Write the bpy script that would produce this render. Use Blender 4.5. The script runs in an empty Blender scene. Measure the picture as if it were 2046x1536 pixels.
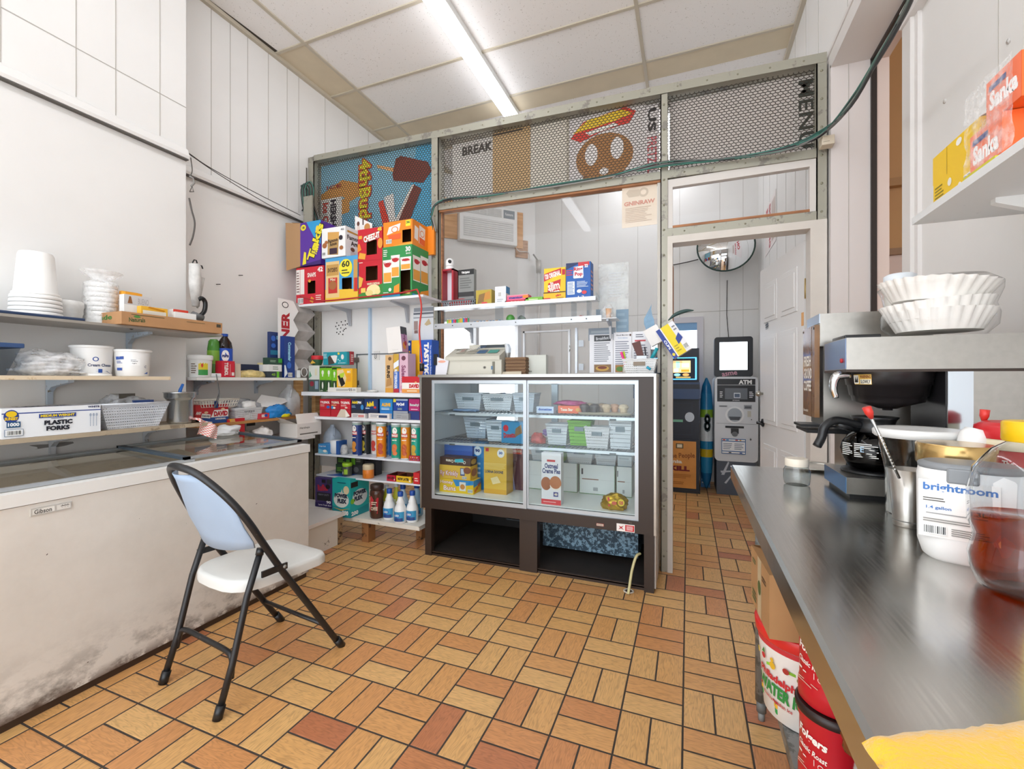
import bpy, bmesh, math, random
from mathutils import Vector as V, Matrix
S = bpy.context.scene
COL = S.collection
PI = math.pi
rnd = random.Random(7)

# ---------------------------------------------------------------- measuring
FPX = 890.; CXP = 1023.; CYP = 760.; EYE = 1.22; YAW = math.atan(352/890.)
DV = (-math.sin(YAW), math.cos(YAW)); RV = (math.cos(YAW), math.sin(YAW))
def _ray(x, y):
    u = (x-CXP)/FPX; v = (CYP-y)/FPX
    return DV[0]+u*RV[0], DV[1]+u*RV[1], v
def xY(px, Y):            # X of a photo column on the plane at depth Y
    r = _ray(px, 0); return Y/r[1]*r[0]
def yX(px, X):            # Y of a photo column on the plane at X
    r = _ray(px, 0); return X/r[0]*r[1]
def zY(px, py, Y):        # height of a photo point on the plane at depth Y
    r = _ray(px, py); return EYE+Y/r[1]*r[2]
def zX(px, py, X):
    r = _ray(px, py); return EYE+X/r[0]*r[2]
def onz(px, py, z):
    r = _ray(px, py); t = (z-EYE)/r[2]; return (t*r[0], t*r[1], z)

# ---------------------------------------------------------------- materials
def lin(c):
    c = c.lstrip('#'); o = []
    if len(c) == 3: c = c[0]*2+c[1]*2+c[2]*2
    for i in (0, 2, 4):
        v = int(c[i:i+2], 16)/255.
        o.append(v/12.92 if v <= .04045 else ((v+.055)/1.055)**2.4)
    return tuple(o)+(1.,)
MATS = {}
def newmat(name):
    m = bpy.data.materials.new(name); m.use_nodes = True
    nt = m.node_tree; nt.nodes.clear()
    out = nt.nodes.new('ShaderNodeOutputMaterial')
    return m, nt, out
def N(nt, t, **k):
    n = nt.nodes.new('ShaderNode'+t)
    for a, b in k.items(): setattr(n, a, b)
    return n
def M(c, r=.5, m=0., em=0., nz=0., sc=20., al=1., bump=0.):
    key = ('m', c, r, m, em, nz, sc, al, bump)
    if key in MATS: return MATS[key]
    mat, nt, out = newmat('paint_%s_%02d' % (c.lstrip('#'), int(r*99)))
    b = N(nt, 'BsdfPrincipled')
    b.inputs['Roughness'].default_value = r; b.inputs['Metallic'].default_value = m
    b.inputs['Base Color'].default_value = lin(c)
    if al < 1: b.inputs['Alpha'].default_value = al
    if em:
        b.inputs['Emission Color'].default_value = lin(c); b.inputs['Emission Strength'].default_value = em
    if nz or bump:
        tc = N(nt, 'TexCoord'); n = N(nt, 'TexNoise'); n.inputs['Scale'].default_value = sc; n.inputs['Detail'].default_value = 5
        nt.links.new(tc.outputs['Object'], n.inputs['Vector'])
        if nz:
            mr = N(nt, 'MapRange'); mr.inputs['From Min'].default_value = .3; mr.inputs['From Max'].default_value = .7
            mr.inputs['To Min'].default_value = 1-nz; mr.inputs['To Max'].default_value = 1+nz*.3
            nt.links.new(n.outputs['Fac'], mr.inputs['Value'])
            mx = N(nt, 'VectorMath', operation='SCALE'); mx.inputs[0].default_value = lin(c)[:3]
            nt.links.new(mr.outputs[0], mx.inputs['Scale']); nt.links.new(mx.outputs[0], b.inputs['Base Color'])
        if bump:
            bp = N(nt, 'Bump'); bp.inputs['Strength'].default_value = bump; bp.inputs['Distance'].default_value = .004
            nt.links.new(n.outputs['Fac'], bp.inputs['Height']); nt.links.new(bp.outputs[0], b.inputs['Normal'])
    nt.links.new(b.outputs[0], out.inputs[0]); MATS[key] = mat
    return mat
def glass(tint='#ffffff', refl=.5, trans=.9, rough=.02):
    key = ('g', tint, refl, trans, rough)
    if key in MATS: return MATS[key]
    mat, nt, out = newmat('clear_sheet')
    t = N(nt, 'BsdfTransparent'); c = lin(tint); t.inputs[0].default_value = tuple(q*trans for q in c[:3])+(1,)
    g = N(nt, 'BsdfGlossy'); g.inputs['Roughness'].default_value = rough
    ge = N(nt, 'NewGeometry'); dp = N(nt, 'VectorMath', operation='DOT_PRODUCT'); nt.links.new(ge.outputs['Incoming'], dp.inputs[0]); nt.links.new(ge.outputs['Normal'], dp.inputs[1])
    prev = dp.outputs['Value']
    for op, q in (('ABSOLUTE', None), ('SUBTRACT', 1.), ('ABSOLUTE', None), ('POWER', 5.), ('MULTIPLY', .9), ('ADD', .035), ('MULTIPLY', refl)):   # two-sided Schlick reflectance
        mu = N(nt, 'Math', operation=op); nt.links.new(prev, mu.inputs[0]); prev = mu.outputs[0]
        if q is not None: mu.inputs[1].default_value = q
    mx = N(nt, 'MixShader'); nt.links.new(mu.outputs[0], mx.inputs[0])
    nt.links.new(t.outputs[0], mx.inputs[1]); nt.links.new(g.outputs[0], mx.inputs[2])
    nt.links.new(mx.outputs[0], out.inputs[0]); MATS[key] = mat
    return mat
def film(c='#ffffff', al=.5, r=.25, sc=30.):
    """thin crinkled plastic: part see-through, part glossy"""
    key = ('f', c, al, r, sc)
    if key in MATS: return MATS[key]
    mat, nt, out = newmat('thin_plastic')
    t = N(nt, 'BsdfTransparent')
    b = N(nt, 'BsdfPrincipled'); b.inputs['Base Color'].default_value = lin(c); b.inputs['Roughness'].default_value = r
    tc = N(nt, 'TexCoord'); n = N(nt, 'TexNoise'); n.inputs['Scale'].default_value = sc; n.inputs['Detail'].default_value = 4
    nt.links.new(tc.outputs['Object'], n.inputs['Vector'])
    bp = N(nt, 'Bump'); bp.inputs['Strength'].default_value = .6; bp.inputs['Distance'].default_value = .01
    nt.links.new(n.outputs['Fac'], bp.inputs['Height']); nt.links.new(bp.outputs[0], b.inputs['Normal'])
    mr = N(nt, 'MapRange'); mr.inputs['To Min'].default_value = max(0, al-.3); mr.inputs['To Max'].default_value = min(1, al+.3)
    mr.inputs['From Min'].default_value = .3; mr.inputs['From Max'].default_value = .7
    nt.links.new(n.outputs['Fac'], mr.inputs['Value'])
    mx = N(nt, 'MixShader'); nt.links.new(mr.outputs[0], mx.inputs[0])
    nt.links.new(t.outputs[0], mx.inputs[1]); nt.links.new(b.outputs[0], mx.inputs[2])
    nt.links.new(mx.outputs[0], out.inputs[0]); MATS[key] = mat
    return mat
def wood(c1='#b98a52', c2='#8f6536', r=.55, sc=1.):
    key = ('w', c1, c2, r, sc)
    if key in MATS: return MATS[key]
    mat, nt, out = newmat('wood_grain')
    b = N(nt, 'BsdfPrincipled'); b.inputs['Roughness'].default_value = r
    tc = N(nt, 'TexCoord'); mp = N(nt, 'Mapping'); mp.inputs['Scale'].default_value = (3*sc, 3*sc, 30*sc)
    n = N(nt, 'TexNoise'); n.inputs['Scale'].default_value = 2; n.inputs['Detail'].default_value = 6
    cr = N(nt, 'ValToRGB'); cr.color_ramp.elements[0].color = lin(c2); cr.color_ramp.elements[1].color = lin(c1)
    cr.color_ramp.elements[0].position = .35; cr.color_ramp.elements[1].position = .6
    nt.links.new(tc.outputs['Object'], mp.inputs[0]); nt.links.new(mp.outputs[0], n.inputs['Vector'])
    nt.links.new(n.outputs['Fac'], cr.inputs[0]); nt.links.new(cr.outputs[0], b.inputs['Base Color'])
    nt.links.new(b.outputs[0], out.inputs[0]); MATS[key] = mat
    return mat
def worn(base, spot, amt=.5, sc=6., r=.5, m=0., r2=None, sc2=60.):
    """base paint with ragged patches of another colour"""
    key = ('wn', base, spot, amt, sc, r, m)
    if key in MATS: return MATS[key]
    mat, nt, out = newmat('worn_surface')
    b = N(nt, 'BsdfPrincipled'); b.inputs['Roughness'].default_value = r; b.inputs['Metallic'].default_value = m
    tc = N(nt, 'TexCoord')
    n = N(nt, 'TexNoise'); n.inputs['Scale'].default_value = sc; n.inputs['Detail'].default_value = 8; n.inputs['Roughness'].default_value = .7
    nt.links.new(tc.outputs['Object'], n.inputs['Vector'])
    cr = N(nt, 'ValToRGB'); cr.color_ramp.elements[0].position = amt; cr.color_ramp.elements[1].position = amt+.04
    cr.color_ramp.elements[0].color = lin(base); cr.color_ramp.elements[1].color = lin(spot)
    nt.links.new(n.outputs['Fac'], cr.inputs[0]); nt.links.new(cr.outputs[0], b.inputs['Base Color'])
    nt.links.new(b.outputs[0], out.inputs[0]); MATS[key] = mat
    return mat

# ---------------------------------------------------------------- mesh builder
TXT = {}
def textgeo(s, bold=.012):
    k = (s, bold)
    if k in TXT: return TXT[k]
    c = bpy.data.curves.new('lettering', 'FONT'); c.body = s; c.size = 1; c.offset = bold; c.resolution_u = 2
    o = bpy.data.objects.new('lettering', c); COL.objects.link(o)
    dg = bpy.context.evaluated_depsgraph_get(); dg.update()
    me = bpy.data.meshes.new_from_object(o.evaluated_get(dg))
    vs = [(v.co.x, v.co.y) for v in me.vertices]; fs = [tuple(p.vertices) for p in me.polygons]
    bpy.data.objects.remove(o); bpy.data.curves.remove(c); bpy.data.meshes.remove(me)
    if not vs: vs = [(0, 0), (1, 0), (1, 1)]; fs = []
    x0 = min(v[0] for v in vs); x1 = max(v[0] for v in vs); y0 = min(v[1] for v in vs); y1 = max(v[1] for v in vs)
    vs = [((x-x0)/max(1e-6, x1-x0), (y-y0)/max(1e-6, y1-y0)) for x, y in vs]
    TXT[k] = (vs, fs)
    return TXT[k]
def T(x=0, y=0, z=0, rz=0, rx=0, ry=0):
    return Matrix.Translation((x, y, z)) @ Matrix.Rotation(rz, 4, 'Z') @ Matrix.Rotation(rx, 4, 'X') @ Matrix.Rotation(ry, 4, 'Y')
class MB:
    def __init__(s): s.v = []; s.f = []; s.fm = []; s.fs = []; s.mats = []; s.mx = None
    def mi(s, m):
        if isinstance(m, str): m = M(m)
        if m not in s.mats: s.mats.append(m)
        return s.mats.index(m)
    def add(s, vs, fs, m, smooth=False, mx=None):
        o = len(s.v); k = s.mi(m); mm = mx or s.mx
        for v in vs:
            if mm is not None: v = mm @ V(v)
            s.v.append(tuple(v))
        for f in fs: s.f.append(tuple(i+o for i in f)); s.fm.append(k); s.fs.append(smooth)
    def box(s, x0, y0, z0, x1, y1, z1, m, mx=None, bev=0.):
        if x0 > x1: x0, x1 = x1, x0
        if y0 > y1: y0, y1 = y1, y0
        if z0 > z1: z0, z1 = z1, z0
        if bev:
            bm = bmesh.new(); bmesh.ops.create_cube(bm, size=1)
            for v in bm.verts: v.co = V(((x0+x1)/2+v.co.x*(x1-x0), (y0+y1)/2+v.co.y*(y1-y0), (z0+z1)/2+v.co.z*(z1-z0)))
            bmesh.ops.bevel(bm, geom=bm.edges[:], offset=bev, segments=2, affect='EDGES', profile=.5)
            bm.verts.index_update(); vs = [tuple(v.co) for v in bm.verts]; fs = [tuple(v.index for v in f.verts) for f in bm.faces]; bm.free()
            s.add(vs, fs, m, False, mx); return s
        vs = [(x, y, z) for z in (z0, z1) for y in (y0, y1) for x in (x0, x1)]
        s.add(vs, [(0, 2, 3, 1), (4, 5, 7, 6), (0, 1, 5, 4), (2, 6, 7, 3), (0, 4, 6, 2), (1, 3, 7, 5)], m, False, mx)
        return s
    def quad(s, pts, m, mx=None): s.add(pts, [tuple(range(len(pts)))], m, False, mx); return s
    def extr(s, pts, d, m, mx=None):
        """planar outline pts (3D) pushed along vector d"""
        n = len(pts); d = V(d); vs = [tuple(V(p)) for p in pts]+[tuple(V(p)+d) for p in pts]
        s.add(vs, [tuple(range(n))[::-1], tuple(range(n, 2*n))]+[(i, (i+1) % n, n+(i+1) % n, n+i) for i in range(n)], m, False, mx); return s
    def lathe(s, prof, m, c=(0, 0, 0), n=24, mx=None, smooth=True, sx=1., sy=1., rot=0.):
        vs = []; fs = []
        for r, z in prof:
            for k in range(n):
                a = rot+2*PI*k/n; vs.append((c[0]+r*sx*math.cos(a), c[1]+r*sy*math.sin(a), c[2]+z))
        for j in range(len(prof)-1):
            for k in range(n):
                a, b = j*n+k, j*n+(k+1) % n; fs.append((a, b, b+n, a+n))
        s.add(vs, fs, m, smooth, mx)
        L = len(prof)
        if prof[0][0] > 1e-5: s.add([vs[k] for k in range(n)], [tuple(range(n))[::-1]], m, False, mx)
        if prof[-1][0] > 1e-5: s.add([vs[(L-1)*n+k] for k in range(n)], [tuple(range(n))], m, False, mx)
        return s
    def shell(s, prof, m, c=(0, 0, 0), n=24, mx=None, sx=1., sy=1.):
        """open surface of revolution, no caps"""
        vs = []; fs = []
        for r, z in prof:
            for k in range(n):
                a = 2*PI*k/n; vs.append((c[0]+r*sx*math.cos(a), c[1]+r*sy*math.sin(a), c[2]+z))
        for j in range(len(prof)-1):
            for k in range(n):
                a, b = j*n+k, j*n+(k+1) % n; fs.append((a, b, b+n, a+n))
        s.add(vs, fs, m, True, mx); return s
    def tube(s, pts, r, m, n=8, mx=None, closed=False, caps=True):
        pts = [V(p) for p in pts]; L = len(pts); vs = []; fs = []
        up = None
        for i, p in enumerate(pts):
            a = pts[i-1] if (i > 0 or closed) else p; b = pts[(i+1) % L] if (i < L-1 or closed) else p
            t = (b-a).normalized() if (b-a).length > 1e-9 else V((0, 0, 1))
            if up is None:
                up = V((0, 0, 1)) if abs(t.z) < .9 else V((1, 0, 0))
            u = (up-t*up.dot(t))
            u = u.normalized() if u.length > 1e-6 else t.orthogonal().normalized()
            up = u; w = t.cross(u)
            rr = r[i] if isinstance(r, (list, tuple)) else r
            for k in range(n):
                q = 2*PI*k/n; vs.append(tuple(p+u*rr*math.cos(q)+w*rr*math.sin(q)))
        for i in range(L if closed else L-1):
            for k in range(n):
                a, b = i*n+k, i*n+(k+1) % n; c, d = ((i+1) % L)*n+k, ((i+1) % L)*n+(k+1) % n
                fs.append((a, b, d, c))
        if caps and not closed: fs.append(tuple(range(n))[::-1]); fs.append(tuple(range((L-1)*n, L*n)))
        s.add(vs, fs, m, True, mx); return s
    def cyl(s, p, q, r, m, n=12, mx=None, r2=None): return s.tube([p, q], [r, r if r2 is None else r2], m, n, mx)
    def sphere(s, c, r, m, n=12, sx=1, sy=1, sz=1, mx=None):
        h = n//2; prof = [(max(1e-6, r*math.sin(PI*i/h)), -r*sz*math.cos(PI*i/h)) for i in range(h+1)]
        prof[0] = (1e-6, prof[0][1]); prof[-1] = (1e-6, prof[-1][1])
        return s.lathe(prof, m, c, n, mx, True, sx, sy)
    # decals: face frame + list of marks in 0..1 face units
    def marks(s, frame, L, step=.00035, mx=None, wrap=None):
        O, U, W, w, h = frame; O = V(O); U = V(U); W = V(W); Nn = U.cross(W)
        def pt(u, v, k):
            if wrap: return wrap(u, v, k)
            return tuple(O+U*(u*w)+W*(v*h)+Nn*k)
        for i, d in enumerate(L):
            k = step*(i+1.5); t = d[0]
            if t == 'r':
                _, a, b, c, e, col = d
                if wrap:
                    n = max(1, int(abs(c-a)*24)); vs = []
                    for j in range(n+1): vs += [pt(a+(c-a)*j/n, b, k), pt(a+(c-a)*j/n, e, k)]
                    s.add(vs, [(2*j, 2*j+2, 2*j+3, 2*j+1) for j in range(n)], col, False, mx)
                else: s.add([pt(a, b, k), pt(c, b, k), pt(c, e, k), pt(a, e, k)], [(0, 1, 2, 3)], col, False, mx)
            elif t == 'e':
                _, a, b, ru, rv, col = d; n = 20
                s.add([pt(a+ru*math.cos(2*PI*j/n), b+rv*math.sin(2*PI*j/n), k) for j in range(n)], [tuple(range(n))], col, False, mx)
            elif t == 'p':
                s.add([pt(a, b, k) for a, b in d[1]], [tuple(range(len(d[1])))], d[2], False, mx)
            elif t in 'tvsu':   # t: level text fitted to a rectangle, v: reading downwards, s: slanted by d[7] degrees
                a, b, c, e, col = d[2:7]; vs, fs = textgeo(d[1], d[8] if len(d) > 8 else .02)
                if t == 't': vv = [pt(a+(c-a)*x, b+(e-b)*y, k) for x, y in vs]
                elif t == 'u': vv = [pt(a+(c-a)*(1-y), b+(e-b)*x, k) for x, y in vs]
                elif t == 'v': vv = [pt(a+(c-a)*y, e-(e-b)*x, k) for x, y in vs]
                else:
                    an = math.radians(d[7]); cu, cv = (a+c)/2, (b+e)/2; ww, hh = (c-a)*w, (e-b)*h; vv = []
                    for x, y in vs:
                        X, Y = (x-.5)*ww, (y-.5)*hh
                        vv.append(pt(cu+(X*math.cos(an)-Y*math.sin(an))/w, cv+(X*math.sin(an)+Y*math.cos(an))/h, k))
                s.add(vv, fs, col, False, mx)
            elif t == 'l':     # ruled lines of small print: x0,y0,x1,y1,n,col
                _, a, b, c, e, n, col = d; q = random.Random(int(1000*(a+b+c+e)+n))
                for j in range(n):
                    y = e-(e-b)*(j+.5)/n; hh = (e-b)/n*.22; x1 = a+(c-a)*(.7+.3*q.random())
                    s.add([pt(a, y-hh, k), pt(x1, y-hh, k), pt(x1, y+hh, k), pt(a, y+hh, k)], [(0, 1, 2, 3)], col, False, mx)
            elif t == 'b':     # bar code
                _, a, b, c, e = d; q = random.Random(3)
                s.add([pt(a, b, k), pt(c, b, k), pt(c, e, k), pt(a, e, k)], [(0, 1, 2, 3)], '#f2f2ee', False, mx)
                for j in range(12):
                    x = a+(c-a)*(j+.6)/12.6; ww = (c-a)/12.6*(.2+.5*q.random())
                    s.add([pt(x, b+(e-b)*.12, k*1.2), pt(x+ww, b+(e-b)*.12, k*1.2), pt(x+ww, e-(e-b)*.12, k*1.2), pt(x, e-(e-b)*.12, k*1.2)], [(0, 1, 2, 3)], '#26262a', False, mx)
        return s
    def bmarks(s, b, D, mx=None):
        """marks on the faces of box b; D maps F,B,L,R,T to mark lists"""
        x0, y0, z0, x1, y1, z1 = b
        fr = {'F': ((x0, y0, z0), (1, 0, 0), (0, 0, 1), x1-x0, z1-z0), 'B': ((x1, y1, z0), (-1, 0, 0), (0, 0, 1), x1-x0, z1-z0),
              'L': ((x0, y1, z0), (0, -1, 0), (0, 0, 1), y1-y0, z1-z0), 'R': ((x1, y0, z0), (0, 1, 0), (0, 0, 1), y1-y0, z1-z0),
              'T': ((x0, y0, z1), (1, 0, 0), (0, 1, 0), x1-x0, y1-y0), 'D': ((x0, y1, z0), (1, 0, 0), (0, -1, 0), x1-x0, y1-y0)}
        for k, L in D.items(): s.marks(fr[k], L, mx=mx)
        return s
    def build(s, name, parent=None, loc=(0, 0, 0), rz=0., label=None, cat=None, group=None, kind=None, rot=None):
        me = bpy.data.meshes.new(name); me.from_pydata(s.v, [], s.f)
        for m in s.mats: me.materials.append(m)
        me.polygons.foreach_set('material_index', s.fm); me.polygons.foreach_set('use_smooth', s.fs)
        me.update()
        o = bpy.data.objects.new(name, me); COL.objects.link(o)
        o.location = loc; o.rotation_euler = rot or (0, 0, rz)
        if parent: o.parent = parent
        tag(o, label, cat, group, kind)
        return o
def tag(o, label=None, cat=None, group=None, kind=None):
    if label: o['label'] = label
    if cat: o['category'] = cat
    if group: o['group'] = group
    if kind: o['kind'] = kind
    return o
def thing(name, label, cat, loc=(0, 0, 0), rz=0., group=None, rot=None):
    o = bpy.data.objects.new(name, None); COL.objects.link(o); o.empty_display_size = .05
    o.location = loc; o.rotation_euler = rot or (0, 0, rz)
    return tag(o, label, cat, group)
def dup(root, loc, rz=0., label=None, group=None, rot=None):
    r = root.copy(); COL.objects.link(r); r.location = loc; r.rotation_euler = rot or (0, 0, rz)
    if label: r['label'] = label
    if group: r['group'] = group
    for ch in list(root.children):
        c = ch.copy(); COL.objects.link(c); c.parent = r
        for g in list(ch.children):
            d = g.copy(); COL.objects.link(d); d.parent = c
    return r
def struct(mb, name): return mb.build(name, kind='structure')
def spline(pts, n=8):
    """smooth path through pts"""
    P = [V(p) for p in pts]; P = [P[0]*2-P[1]]+P+[P[-1]*2-P[-2]]; out = []
    for i in range(1, len(P)-2):
        a, b, c, d = P[i-1:i+3]
        for k in range(n):
            t = k/n; out.append(.5*((2*b)+(c-a)*t+(2*a-5*b+4*c-d)*t*t+(3*b-a-3*c+d)*t*t*t))
    out.append(P[-2]); return out
def blob(mb, c, sx, sy, sz, m, seed=0, amp=.25, sub=3, fq=1.6, flat=True, mx=None, smooth=True):
    """crumpled lump resting on z=c[2]"""
    from mathutils import noise
    bm = bmesh.new(); bmesh.ops.create_icosphere(bm, subdivisions=sub, radius=1)
    vs = []
    for v in bm.verts:
        p = v.co.copy(); q = p*fq+V((seed*3.1, seed*1.7, seed*.9))
        d = 1+amp*(noise.noise(q)+.5*noise.noise(q*2.3)+(.3 if not smooth else .15)*noise.noise(q*5))
        x, y, z = p.x*d*sx, p.y*d*sy, p.z*d*sz
        if flat and z < -sz*.55: z = -sz*.55
        vs.append((c[0]+x, c[1]+y, c[2]+z+sz*(.55 if flat else 0)))
    bm.verts.index_update(); fs = [tuple(v.index for v in f.verts) for f in bm.faces]; bm.free()
    mb.add(vs, fs, m, smooth, mx); return mb
def lattice(mb, A, B, C, D, nu, nv, bu, bv, m, rim=.12, off=(0, 0, 0)):
    """open grid on a quad A B C D (bottom-left, bottom-right, top-right, top-left): nu ribs, nv bands"""
    A, B, C, D = map(V, (A, B, C, D))
    def P(u, v): return tuple(A*(1-u)*(1-v)+B*u*(1-v)+C*u*v+D*(1-u)*v)
    def q(u0, v0, u1, v1): mb.add([P(u0, v0), P(u1, v0), P(u1, v1), P(u0, v1)], [(0, 1, 2, 3)], m)
    for i in range(nu+1):
        u = i/nu; q(max(0, u-bu), 0, min(1, u+bu), 1)
    for j in range(nv+1):
        v = j/nv*(1-rim); q(0, max(0, v-bv), 1, min(1, v+bv))
    q(0, 1-rim, 1, 1)
def basket(w, d, h, m, tap=.82, nu=9, nv=5, bu=.03, bv=.05, handle=False):
    """perforated tapered basket centred on x,y with its base at z=0"""
    b = MB(); W, D = w/2, d/2; w2, d2 = W*tap, D*tap
    bot = [(-w2, -d2, 0), (w2, -d2, 0), (w2, d2, 0), (-w2, d2, 0)]; top = [(-W, -D, h), (W, -D, h), (W, D, h), (-W, D, h)]
    b.quad([(x, y, .002) for x, y, z in bot], m)
    for i in range(4):
        j = (i+1) % 4; n = nu if i % 2 == 0 else max(3, int(nu*d/w))
        lattice(b, bot[i], bot[j], top[j], top[i], n, nv, bu if i % 2 == 0 else bu*w/d, bv, m)
    b.tube([(x, y, h) for x, y, z in top]+[(top[0][0], top[0][1], h)], max(.003, h*.03), m, 6)
    if handle: b.box(-W*.35, -D*.995-.002, h*.62, W*.35, -D*.9, h*.9, '#70747a')
    return b
# ================================================================ setting
WHITE = '#e4e1dc'; CEIL = 3.87; XL1 = -2.92; XL2 = -3.13; YC = 1.84; XR = .76; YB = 5.88; YP = 3.0
wallm = M('#eceae7', .45, nz=.03, sc=3, bump=.08)
groove = M('#b9b4ac', .7)
def floor_mat():
    mat, nt, out = newmat('wood_look_basketweave_tile'); b = N(nt, 'BsdfPrincipled')
    L = nt.links
    def m(op, a, c=None):
        n = N(nt, 'Math', operation=op)
        for i, q in enumerate((a, c)):
            if q is None: continue
            if isinstance(q, (int, float)): n.inputs[i].default_value = q
            else: L.new(q, n.inputs[i])
        return n.outputs[0]
    g = N(nt, 'NewGeometry'); sp = N(nt, 'SeparateXYZ'); L.new(g.outputs['Position'], sp.inputs[0])
    s = .2128; X0, Y0, _ = onz(1365.4, 1373.3, 0)
    x = m('DIVIDE', m('SUBTRACT', sp.outputs[0], X0), s); y = m('DIVIDE', m('SUBTRACT', sp.outputs[1], Y0), s)
    cx, cy = m('FLOOR', x), m('FLOOR', y); fx, fy = m('SUBTRACT', x, cx), m('SUBTRACT', y, cy)
    par = m('ABSOLUTE', m('MODULO', m('ADD', cx, cy), 2.))          # 1: two pieces side by side
    inv = m('SUBTRACT', 1., par)
    a = m('ADD', m('MULTIPLY', par, fx), m('MULTIPLY', inv, fy))      # split axis
    c = m('ADD', m('MULTIPLY', par, fy), m('MULTIPLY', inv, fx))      # long axis
    i = m('GREATER_THAN', a, .5); al = m('SUBTRACT', m('MULTIPLY', a, 2.), i)
    ea = m('MULTIPLY', m('MINIMUM', al, m('SUBTRACT', 1., al)), .5); ec = m('MINIMUM', c, m('SUBTRACT', 1., c))
    e = m('MINIMUM', ea, ec); gr = m('LESS_THAN', e, .016)
    cb = N(nt, 'CombineXYZ'); L.new(cx, cb.inputs[0]); L.new(cy, cb.inputs[1]); L.new(i, cb.inputs[2])
    wn = N(nt, 'TexWhiteNoise', noise_dimensions='3D'); L.new(cb.outputs[0], wn.inputs['Vector'])
    cr = N(nt, 'ValToRGB'); r = cr.color_ramp; r.interpolation = 'LINEAR'
    r.elements[0].color = lin('#d6a96e'); r.elements[0].position = 0
    r.elements[1].color = lin('#b06c4a'); r.elements[1].position = 1
    for p, cc in ((.4, '#d2a266'), (.7, '#ce965c'), (.9, '#c68856')):
        q = r.elements.new(p); q.color = lin(cc)
    L.new(wn.outputs['Value'], cr.inputs[0])
    # grain: bowed streaks along the piece
    gv = N(nt, 'CombineXYZ'); L.new(m('MULTIPLY', al, 3.2), gv.inputs[0]); L.new(m('MULTIPLY', c, .9), gv.inputs[1])
    L.new(m('MULTIPLY', wn.outputs['Value'], 37.), gv.inputs[2])
    n1 = N(nt, 'TexNoise'); n1.inputs['Scale'].default_value = 1.1; n1.inputs['Detail'].default_value = 2; L.new(gv.outputs[0], n1.inputs['Vector'])
    ring = m('MULTIPLY', m('ADD', m('SINE', m('MULTIPLY', n1.outputs['Fac'], 75.)), 1.), .5)
    n2 = N(nt, 'TexNoise'); n2.inputs['Scale'].default_value = 6; n2.inputs['Detail'].default_value = 5; L.new(gv.outputs[0], n2.inputs['Vector'])
    val = m('ADD', m('MULTIPLY', m('POWER', ring, 3.), .2), m('MULTIPLY', m('SUBTRACT', n2.outputs['Fac'], .5), .5))
    k = m('SUBTRACT', 1.04, val)
    sc = N(nt, 'VectorMath', operation='SCALE'); L.new(cr.outputs[0], sc.inputs[0]); L.new(k, sc.inputs['Scale'])
    mix = N(nt, 'Mix', data_type='RGBA'); L.new(gr, mix.inputs['Factor']); L.new(sc.outputs[0], mix.inputs['A'])
    mix.inputs['B'].default_value = lin('#3c332c'); L.new(mix.outputs['Result'], b.inputs['Base Color'])
    L.new(m('ADD', m('MULTIPLY', gr, .4), .33), b.inputs['Roughness'])
    bp = N(nt, 'Bump'); bp.inputs['Strength'].default_value = .5; bp.inputs['Distance'].default_value = .003
    L.new(m('MINIMUM', m('MULTIPLY', e, 30.), 1.), bp.inputs['Height']); L.new(bp.outputs[0], b.inputs['Normal'])
    L.new(b.outputs[0], out.inputs[0]); return mat
b = MB(); b.box(-5, -1.6, -.05, 2.6, 7.2, 0, floor_mat()); struct(b, 'floor')

def ceil_mat(c='#f4f1ee'):
    mat, nt, out = newmat('pitted_acoustic_tile'); p = N(nt, 'BsdfPrincipled'); p.inputs['Roughness'].default_value = .9
    g = N(nt, 'NewGeometry'); v = N(nt, 'TexVoronoi'); v.inputs['Scale'].default_value = 75; nt.links.new(g.outputs['Position'], v.inputs['Vector'])
    n = N(nt, 'TexNoise'); n.inputs['Scale'].default_value = 40; nt.links.new(g.outputs['Position'], n.inputs['Vector'])
    ad = N(nt, 'Math', operation='ADD'); nt.links.new(v.outputs['Distance'], ad.inputs[0]); nt.links.new(n.outputs['Fac'], ad.inputs[1])
    cr = N(nt, 'ValToRGB'); e = cr.color_ramp.elements; e[0].position = .52; e[0].color = lin('#c9c4bd'); e[1].position = .66; e[1].color = lin(c)
    nt.links.new(ad.outputs[0], cr.inputs[0]); nt.links.new(cr.outputs[0], p.inputs['Base Color'])
    nt.links.new(p.outputs[0], out.inputs[0]); return mat
cm = ceil_mat(); old = M('#d9cbb0', .8, nz=.08, sc=4); bar = M('#c3b9a6', .5)
b = MB(); b.box(-2.8, -1.6, CEIL, 2.6, 7.2, CEIL+.05, cm); b.box(-5, -1.6, CEIL, -2.8, 2.65, CEIL+.05, cm); b.box(-5, 2.65, CEIL, -2.8, 7.2, CEIL+.05, old)
b.box(-2.8, 3.86, CEIL-.004, XR, 4.1, CEIL, old)
for x in (-2.8, -1.58, -.34): b.box(x-.013, -1.6, CEIL-.012, x+.013, 7.2, CEIL, bar)
for k in range(-7, 6): b.box(XL2, 3.25+.6*k-.012, CEIL-.01, XR, 3.25+.6*k+.012, CEIL, bar)
b.box(XL2, -1.6, CEIL-.03, XL2+.03, 7, CEIL, bar); b.box(XR-.03, -1.6, CEIL-.03, XR, 7, CEIL, bar)
b.extr([(-3.1, 2.1, CEIL-.002), (-3.07, 2.64, CEIL-.002), (-3.1, 2.64, CEIL-.002)], (0, 0, .001), '#3b352d')
struct(b, 'ceiling')

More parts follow.
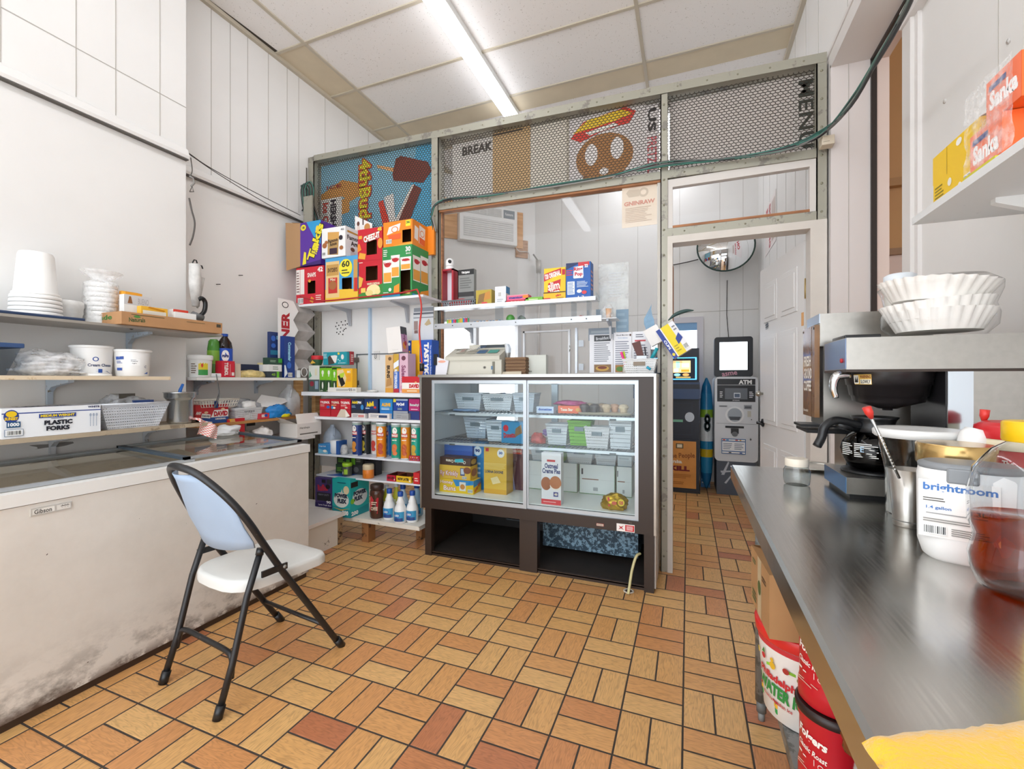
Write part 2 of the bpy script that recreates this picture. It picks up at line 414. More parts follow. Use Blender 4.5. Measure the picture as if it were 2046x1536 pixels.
zr = zX(3, 162, XL1)+.005
b = MB(); b.box(XL1-.3, -1.6, 0, XL1, YC, CEIL, wallm)
for y in (.36, .62, .95, 1.03, 1.3, 1.47, 1.69): b.box(XL1, y, zr+.08, XL1+.0015, y+.004, CEIL, groove)
b.extr([(XL1+.001, -1.6, zr+.33), (XL1+.001, YC, zr+.33), (XL1+.001, YC, zr+.334), (XL1+.001, -1.6, zr+.334)], (.001, 0, 0), groove)
pk = M('#8f8a86', .9)
b.add([(XL1+.0012, 1.2+.07*math.cos(t)*(1+.4*math.sin(3*t+1)), .9+.016*math.sin(t)*(1+.5*math.cos(2*t))) for t in [i*PI/9 for i in range(18)]], [tuple(range(18))], pk)
struct(b, 'wall_left')
b = MB(); b.box(XL2-.3, YC-.1, 0, XL2, 5.2, CEIL, wallm)
for y in (1.9, 2.14, 2.28, 2.42, 2.6, 2.78, 2.9, 3.2, 3.5, 3.8): b.box(XL2, y, zr+.07, XL2+.0015, y+.004, CEIL, groove)
b.box(XL2, 2.98, zr+.1, XL2+.004, 2.99, zr+.5, '#5a544c')
struct(b, 'wall_left.001')
for n, (x, y0, y1, dz) in enumerate(((XL1, -1.6, YC, 0), (XL2, YC, 3.0, 0))):
    b = MB(); pr = [(x, y0, zr), (x+.03, y0, zr+.004), (x+.036, y0, zr+.02), (x+.02, y0, zr+.062), (x, y0, zr+.075)]
    b.extr(pr, (0, y1-y0, 0), wallm); b.box(x, y0, zr-.004, x+.028, y1, zr, '#57524c'); struct(b, 'trim_%d' % (n+1))
# customer room beyond the partition
b = MB(); b.box(-1.98, YB, 0, 2.6, YB+.2, CEIL, wallm)
for x in (-1.6, -1.1, -.6, -.1, .35, .6): b.box(x, YB-.0015, 0, x+.004, YB, CEIL, groove)
b.box(-1.98, YB-.002, 2.05, XR, YB, 2.056, groove)
# no hole cut: window_2 sits on the solid wall with a glowing pane
struct(b, 'wall_back')
# slanted shop-front wall with a window, runs at 45 degrees from the back wall towards the camera
ang = MB(); AW = Matrix.Translation((-1.98, YB, 0)) @ Matrix.Rotation(math.radians(225), 4, 'Z')   # local +x runs to lower left, local +y faces outside
# local frame: x 0..2.6 along wall, inner face at y=0, outside y<0 (towards world back-left)
wz0, wz1, wx0, wx1 = .5, 2.02, .22, 1.55
for q in ((0, 0, wx0, CEIL), (wx1, 0, 2.6, CEIL), (wx0, 0, wx1, wz0), (wx0, wz1, wx1, CEIL)):
    ang.box(q[0], -.12, q[1], q[2], 0, q[3], wallm, mx=AW)
struct(ang, 'wall_front')
b = MB(); fm = M('#dfe3e8', .4)
for q in ((wx0, wz0, wx1, wz0+.05), (wx0, wz1-.05, wx1, wz1), (wx0, wz0+.05, wx0+.05, wz1-.05), (wx1-.05, wz0+.05, wx1, wz1-.05), (.83, wz0+.05, .87, wz1-.05)):
    b.box(q[0], -.1, q[1], q[2], .02, q[3], fm, mx=AW)
b.box(wx0, -.05, wz0, wx1, -.045, wz1, glass(), mx=AW)
w1 = struct(b, 'window_1')
b = MB(); X0 = xY(1290, YB); X1 = xY(1405, YB); z1 = zY(1395, 633, YB)
wn = M('#d9d6dc', .4)
for q in ((X0, 1.0, X1, 1.07), (X0, z1-.07, X1, z1), (X0, 1.07, X0+.07, z1-.07), (X1-.07, 1.07, X1, z1-.07)): b.box(q[0], YB-.03, q[1], q[2], YB+.0, q[3], wn)
b.box(X0+.07, YB-.008, 1.07, X1-.07, YB-.004, z1-.07, M('#cfe2f6', .2, em=1.6))  # pane emits in place of daylight coming through
b.box(X0+.07, YB-.012, z1-.16, X1-.07, YB-.009, z1-.07, M('#7fb2e0', .3))
struct(b, 'window_2')
# right-hand wall: doorway with lintel, continues into the customer room
ZD = 2.98
b = MB(); b.box(XR, YP, 0, XR+.14, YB, CEIL, wallm); b.box(XR, -1.6, ZD, XR+.14, YP, CEIL, wallm)
for y in (3.3, 3.62, 3.95, 4.3, 4.7, 5.1, 5.5): b.box(XR-.0015, y, 0, XR, y+.004, CEIL, groove)
for y in (1.6, 2.0, 2.3, 2.75): b.box(XR-.0015, y, ZD, XR, y+.004, CEIL, groove)
b.box(XR+.14, YP-.02, 0, XR+.16, YP+.2, ZD, wallm)
struct(b, 'wall_right')
b = MB(); cs = M('#e2dedb', .4)
b.box(XR-.02, YP-.02, 0, XR, YP+.07, ZD+.09, cs); b.box(XR-.02, -1.6, ZD, XR, YP-.02, ZD+.09, cs)
b.box(XR-.026, YP+.045, 0, XR-.02, YP+.07, ZD+.09, cs); b.box(XR-.026, -1.6, ZD+.07, XR-.02, YP+.045, ZD+.09, cs)
b.box(XR-.02, YP-.035, 0, XR+.18, YP-.02, ZD, M('#ddd6d3', .5)); b.box(XR-.02, -1.6, ZD-.015, XR+.18, YP-.02, ZD, cs)
b.box(XR+.06, YP-.037, 0, XR+.063, YP-.035, ZD, groove)
b.box(XR+.16, YP-.05, 0, XR+.185, YP-.03, ZD, '#2e2826'); b.box(XR+.16, -1.6, ZD-.03, XR+.185, YP-.03, ZD-.012, '#2e2826')
b.box(XR+.185, YP-.045, 0, XR+.24, YP, ZD, M('#e0cfc6', .5)); b.box(XR+.185, -1.6, ZD-.03, XR+.24, YP-.03, ZD, M('#e0cfc6', .5))
b.box(XR+.205, YP-.048, 1.52, XR+.235, YP-.044, 1.6, wood('#d9a566', '#b98549')); b.cyl((XR+.21, YP-.055, 1.56), (XR+.21, YP-.045, 1.56), .012, '#5a4a3a')
struct(b, 'trim_3')
# side room behind the doorway
b = MB(); tan = M('#c99b68', .6, nz=.04, sc=2)
b.box(2.5, -1.6, 0, 2.6, 3.5, CEIL, tan); b.box(.9, 3.55, 0, 2.6, 3.6, 2.05, M('#ead6cc', .6)); b.box(.9, 3.55, 2.3, 2.6, 3.6, CEIL, tan)  # first box: unseen far wall, added to stop world light leaking in
b.box(.9, 3.52, 2.02, 2.6, 3.55, 2.06, M('#a08063', .6)); b.box(.9, 3.54, 2.06, 2.6, 3.6, 2.3, M('#c99c68', .6))
b.box(.9, 3.5, 2.45, 2.6, 3.55, 2.5, M('#b48a5d', .6)); b.box(.9, 3.545, 1.62, 2.6, 3.55, 1.625, '#9b7f72')
struct(b, 'wall_right.001')
XW = .95
b = MB(); b.box(XW, -1.6, 0, XW+.1, 2.55, CEIL, wallm); b.box(XW-.001, 1.95, 2.0, XW, 1.953, 2.8, groove)
for y, z in ((2.28, 2.33), (2.1, 2.05), (1.9, 2.3), (2.2, 2.02)): b.cyl((XW-.004, y, z), (XW, y, z), .008, '#cfccc8')
struct(b, 'wall_right.002')
b = MB(); b.box(XW-.03, 2.5, 0, XW+.1, 2.58, 2.92, cs); b.box(XW-.04, -1.6, 2.84, XW, 2.58, 2.92, cs); b.box(XW-.015, 2.47, 0, XW, 2.5, 2.84, cs)
struct(b, 'trim_4')

# ================================================================ camera and light
cd = bpy.data.cameras.new('camera'); cam = bpy.data.objects.new('camera', cd); COL.objects.link(cam)
cam.location = (0, 0, EYE); cam.rotation_euler = (PI/2, 0, YAW)
cd.sensor_width = 36; cd.lens = FPX/2046*36; cd.shift_y = -8/2046.; cd.clip_start = .02
S.camera = cam
w = bpy.data.worlds.new('sky'); S.world = w; w.use_nodes = True
bg = w.node_tree.nodes['Background']; bg.inputs[0].default_value = (.9, .95, 1, 1); bg.inputs[1].default_value = 1.9
S.view_settings.view_transform = 'Standard'; S.view_settings.look = 'None'; S.view_settings.gamma = 1
S.view_settings.exposure = .92
def tube_light(x, y0, y1, label):
    t = thing('fluorescent_light', label, 'light', (x, y0, CEIL), 0, 'ceiling tube lights')
    L = y1-y0; b = MB(); b.box(-.065, 0, -.05, .065, L, 0, M('#efefec', .4)); b.build('housing', t)
    b = MB(); pr = [(-.055, 0, -.05), (-.06, 0, -.08), (-.045, 0, -.1), (.045, 0, -.1), (.06, 0, -.08), (.055, 0, -.05)]
    b.extr(pr, (0, L, 0), M('#f6f9ff', .4, em=LAMP)); b.build('diffuser', t); return t
LAMP = 4.6
tube_light(-1.61, 1.1, 4.1, 'long fluorescent strip light glowing under the tiled ceiling')
tube_light(-1.61, -1.5, .9, 'added strip light out of view over the near end of the kitchen')  # unseen fixture added for more light in the kitchen
tube_light(-.75, 4.5, 5.75, 'added strip light hidden behind the mesh signs to brighten the customer side')  # added lamp, kept out of sight behind the sign boards

tube_light(-.15, 4.6, 5.8, 'second added strip light brightening the customer side nearer the right wall')  # another added lamp, lifts the brightness beyond the partition
# ================================================================ partition of steel angle and mesh
def ztop(x): return 3.2+(x+3.13)/(3.86)*(-.12)
def zmid(x): return 2.615+(x+3.13)/3.86*(-.075)
steel = worn('#a3a092', '#86827a', .55, 9., .45, .35); rust = '#a0673a'
t = thing('partition_frame', 'grey galvanised steel angle partition between kitchen and customer side', 'partition', (0, YP, 0))
def post(x0, x1, z0, z1, d=.09):
    b = MB(); b.box(x0, 0, z0, x1, .006, z1, steel); b.box(x1-.006 if x0 < -1 else x0, 0, z0, x1 if x0 < -1 else x0+.006, d, z1, steel)
    b.box(x0, d-.005, z0, x1, d, z1, steel)
    z = z0+.1
    while z < z1-.05:
        b.cyl(((x0+x1)/2, -.003, z), ((x0+x1)/2, .001, z), .007, '#8b8874', 8); z += .16
    b.build('post', t)
P0 = (-3.125, -3.06); P1 = (-1.862, -1.80); P2 = (-.165, -.122); P3 = (.68, .73)
b = MB(); b.box(P1[0], .001, ztop(-1.83)-.03, P1[1], .16, ztop(-1.83)-.002, steel); b.build('post_cap', t)
post(*P0, 0, ztop(-3.1)-.01); post(*P1, 0, ztop(-1.8)); post(*P2, 0, ztop(-.15)-.06); post(*P3, 2.08, ztop(.7)-.05)
def rail(x0, x1, zf, h, name='rail', d=.1, m=steel):
    b = MB(); A = zf(x0); B_ = zf(x1)
    b.extr([(x0, -.002, A-h), (x1, -.002, B_-h), (x1, -.002, B_), (x0, -.002, A)], (0, .006, 0), m)
    b.extr([(x0, 0, A-h-.0), (x1, 0, B_-h), (x1, 0, B_-h+.006), (x0, 0, A-h+.006)], (0, d, 0), m)
    x = x0+.1
    while x < x1-.05:
        z = zf(x)-h*.5; b.cyl((x, -.003, z), (x, .001, z), .006, '#8b8874', 8); x += .17
    b.build(name, t)
rail(P0[1], P1[0], ztop, .05, d=.16); rail(P1[0], P3[1], ztop, .055, d=.16)
rail(P1[1], P2[0], zmid, .05); rail(P2[1], P3[0], zmid, .05)
rail(P2[1], P3[0], lambda x: 2.185+(x)*.0, .05)
b = MB(); ow = wood('#b0764a', '#8f5c38')
b.extr([(P1[1], .01, zmid(-1.8)-.062), (P2[0], .01, zmid(-.16)-.062), (P2[0], .01, zmid(-.16)-.05), (P1[1], .01, zmid(-1.8)-.05)], (0, .05, 0), ow)
b.box(P1[1]+.012, .02, 1.27, P1[1]+.02, .05, zmid(-1.8)-.07, ow); b.box(P2[0]-.02, .02, 1.27, P2[0], .05, 2.5, M('#c9c4bb', .5))
b.build('glazing_bead', t)
b = MB(); wf = M('#d8d2cc', .5)
b.box(P2[1], .01, 2.19, P2[1]+.03, .05, 2.5, wf); b.box(P3[0]-.03, .01, 2.19, P3[0], .05, 2.5, wf); b.box(P2[1]+.03, .01, 2.45, P3[0]-.03, .05, 2.5, wf); b.box(P2[1]+.03, .01, 2.19, P3[0]-.03, .05, 2.205, ow)
b.build('panel_frame', t)
b = MB(); b.box(P1[1], .03, 1.27, P2[0], .034, 2.545, glass(refl=.5, trans=.99)); b.build('clear_screen', t)
b = MB(); b.box(P2[1]+.03, .03, 2.2, P3[0]-.03, .034, 2.48, glass(refl=.5, trans=.98)); b.build('clear_screen', t, label='transom sheet over the doorway')
# door frame under the second rail
b = MB(); dj = M('#d6cfc6', .5, nz=.06, sc=8)
b.box(P2[1], -.005, 0, P2[1]+.03, .1, 2.135, dj); b.box(P3[0]-.03, -.005, 0, P3[0]+.05, .1, 2.135, dj); b.box(P2[1]+.03, -.005, 2.09, P3[0]-.03, .1, 2.135, dj)
b.box(P2[1]+.031, .02, 1.5, P2[1]+.0345, .09, 1.95, rust)
b.box(.655, .03, 1.55, .661, .09, 1.75, ow)
struct(b, 'trim_5').location = (0, YP, 0)
# expanded hex mesh
def hexmesh(x0, x1, zb, zt, yy):
    b = MB(); m = M('#3d352c', .6, .3); a = .0152; wd = a*math.sqrt(3); vs = []; fs = []; hw = .0017; dp = .0025
    j = 0; z = min(zb(x0), zb(x1))-.01
    def seg(p, q):
        mx, mz = (p[0]+q[0])/2, (p[1]+q[1])/2
        if not (x0 <= mx <= x1 and zb(mx) <= mz <= zt(mx)): return
        dx, dz = q[0]-p[0], q[1]-p[1]; l = math.hypot(dx, dz); nx, nz = -dz/l*hw, dx/l*hw; o = len(vs)
        for yq in (0, dp):
            for (u, v_) in (p, q): vs.append((u+nx, yq, v_+nz)); vs.append((u-nx, yq, v_-nz))
        fs.extend([(o, o+2, o+3, o+1), (o, o+4, o+6, o+2), (o+1, o+3, o+7, o+5)])
    while z < max(zt(x0), zt(x1)):
        x = x0-wd+(wd/2 if j % 2 else 0)
        while x < x1+wd:
            t0 = (x, z+a*.5); t1 = (x+wd/2, z+a*.5+a*.38); t2 = (x+wd, z+a*.5)
            seg(t0, t1); seg(t1, t2); seg((x+wd/2, z+a*.88), (x+wd/2, z+a*1.62)); x += wd
        z += a*1.12; j += 1
    b.add(vs, fs, m); b.build('wire_mesh', t, loc=(0, yy, 0))
hexmesh(P0[1], P1[0], lambda x: zmid(x)-.25, lambda x: ztop(x)-.05, .045)
hexmesh(P1[1], P2[0], zmid, lambda x: ztop(x)-.05, .045)
hexmesh(P2[1], P3[0], zmid, lambda x: ztop(x)-.05, .045)
# ================================================================ placing helpers
def pw(mb, name, t, label=None, kind=None):
    o = V(t.location); R = Matrix.Rotation(-t.rotation_euler[2], 3, 'Z')
    mb.v = [tuple(R @ (V(v)-o)) for v in mb.v]; return mb.build(name, t, label=label, kind=kind)
def one(mb, name, label, cat, group=None, kind=None):
    xs, ys, zs = zip(*mb.v); o = V(((min(xs)+max(xs))/2, (min(ys)+max(ys))/2, min(zs)))
    mb.v = [tuple(V(v)-o) for v in mb.v]; return mb.build(name, None, tuple(o), 0, label, cat, group, kind)
def carton(w, d, h, m, D={}, hole=None, inner='#7a5638', lid=None, top=None):
    """box mesh centred on x,y, base z=0; hole=(u0,v0,u1,v1) cut through the front; top: other colour"""
    b = MB(); x0, x1, y0, y1 = -w/2, w/2, -d/2, d/2
    if hole or lid == 'open':
        u0, v0, u1, v1 = hole or (0, 0, 0, 0)
        vs = [(x0, y0, 0), (x1, y0, 0), (x1, y1, 0), (x0, y1, 0), (x0, y0, h), (x1, y0, h), (x1, y1, h), (x0, y1, h)]
        f = [(0, 3, 2, 1), (1, 2, 6, 5), (2, 3, 7, 6), (3, 0, 4, 7)]
        if lid != 'open': f.append((4, 5, 6, 7))
        b.add(vs, f, m)
        e = .002; iv = [(x+(e if x < 0 else -e), y+(e if y < 0 else -e), z+(e if z == 0 else -e*.5)) for x, y, z in vs]
        b.add(iv, f, inner)
        if hole:
            a, c, zb, zt = x0+u0*w, x0+u1*w, v0*h, v1*h
            for yy, mm in ((y0, m), (y0+e, inner)):
                for q in ((x0, 0, a, h), (c, 0, x1, h), (a, 0, c, zb), (a, zt, c, h)):
                    b.add([(q[0], yy, q[1]), (q[2], yy, q[1]), (q[2], yy, q[3]), (q[0], yy, q[3])], [(0, 1, 2, 3)], mm)
        else: b.add([(x0, y0, 0), (x1, y0, 0), (x1, y0, h), (x0, y0, h)], [(0, 1, 2, 3)], m); b.add([(x0, y0+e, 0), (x1, y0+e, 0), (x1, y0+e, h), (x0, y0+e, h)], [(0, 1, 2, 3)], inner)
    else: b.box(x0, y0, 0, x1, y1, h, m)
    if top: b.quad([(x0, y0, h+.0002), (x1, y0, h+.0002), (x1, y1, h+.0002), (x0, y1, h+.0002)], top)
    b.bmarks((x0, y0, 0, x1, y1, h), D); return b
def pk(px0, px1, pyt, Y, z0, d, m, D={}, name='box', label='', cat='box', group=None, rz=0., h=None, **k):
    """carton whose front spans photo columns px0..px1 at depth Y, standing at height z0, its top at photo row pyt"""
    x0, x1 = xY(px0, Y), xY(px1, Y); hh = h or zY((px0+px1)/2, pyt, Y)-z0
    b = carton(x1-x0, d, hh, M(m) if isinstance(m, str) else m, D, **k)
    return b.build(name, None, ((x0+x1)/2, Y+d/2, z0), rz, label, cat, group)
def cylwrap(c, r, z0, h, a0, a1, r1=None):
    """wrap for marks: u runs from angle a0 to a1 (degrees) left to right as seen from outside"""
    r1 = r if r1 is None else r1
    def f(u, v, k):
        a = math.radians(a0+(a1-a0)*u); rr = r+(r1-r)*v+k*1.5+.0007
        return (c[0]+rr*math.cos(a), c[1]+rr*math.sin(a), c[2]+z0+h*v)
    return f
def wrapmarks(b, f, L): b.marks(((0, 0, 0), (1, 0, 0), (0, 0, 1), 1, 1), L, wrap=f)
def textband(b, f, s, u0, v0, u1, v1, col, bold=.02):
    wrapmarks(b, f, [('t', s, u0, v0, u1, v1, col, 0, bold)])
CHROME = M('#d5d7d8', .12, 1.); SS = M('#b9b6b0', .28, .95, nz=.06, sc=60); BLK = M('#17181a', .35); DIM = '#2b2625'

# ================================================================ refrigerated display case
brown = worn('#33261f', '#a59a8e', .655, 9., .4); al = M('#b9c0c6', .35, .6)
A, B2, F0, F1 = -1.735, -.177, 2.66, 3.40
t = thing('display_case', 'brown glass-fronted refrigerated display case under the serving hatch', 'display case', ((A+B2)/2, F0, 0))
b = MB(); z0, zt = .335, 1.242
b.box(A, F0, z0, B2, F0+.03, .405, brown); b.box(A, F0, .405, A+.085, F0+.03, zt, brown); b.box(B2-.09, F0, .405, B2, F0+.03, zt, brown)
b.box(A+.085, F0, 1.222, B2-.09, F0+.03, zt, brown); b.box(A+.01, F0+.03, z0, B2-.01, F1, .43, brown)
b.box(A+.02, F0+.03, .43, A+.025, F1, zt, M('#dfe6ea', .3)); b.box(B2-.012, F0+.03, .43, B2-.006, F1, zt, M('#cfd3d4', .4))
b.box(A+.03, F0+.03, .43, B2-.02, F1, .436, M('#f0eee8', .35)); b.box(A+.02, F1-.03, .43, A+.09, F1, zt, al); b.box(B2-.09, F1-.03, .43, B2-.02, F1, zt, al)
b.box(A+.09, F1-.03, 1.19, B2-.09, F1, zt, al); b.box(-1.0, F1-.03, .43, -.95, F1, zt, al)
pw(b, 'cabinet', t)
b = MB(); b.box(A-.005, F0-.004, .4-.07, A+.006, F0+.03, zt, SS); pw(b, 'edge_trim', t); b = MB(); b.box(B2-.005, F0-.004, .335, B2+.008, F0+.03, zt, SS); b.box(B2-.004, F0+.03, 0.02, B2+.004, F1, zt, M('#c9c4c0', .35, .3))
pw(b, 'edge_trim', t)
b = MB(); b.box(A-.02, F0-.01, zt, B2+.008, F1, zt+.018, SS); pw(b, 'countertop', t, label='stainless steel top')
b = MB(); b.box(A+.02, F0+.02, 0, A+.07, F0+.06, z0, brown); b.box(A+.02, F0+.06, 0, A+.035, F1, z0, brown); b.box(B2-.06, F0+.01, 0, B2-.005, F0+.05, z0, brown)
b.box(B2-.02, F0+.05, 0, B2-.005, F1, z0, brown); xm = xY(1040, F0+.04); b.box(xm, F0+.021, .0, xY(1075, F0+.04), F0+.08, z0, brown)
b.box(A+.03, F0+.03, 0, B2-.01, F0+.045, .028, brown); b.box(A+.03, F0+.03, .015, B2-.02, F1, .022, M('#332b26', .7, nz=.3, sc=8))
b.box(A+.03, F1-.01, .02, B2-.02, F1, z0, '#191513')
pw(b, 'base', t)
b = MB(); b.box(xY(1085, 3.0), 3.0, .06, xY(1275, 3.0), 3.3, .31, worn('#2f4656', '#86a8bd', .5, 45.)); b.box(-1.25, 3.05, .19, -.62, 3.25, .2, '#2a3640'); pw(b, 'cooling_unit', t)
gl = glass('#f6fbfc', .7, .985)
for i, (xa, xb, yy) in enumerate(((A+.085, -.955, F0+.008), (-.965, B2-.09, F0+.018))):
    g = MB(); g.box(xa, yy-.006, .405, xb, yy, .43, al); g.box(xa, yy-.006, 1.2, xb, yy, 1.222, al); g.box(xa, yy-.006, .43, xa+.022, yy, 1.2, al); g.box(xb-.022, yy-.006, .43, xb, yy, 1.2, al)
    dd = pw(g, 'sliding_door', t); g = MB(); g.box(xa+.022, yy-.004, .43, xb-.022, yy-.002, 1.2, gl); o = g.build('pane', dd, tuple(-V(t.location)))
b = MB(); b.box(A+.12, F0+.05, 1.215, B2-.12, F0+.085, 1.235, M('#f4f9ff', .4, em=3.)); pw(b, 'added_case_lamp', t, label='slim light added under the case top to brighten the inside')  # added light source, lifts the dark case interior
ZS1 = zY(1050, 826, 2.86); ZS2 = zY(1050, 888, 2.86)
for zz, xa, xb in ((ZS1, A+.03, B2-.03), (ZS2, A+.03, B2-.03)):
    g = MB(); wm = M('#8e969c', .3, .8)
    for y in (2.8, 2.95, 3.1, 3.28): g.cyl((xa, y, zz-.004), (xb, y, zz-.004), .004, wm, 6)
    x = xa
    while x < xb: g.cyl((x, 2.8, zz), (x, 3.3, zz), .0022, wm, 5); x += .028
    g.box(xa, 2.79, zz-.02, xb, 2.795, zz-.002, M('#c8ccd0', .3, .5))
    for x in (xY(905, 2.8), xY(1225, 2.8)): g.box(x-.02, 2.785, zz-.024, x+.02, 2.79, zz-.012, '#55585a')
    pw(g, 'wire_shelf', t)
b = MB(); x = xY(1200, F0); b.box(x-.025, F0-.002, .353, x+.02, F0, .37, '#8c3b34', bev=.0); b.marks(((x-.023, F0-.002, .355), (1, 0, 0), (0, 0, 1), .04, .012), [('r', 0, 0, 1, 1, '#d8c9b8'), ('t', 'MODERN', .1, .25, .9, .75, '#6a2a24')])
pw(b, 'badge', t, label='small red maker badge'); b = MB(); x = xY(1232, F0); b.box(x, F0-.001, .338, xY(1268, F0), F0, .382, '#f2ece8'); w_ = xY(1268, F0)-x
b.marks(((x, F0-.001, .338), (1, 0, 0), (0, 0, 1), w_, .044), [('r', .48, .1, .98, .9, '#c8252c'), ('l', .55, .2, .92, .8, 5, '#f7e9e6'), ('p', [(.1, .2), (.2, .5), (.12, .75), (.25, .6), (.4, .8), (.3, .5), (.42, .2), (.25, .4)], '#b3232a')])
pw(b, 'sticker', t, label='red and white warning sticker')
b = MB(); x = xY(1275, 2.7); pts = spline([(x+.01, 2.72, .2), (x-.01, 2.69, .19), (x-.03, 2.66, .12), (x-.04, 2.62, .04), (xY(1255, 2.6), 2.6, .004)]); b.tube(pts, .008, M('#c9c08e', .4)); pw(b, 'drain_hose', t)
b = MB(); x, y, _ = onz(1256, 1181, 0); b.lathe([(.03, .0005), (.03, .004), (.02, .004), (.02, .001)], M('#dcd5c8', .5), (x, y, 0), 20); b.lathe([(.019, .0015), (.019, .003)], '#4b4440', (x, y, 0), 16)
one(b, 'floor_drain', 'small round white floor drain where the case hose ends', 'drain')

# ================================================================ chest freezer
def freezer_mat():
    mat, nt, out = newmat('dirty_white_enamel'); p = N(nt, 'BsdfPrincipled'); p.inputs['Roughness'].default_value = .45; L = nt.links
    g = N(nt, 'NewGeometry'); sp = N(nt, 'SeparateXYZ'); L.new(g.outputs['Position'], sp.inputs[0])
    def noise(sc, det, stretch=(1, 1, 1)):
        mp = N(nt, 'Mapping'); mp.inputs['Scale'].default_value = stretch; L.new(g.outputs['Position'], mp.inputs[0])
        n = N(nt, 'TexNoise'); n.inputs['Scale'].default_value = sc; n.inputs['Detail'].default_value = det; n.inputs['Roughness'].default_value = .7; L.new(mp.outputs[0], n.inputs['Vector']); return n.outputs['Fac']
    def m(op, a, c):
        n = N(nt, 'Math', operation=op)
        for i, q in enumerate((a, c)):
            if isinstance(q, (int, float)): n.inputs[i].default_value = q
            else: L.new(q, n.inputs[i])
        return n.outputs[0]
    def ramp(v, a, b):
        r = N(nt, 'MapRange'); r.inputs['From Min'].default_value = a; r.inputs['From Max'].default_value = b; L.new(v, r.inputs['Value']); return r.outputs[0]
    def mix(f, a, c):
        n = N(nt, 'Mix', data_type='RGBA'); L.new(f, n.inputs['Factor'])
        if isinstance(a, str): n.inputs['A'].default_value = lin(a)
        else: L.new(a, n.inputs['A'])
        n.inputs['B'].default_value = lin(c); return n.outputs['Result']
    low = ramp(sp.outputs[2], .32, .04); edge = ramp(sp.outputs[2], .075, .015)
    c = mix(m('MULTIPLY', ramp(noise(3, 5), .4, .75), .35), '#dfdad2', '#b9b1a6')
    gr = m('MULTIPLY', m('MULTIPLY', low, low), ramp(noise(7, 8, (1, 1, 1.6)), .47, .62))
    c = mix(m('MULTIPLY', gr, .85), c, '#57514a')
    ru = m('MULTIPLY', edge, ramp(noise(11, 9), .42, .5)); c = mix(ru, c, '#4a2c1b')
    ch = ramp(noise(34, 3), .735, .75); c = mix(ch, c, '#3b2a20')
    L.new(c, p.inputs['Base Color']); L.new(p.outputs[0], out.inputs[0]); return mat
FX, FB, FY0, FY1, FZ = -2.2, -2.84, .2, 2.115, .823
t = thing('chest_freezer', 'scuffed white chest freezer with sliding glass lids along the left wall', 'freezer', ((FX+FB)/2, (FY0+FY1)/2, 0))
fr = freezer_mat(); b = MB()
b.box(FX-.03, FY0, .03, FX, FY1, FZ-.05, fr); b.box(FB+.03, FY1-.03, .03, FX-.03, FY1, FZ-.05, fr); b.box(FB+.03, FY0, .03, FX-.03, FY0+.03, FZ-.05, fr); b.box(FB, FY0, .03, FB+.03, FY1, FZ-.002, fr)
b.box(FB+.03, FY0, .72, FX-.03, FY1-.03, .75, M('#e9e2d4', .6, nz=.25, sc=7)); b.box(FX-.012, FY0, 0, FX-.008, FY1-.01, .035, '#3a2a20')
pw(b, 'body', t)
b = MB(); wt = M('#e9e8e4', .35)
b.extr([(FX+.006, FY0, FZ-.047), (FX+.006, FY0, FZ), (FX-.06, FY0, FZ), (FX-.06, FY0, FZ-.047)], (0, FY1-FY0+.006, 0), wt)
b.box(FB-.02, FY0, FZ, FB+.03, FY1, FZ+.04, M('#c9cccd', .35, .4)); b.box(FB+.03, FY0, FZ-.01, FB+.06, FY1, FZ+.02, wt); b.box(FB, FY0, FZ-.06, FX-.05, FY0+.05, FZ+.01, wt)
pw(b, 'rim', t)
ym = onz(300, 912, FZ+.01)[1]; slate = M('#414d58', .4)
for i, (ya, yb, dz, nm) in enumerate(((FY0+.04, ym+.03, 0, 'near'), (ym-.02, FY1-.005, .012, 'far'))):
    g = MB(); tilt = lambda x, z: z+(FX-.05-x)/(FX-.05-FB)*.03
    def bar3(x0, x1, y0, y1, m=slate):
        z = FZ+.002+dz; vs = [(x, y, tilt(x, z)+k) for k in (0, .014) for y in (y0, y1) for x in (x0, x1)]
        g.add(vs, [(0, 2, 3, 1), (4, 5, 7, 6), (0, 1, 5, 4), (2, 6, 7, 3), (0, 4, 6, 2), (1, 3, 7, 5)], m)
    if i: bar3(FB+.05, FX-.05, yb-.035, yb); bar3(FB+.05, FX-.05, ya, ya+.03)
    bar3(FX-.062, FX-.05, ya, yb, M('#b9bdc0', .3, .5)); bar3(FB+.05, FB+.065, ya, yb, M('#8d9499', .3, .5))
    o = pw(g, 'sliding_lid', t); g2 = MB(); z = FZ+.006+dz
    g2.add([(FX-.062, ya, z), (FX-.062, yb, z), (FB+.06, yb, z+.028), (FB+.06, ya, z+.028)], [(0, 1, 2, 3)], glass('#ece8e0', 1., .92)); g2.build('pane', o, tuple(-V(t.location)))
x_, ya, zz = onx_ = (FX, yX(60, FX), zX(60, 1032, FX)); yb = yX(142, FX); b = MB(); z2 = zX(60, 1017, FX)
b.box(FX, ya, zz, FX+.004, yb, z2, M('#d0cdc6', .35, .3)); b.marks(((FX+.004, ya, zz), (0, 1, 0), (0, 0, 1), yb-ya, z2-zz), [('r', .04, .15, .57, .85, '#e8e5de'), ('t', 'Gibson', .08, .2, .5, .8, '#4a4844'), ('r', .62, .15, .97, .85, '#e2dfd8'), ('t', '***', .72, .3, .93, .8, '#55524e')])
pw(b, 'badge', t, label='small silver maker badge')

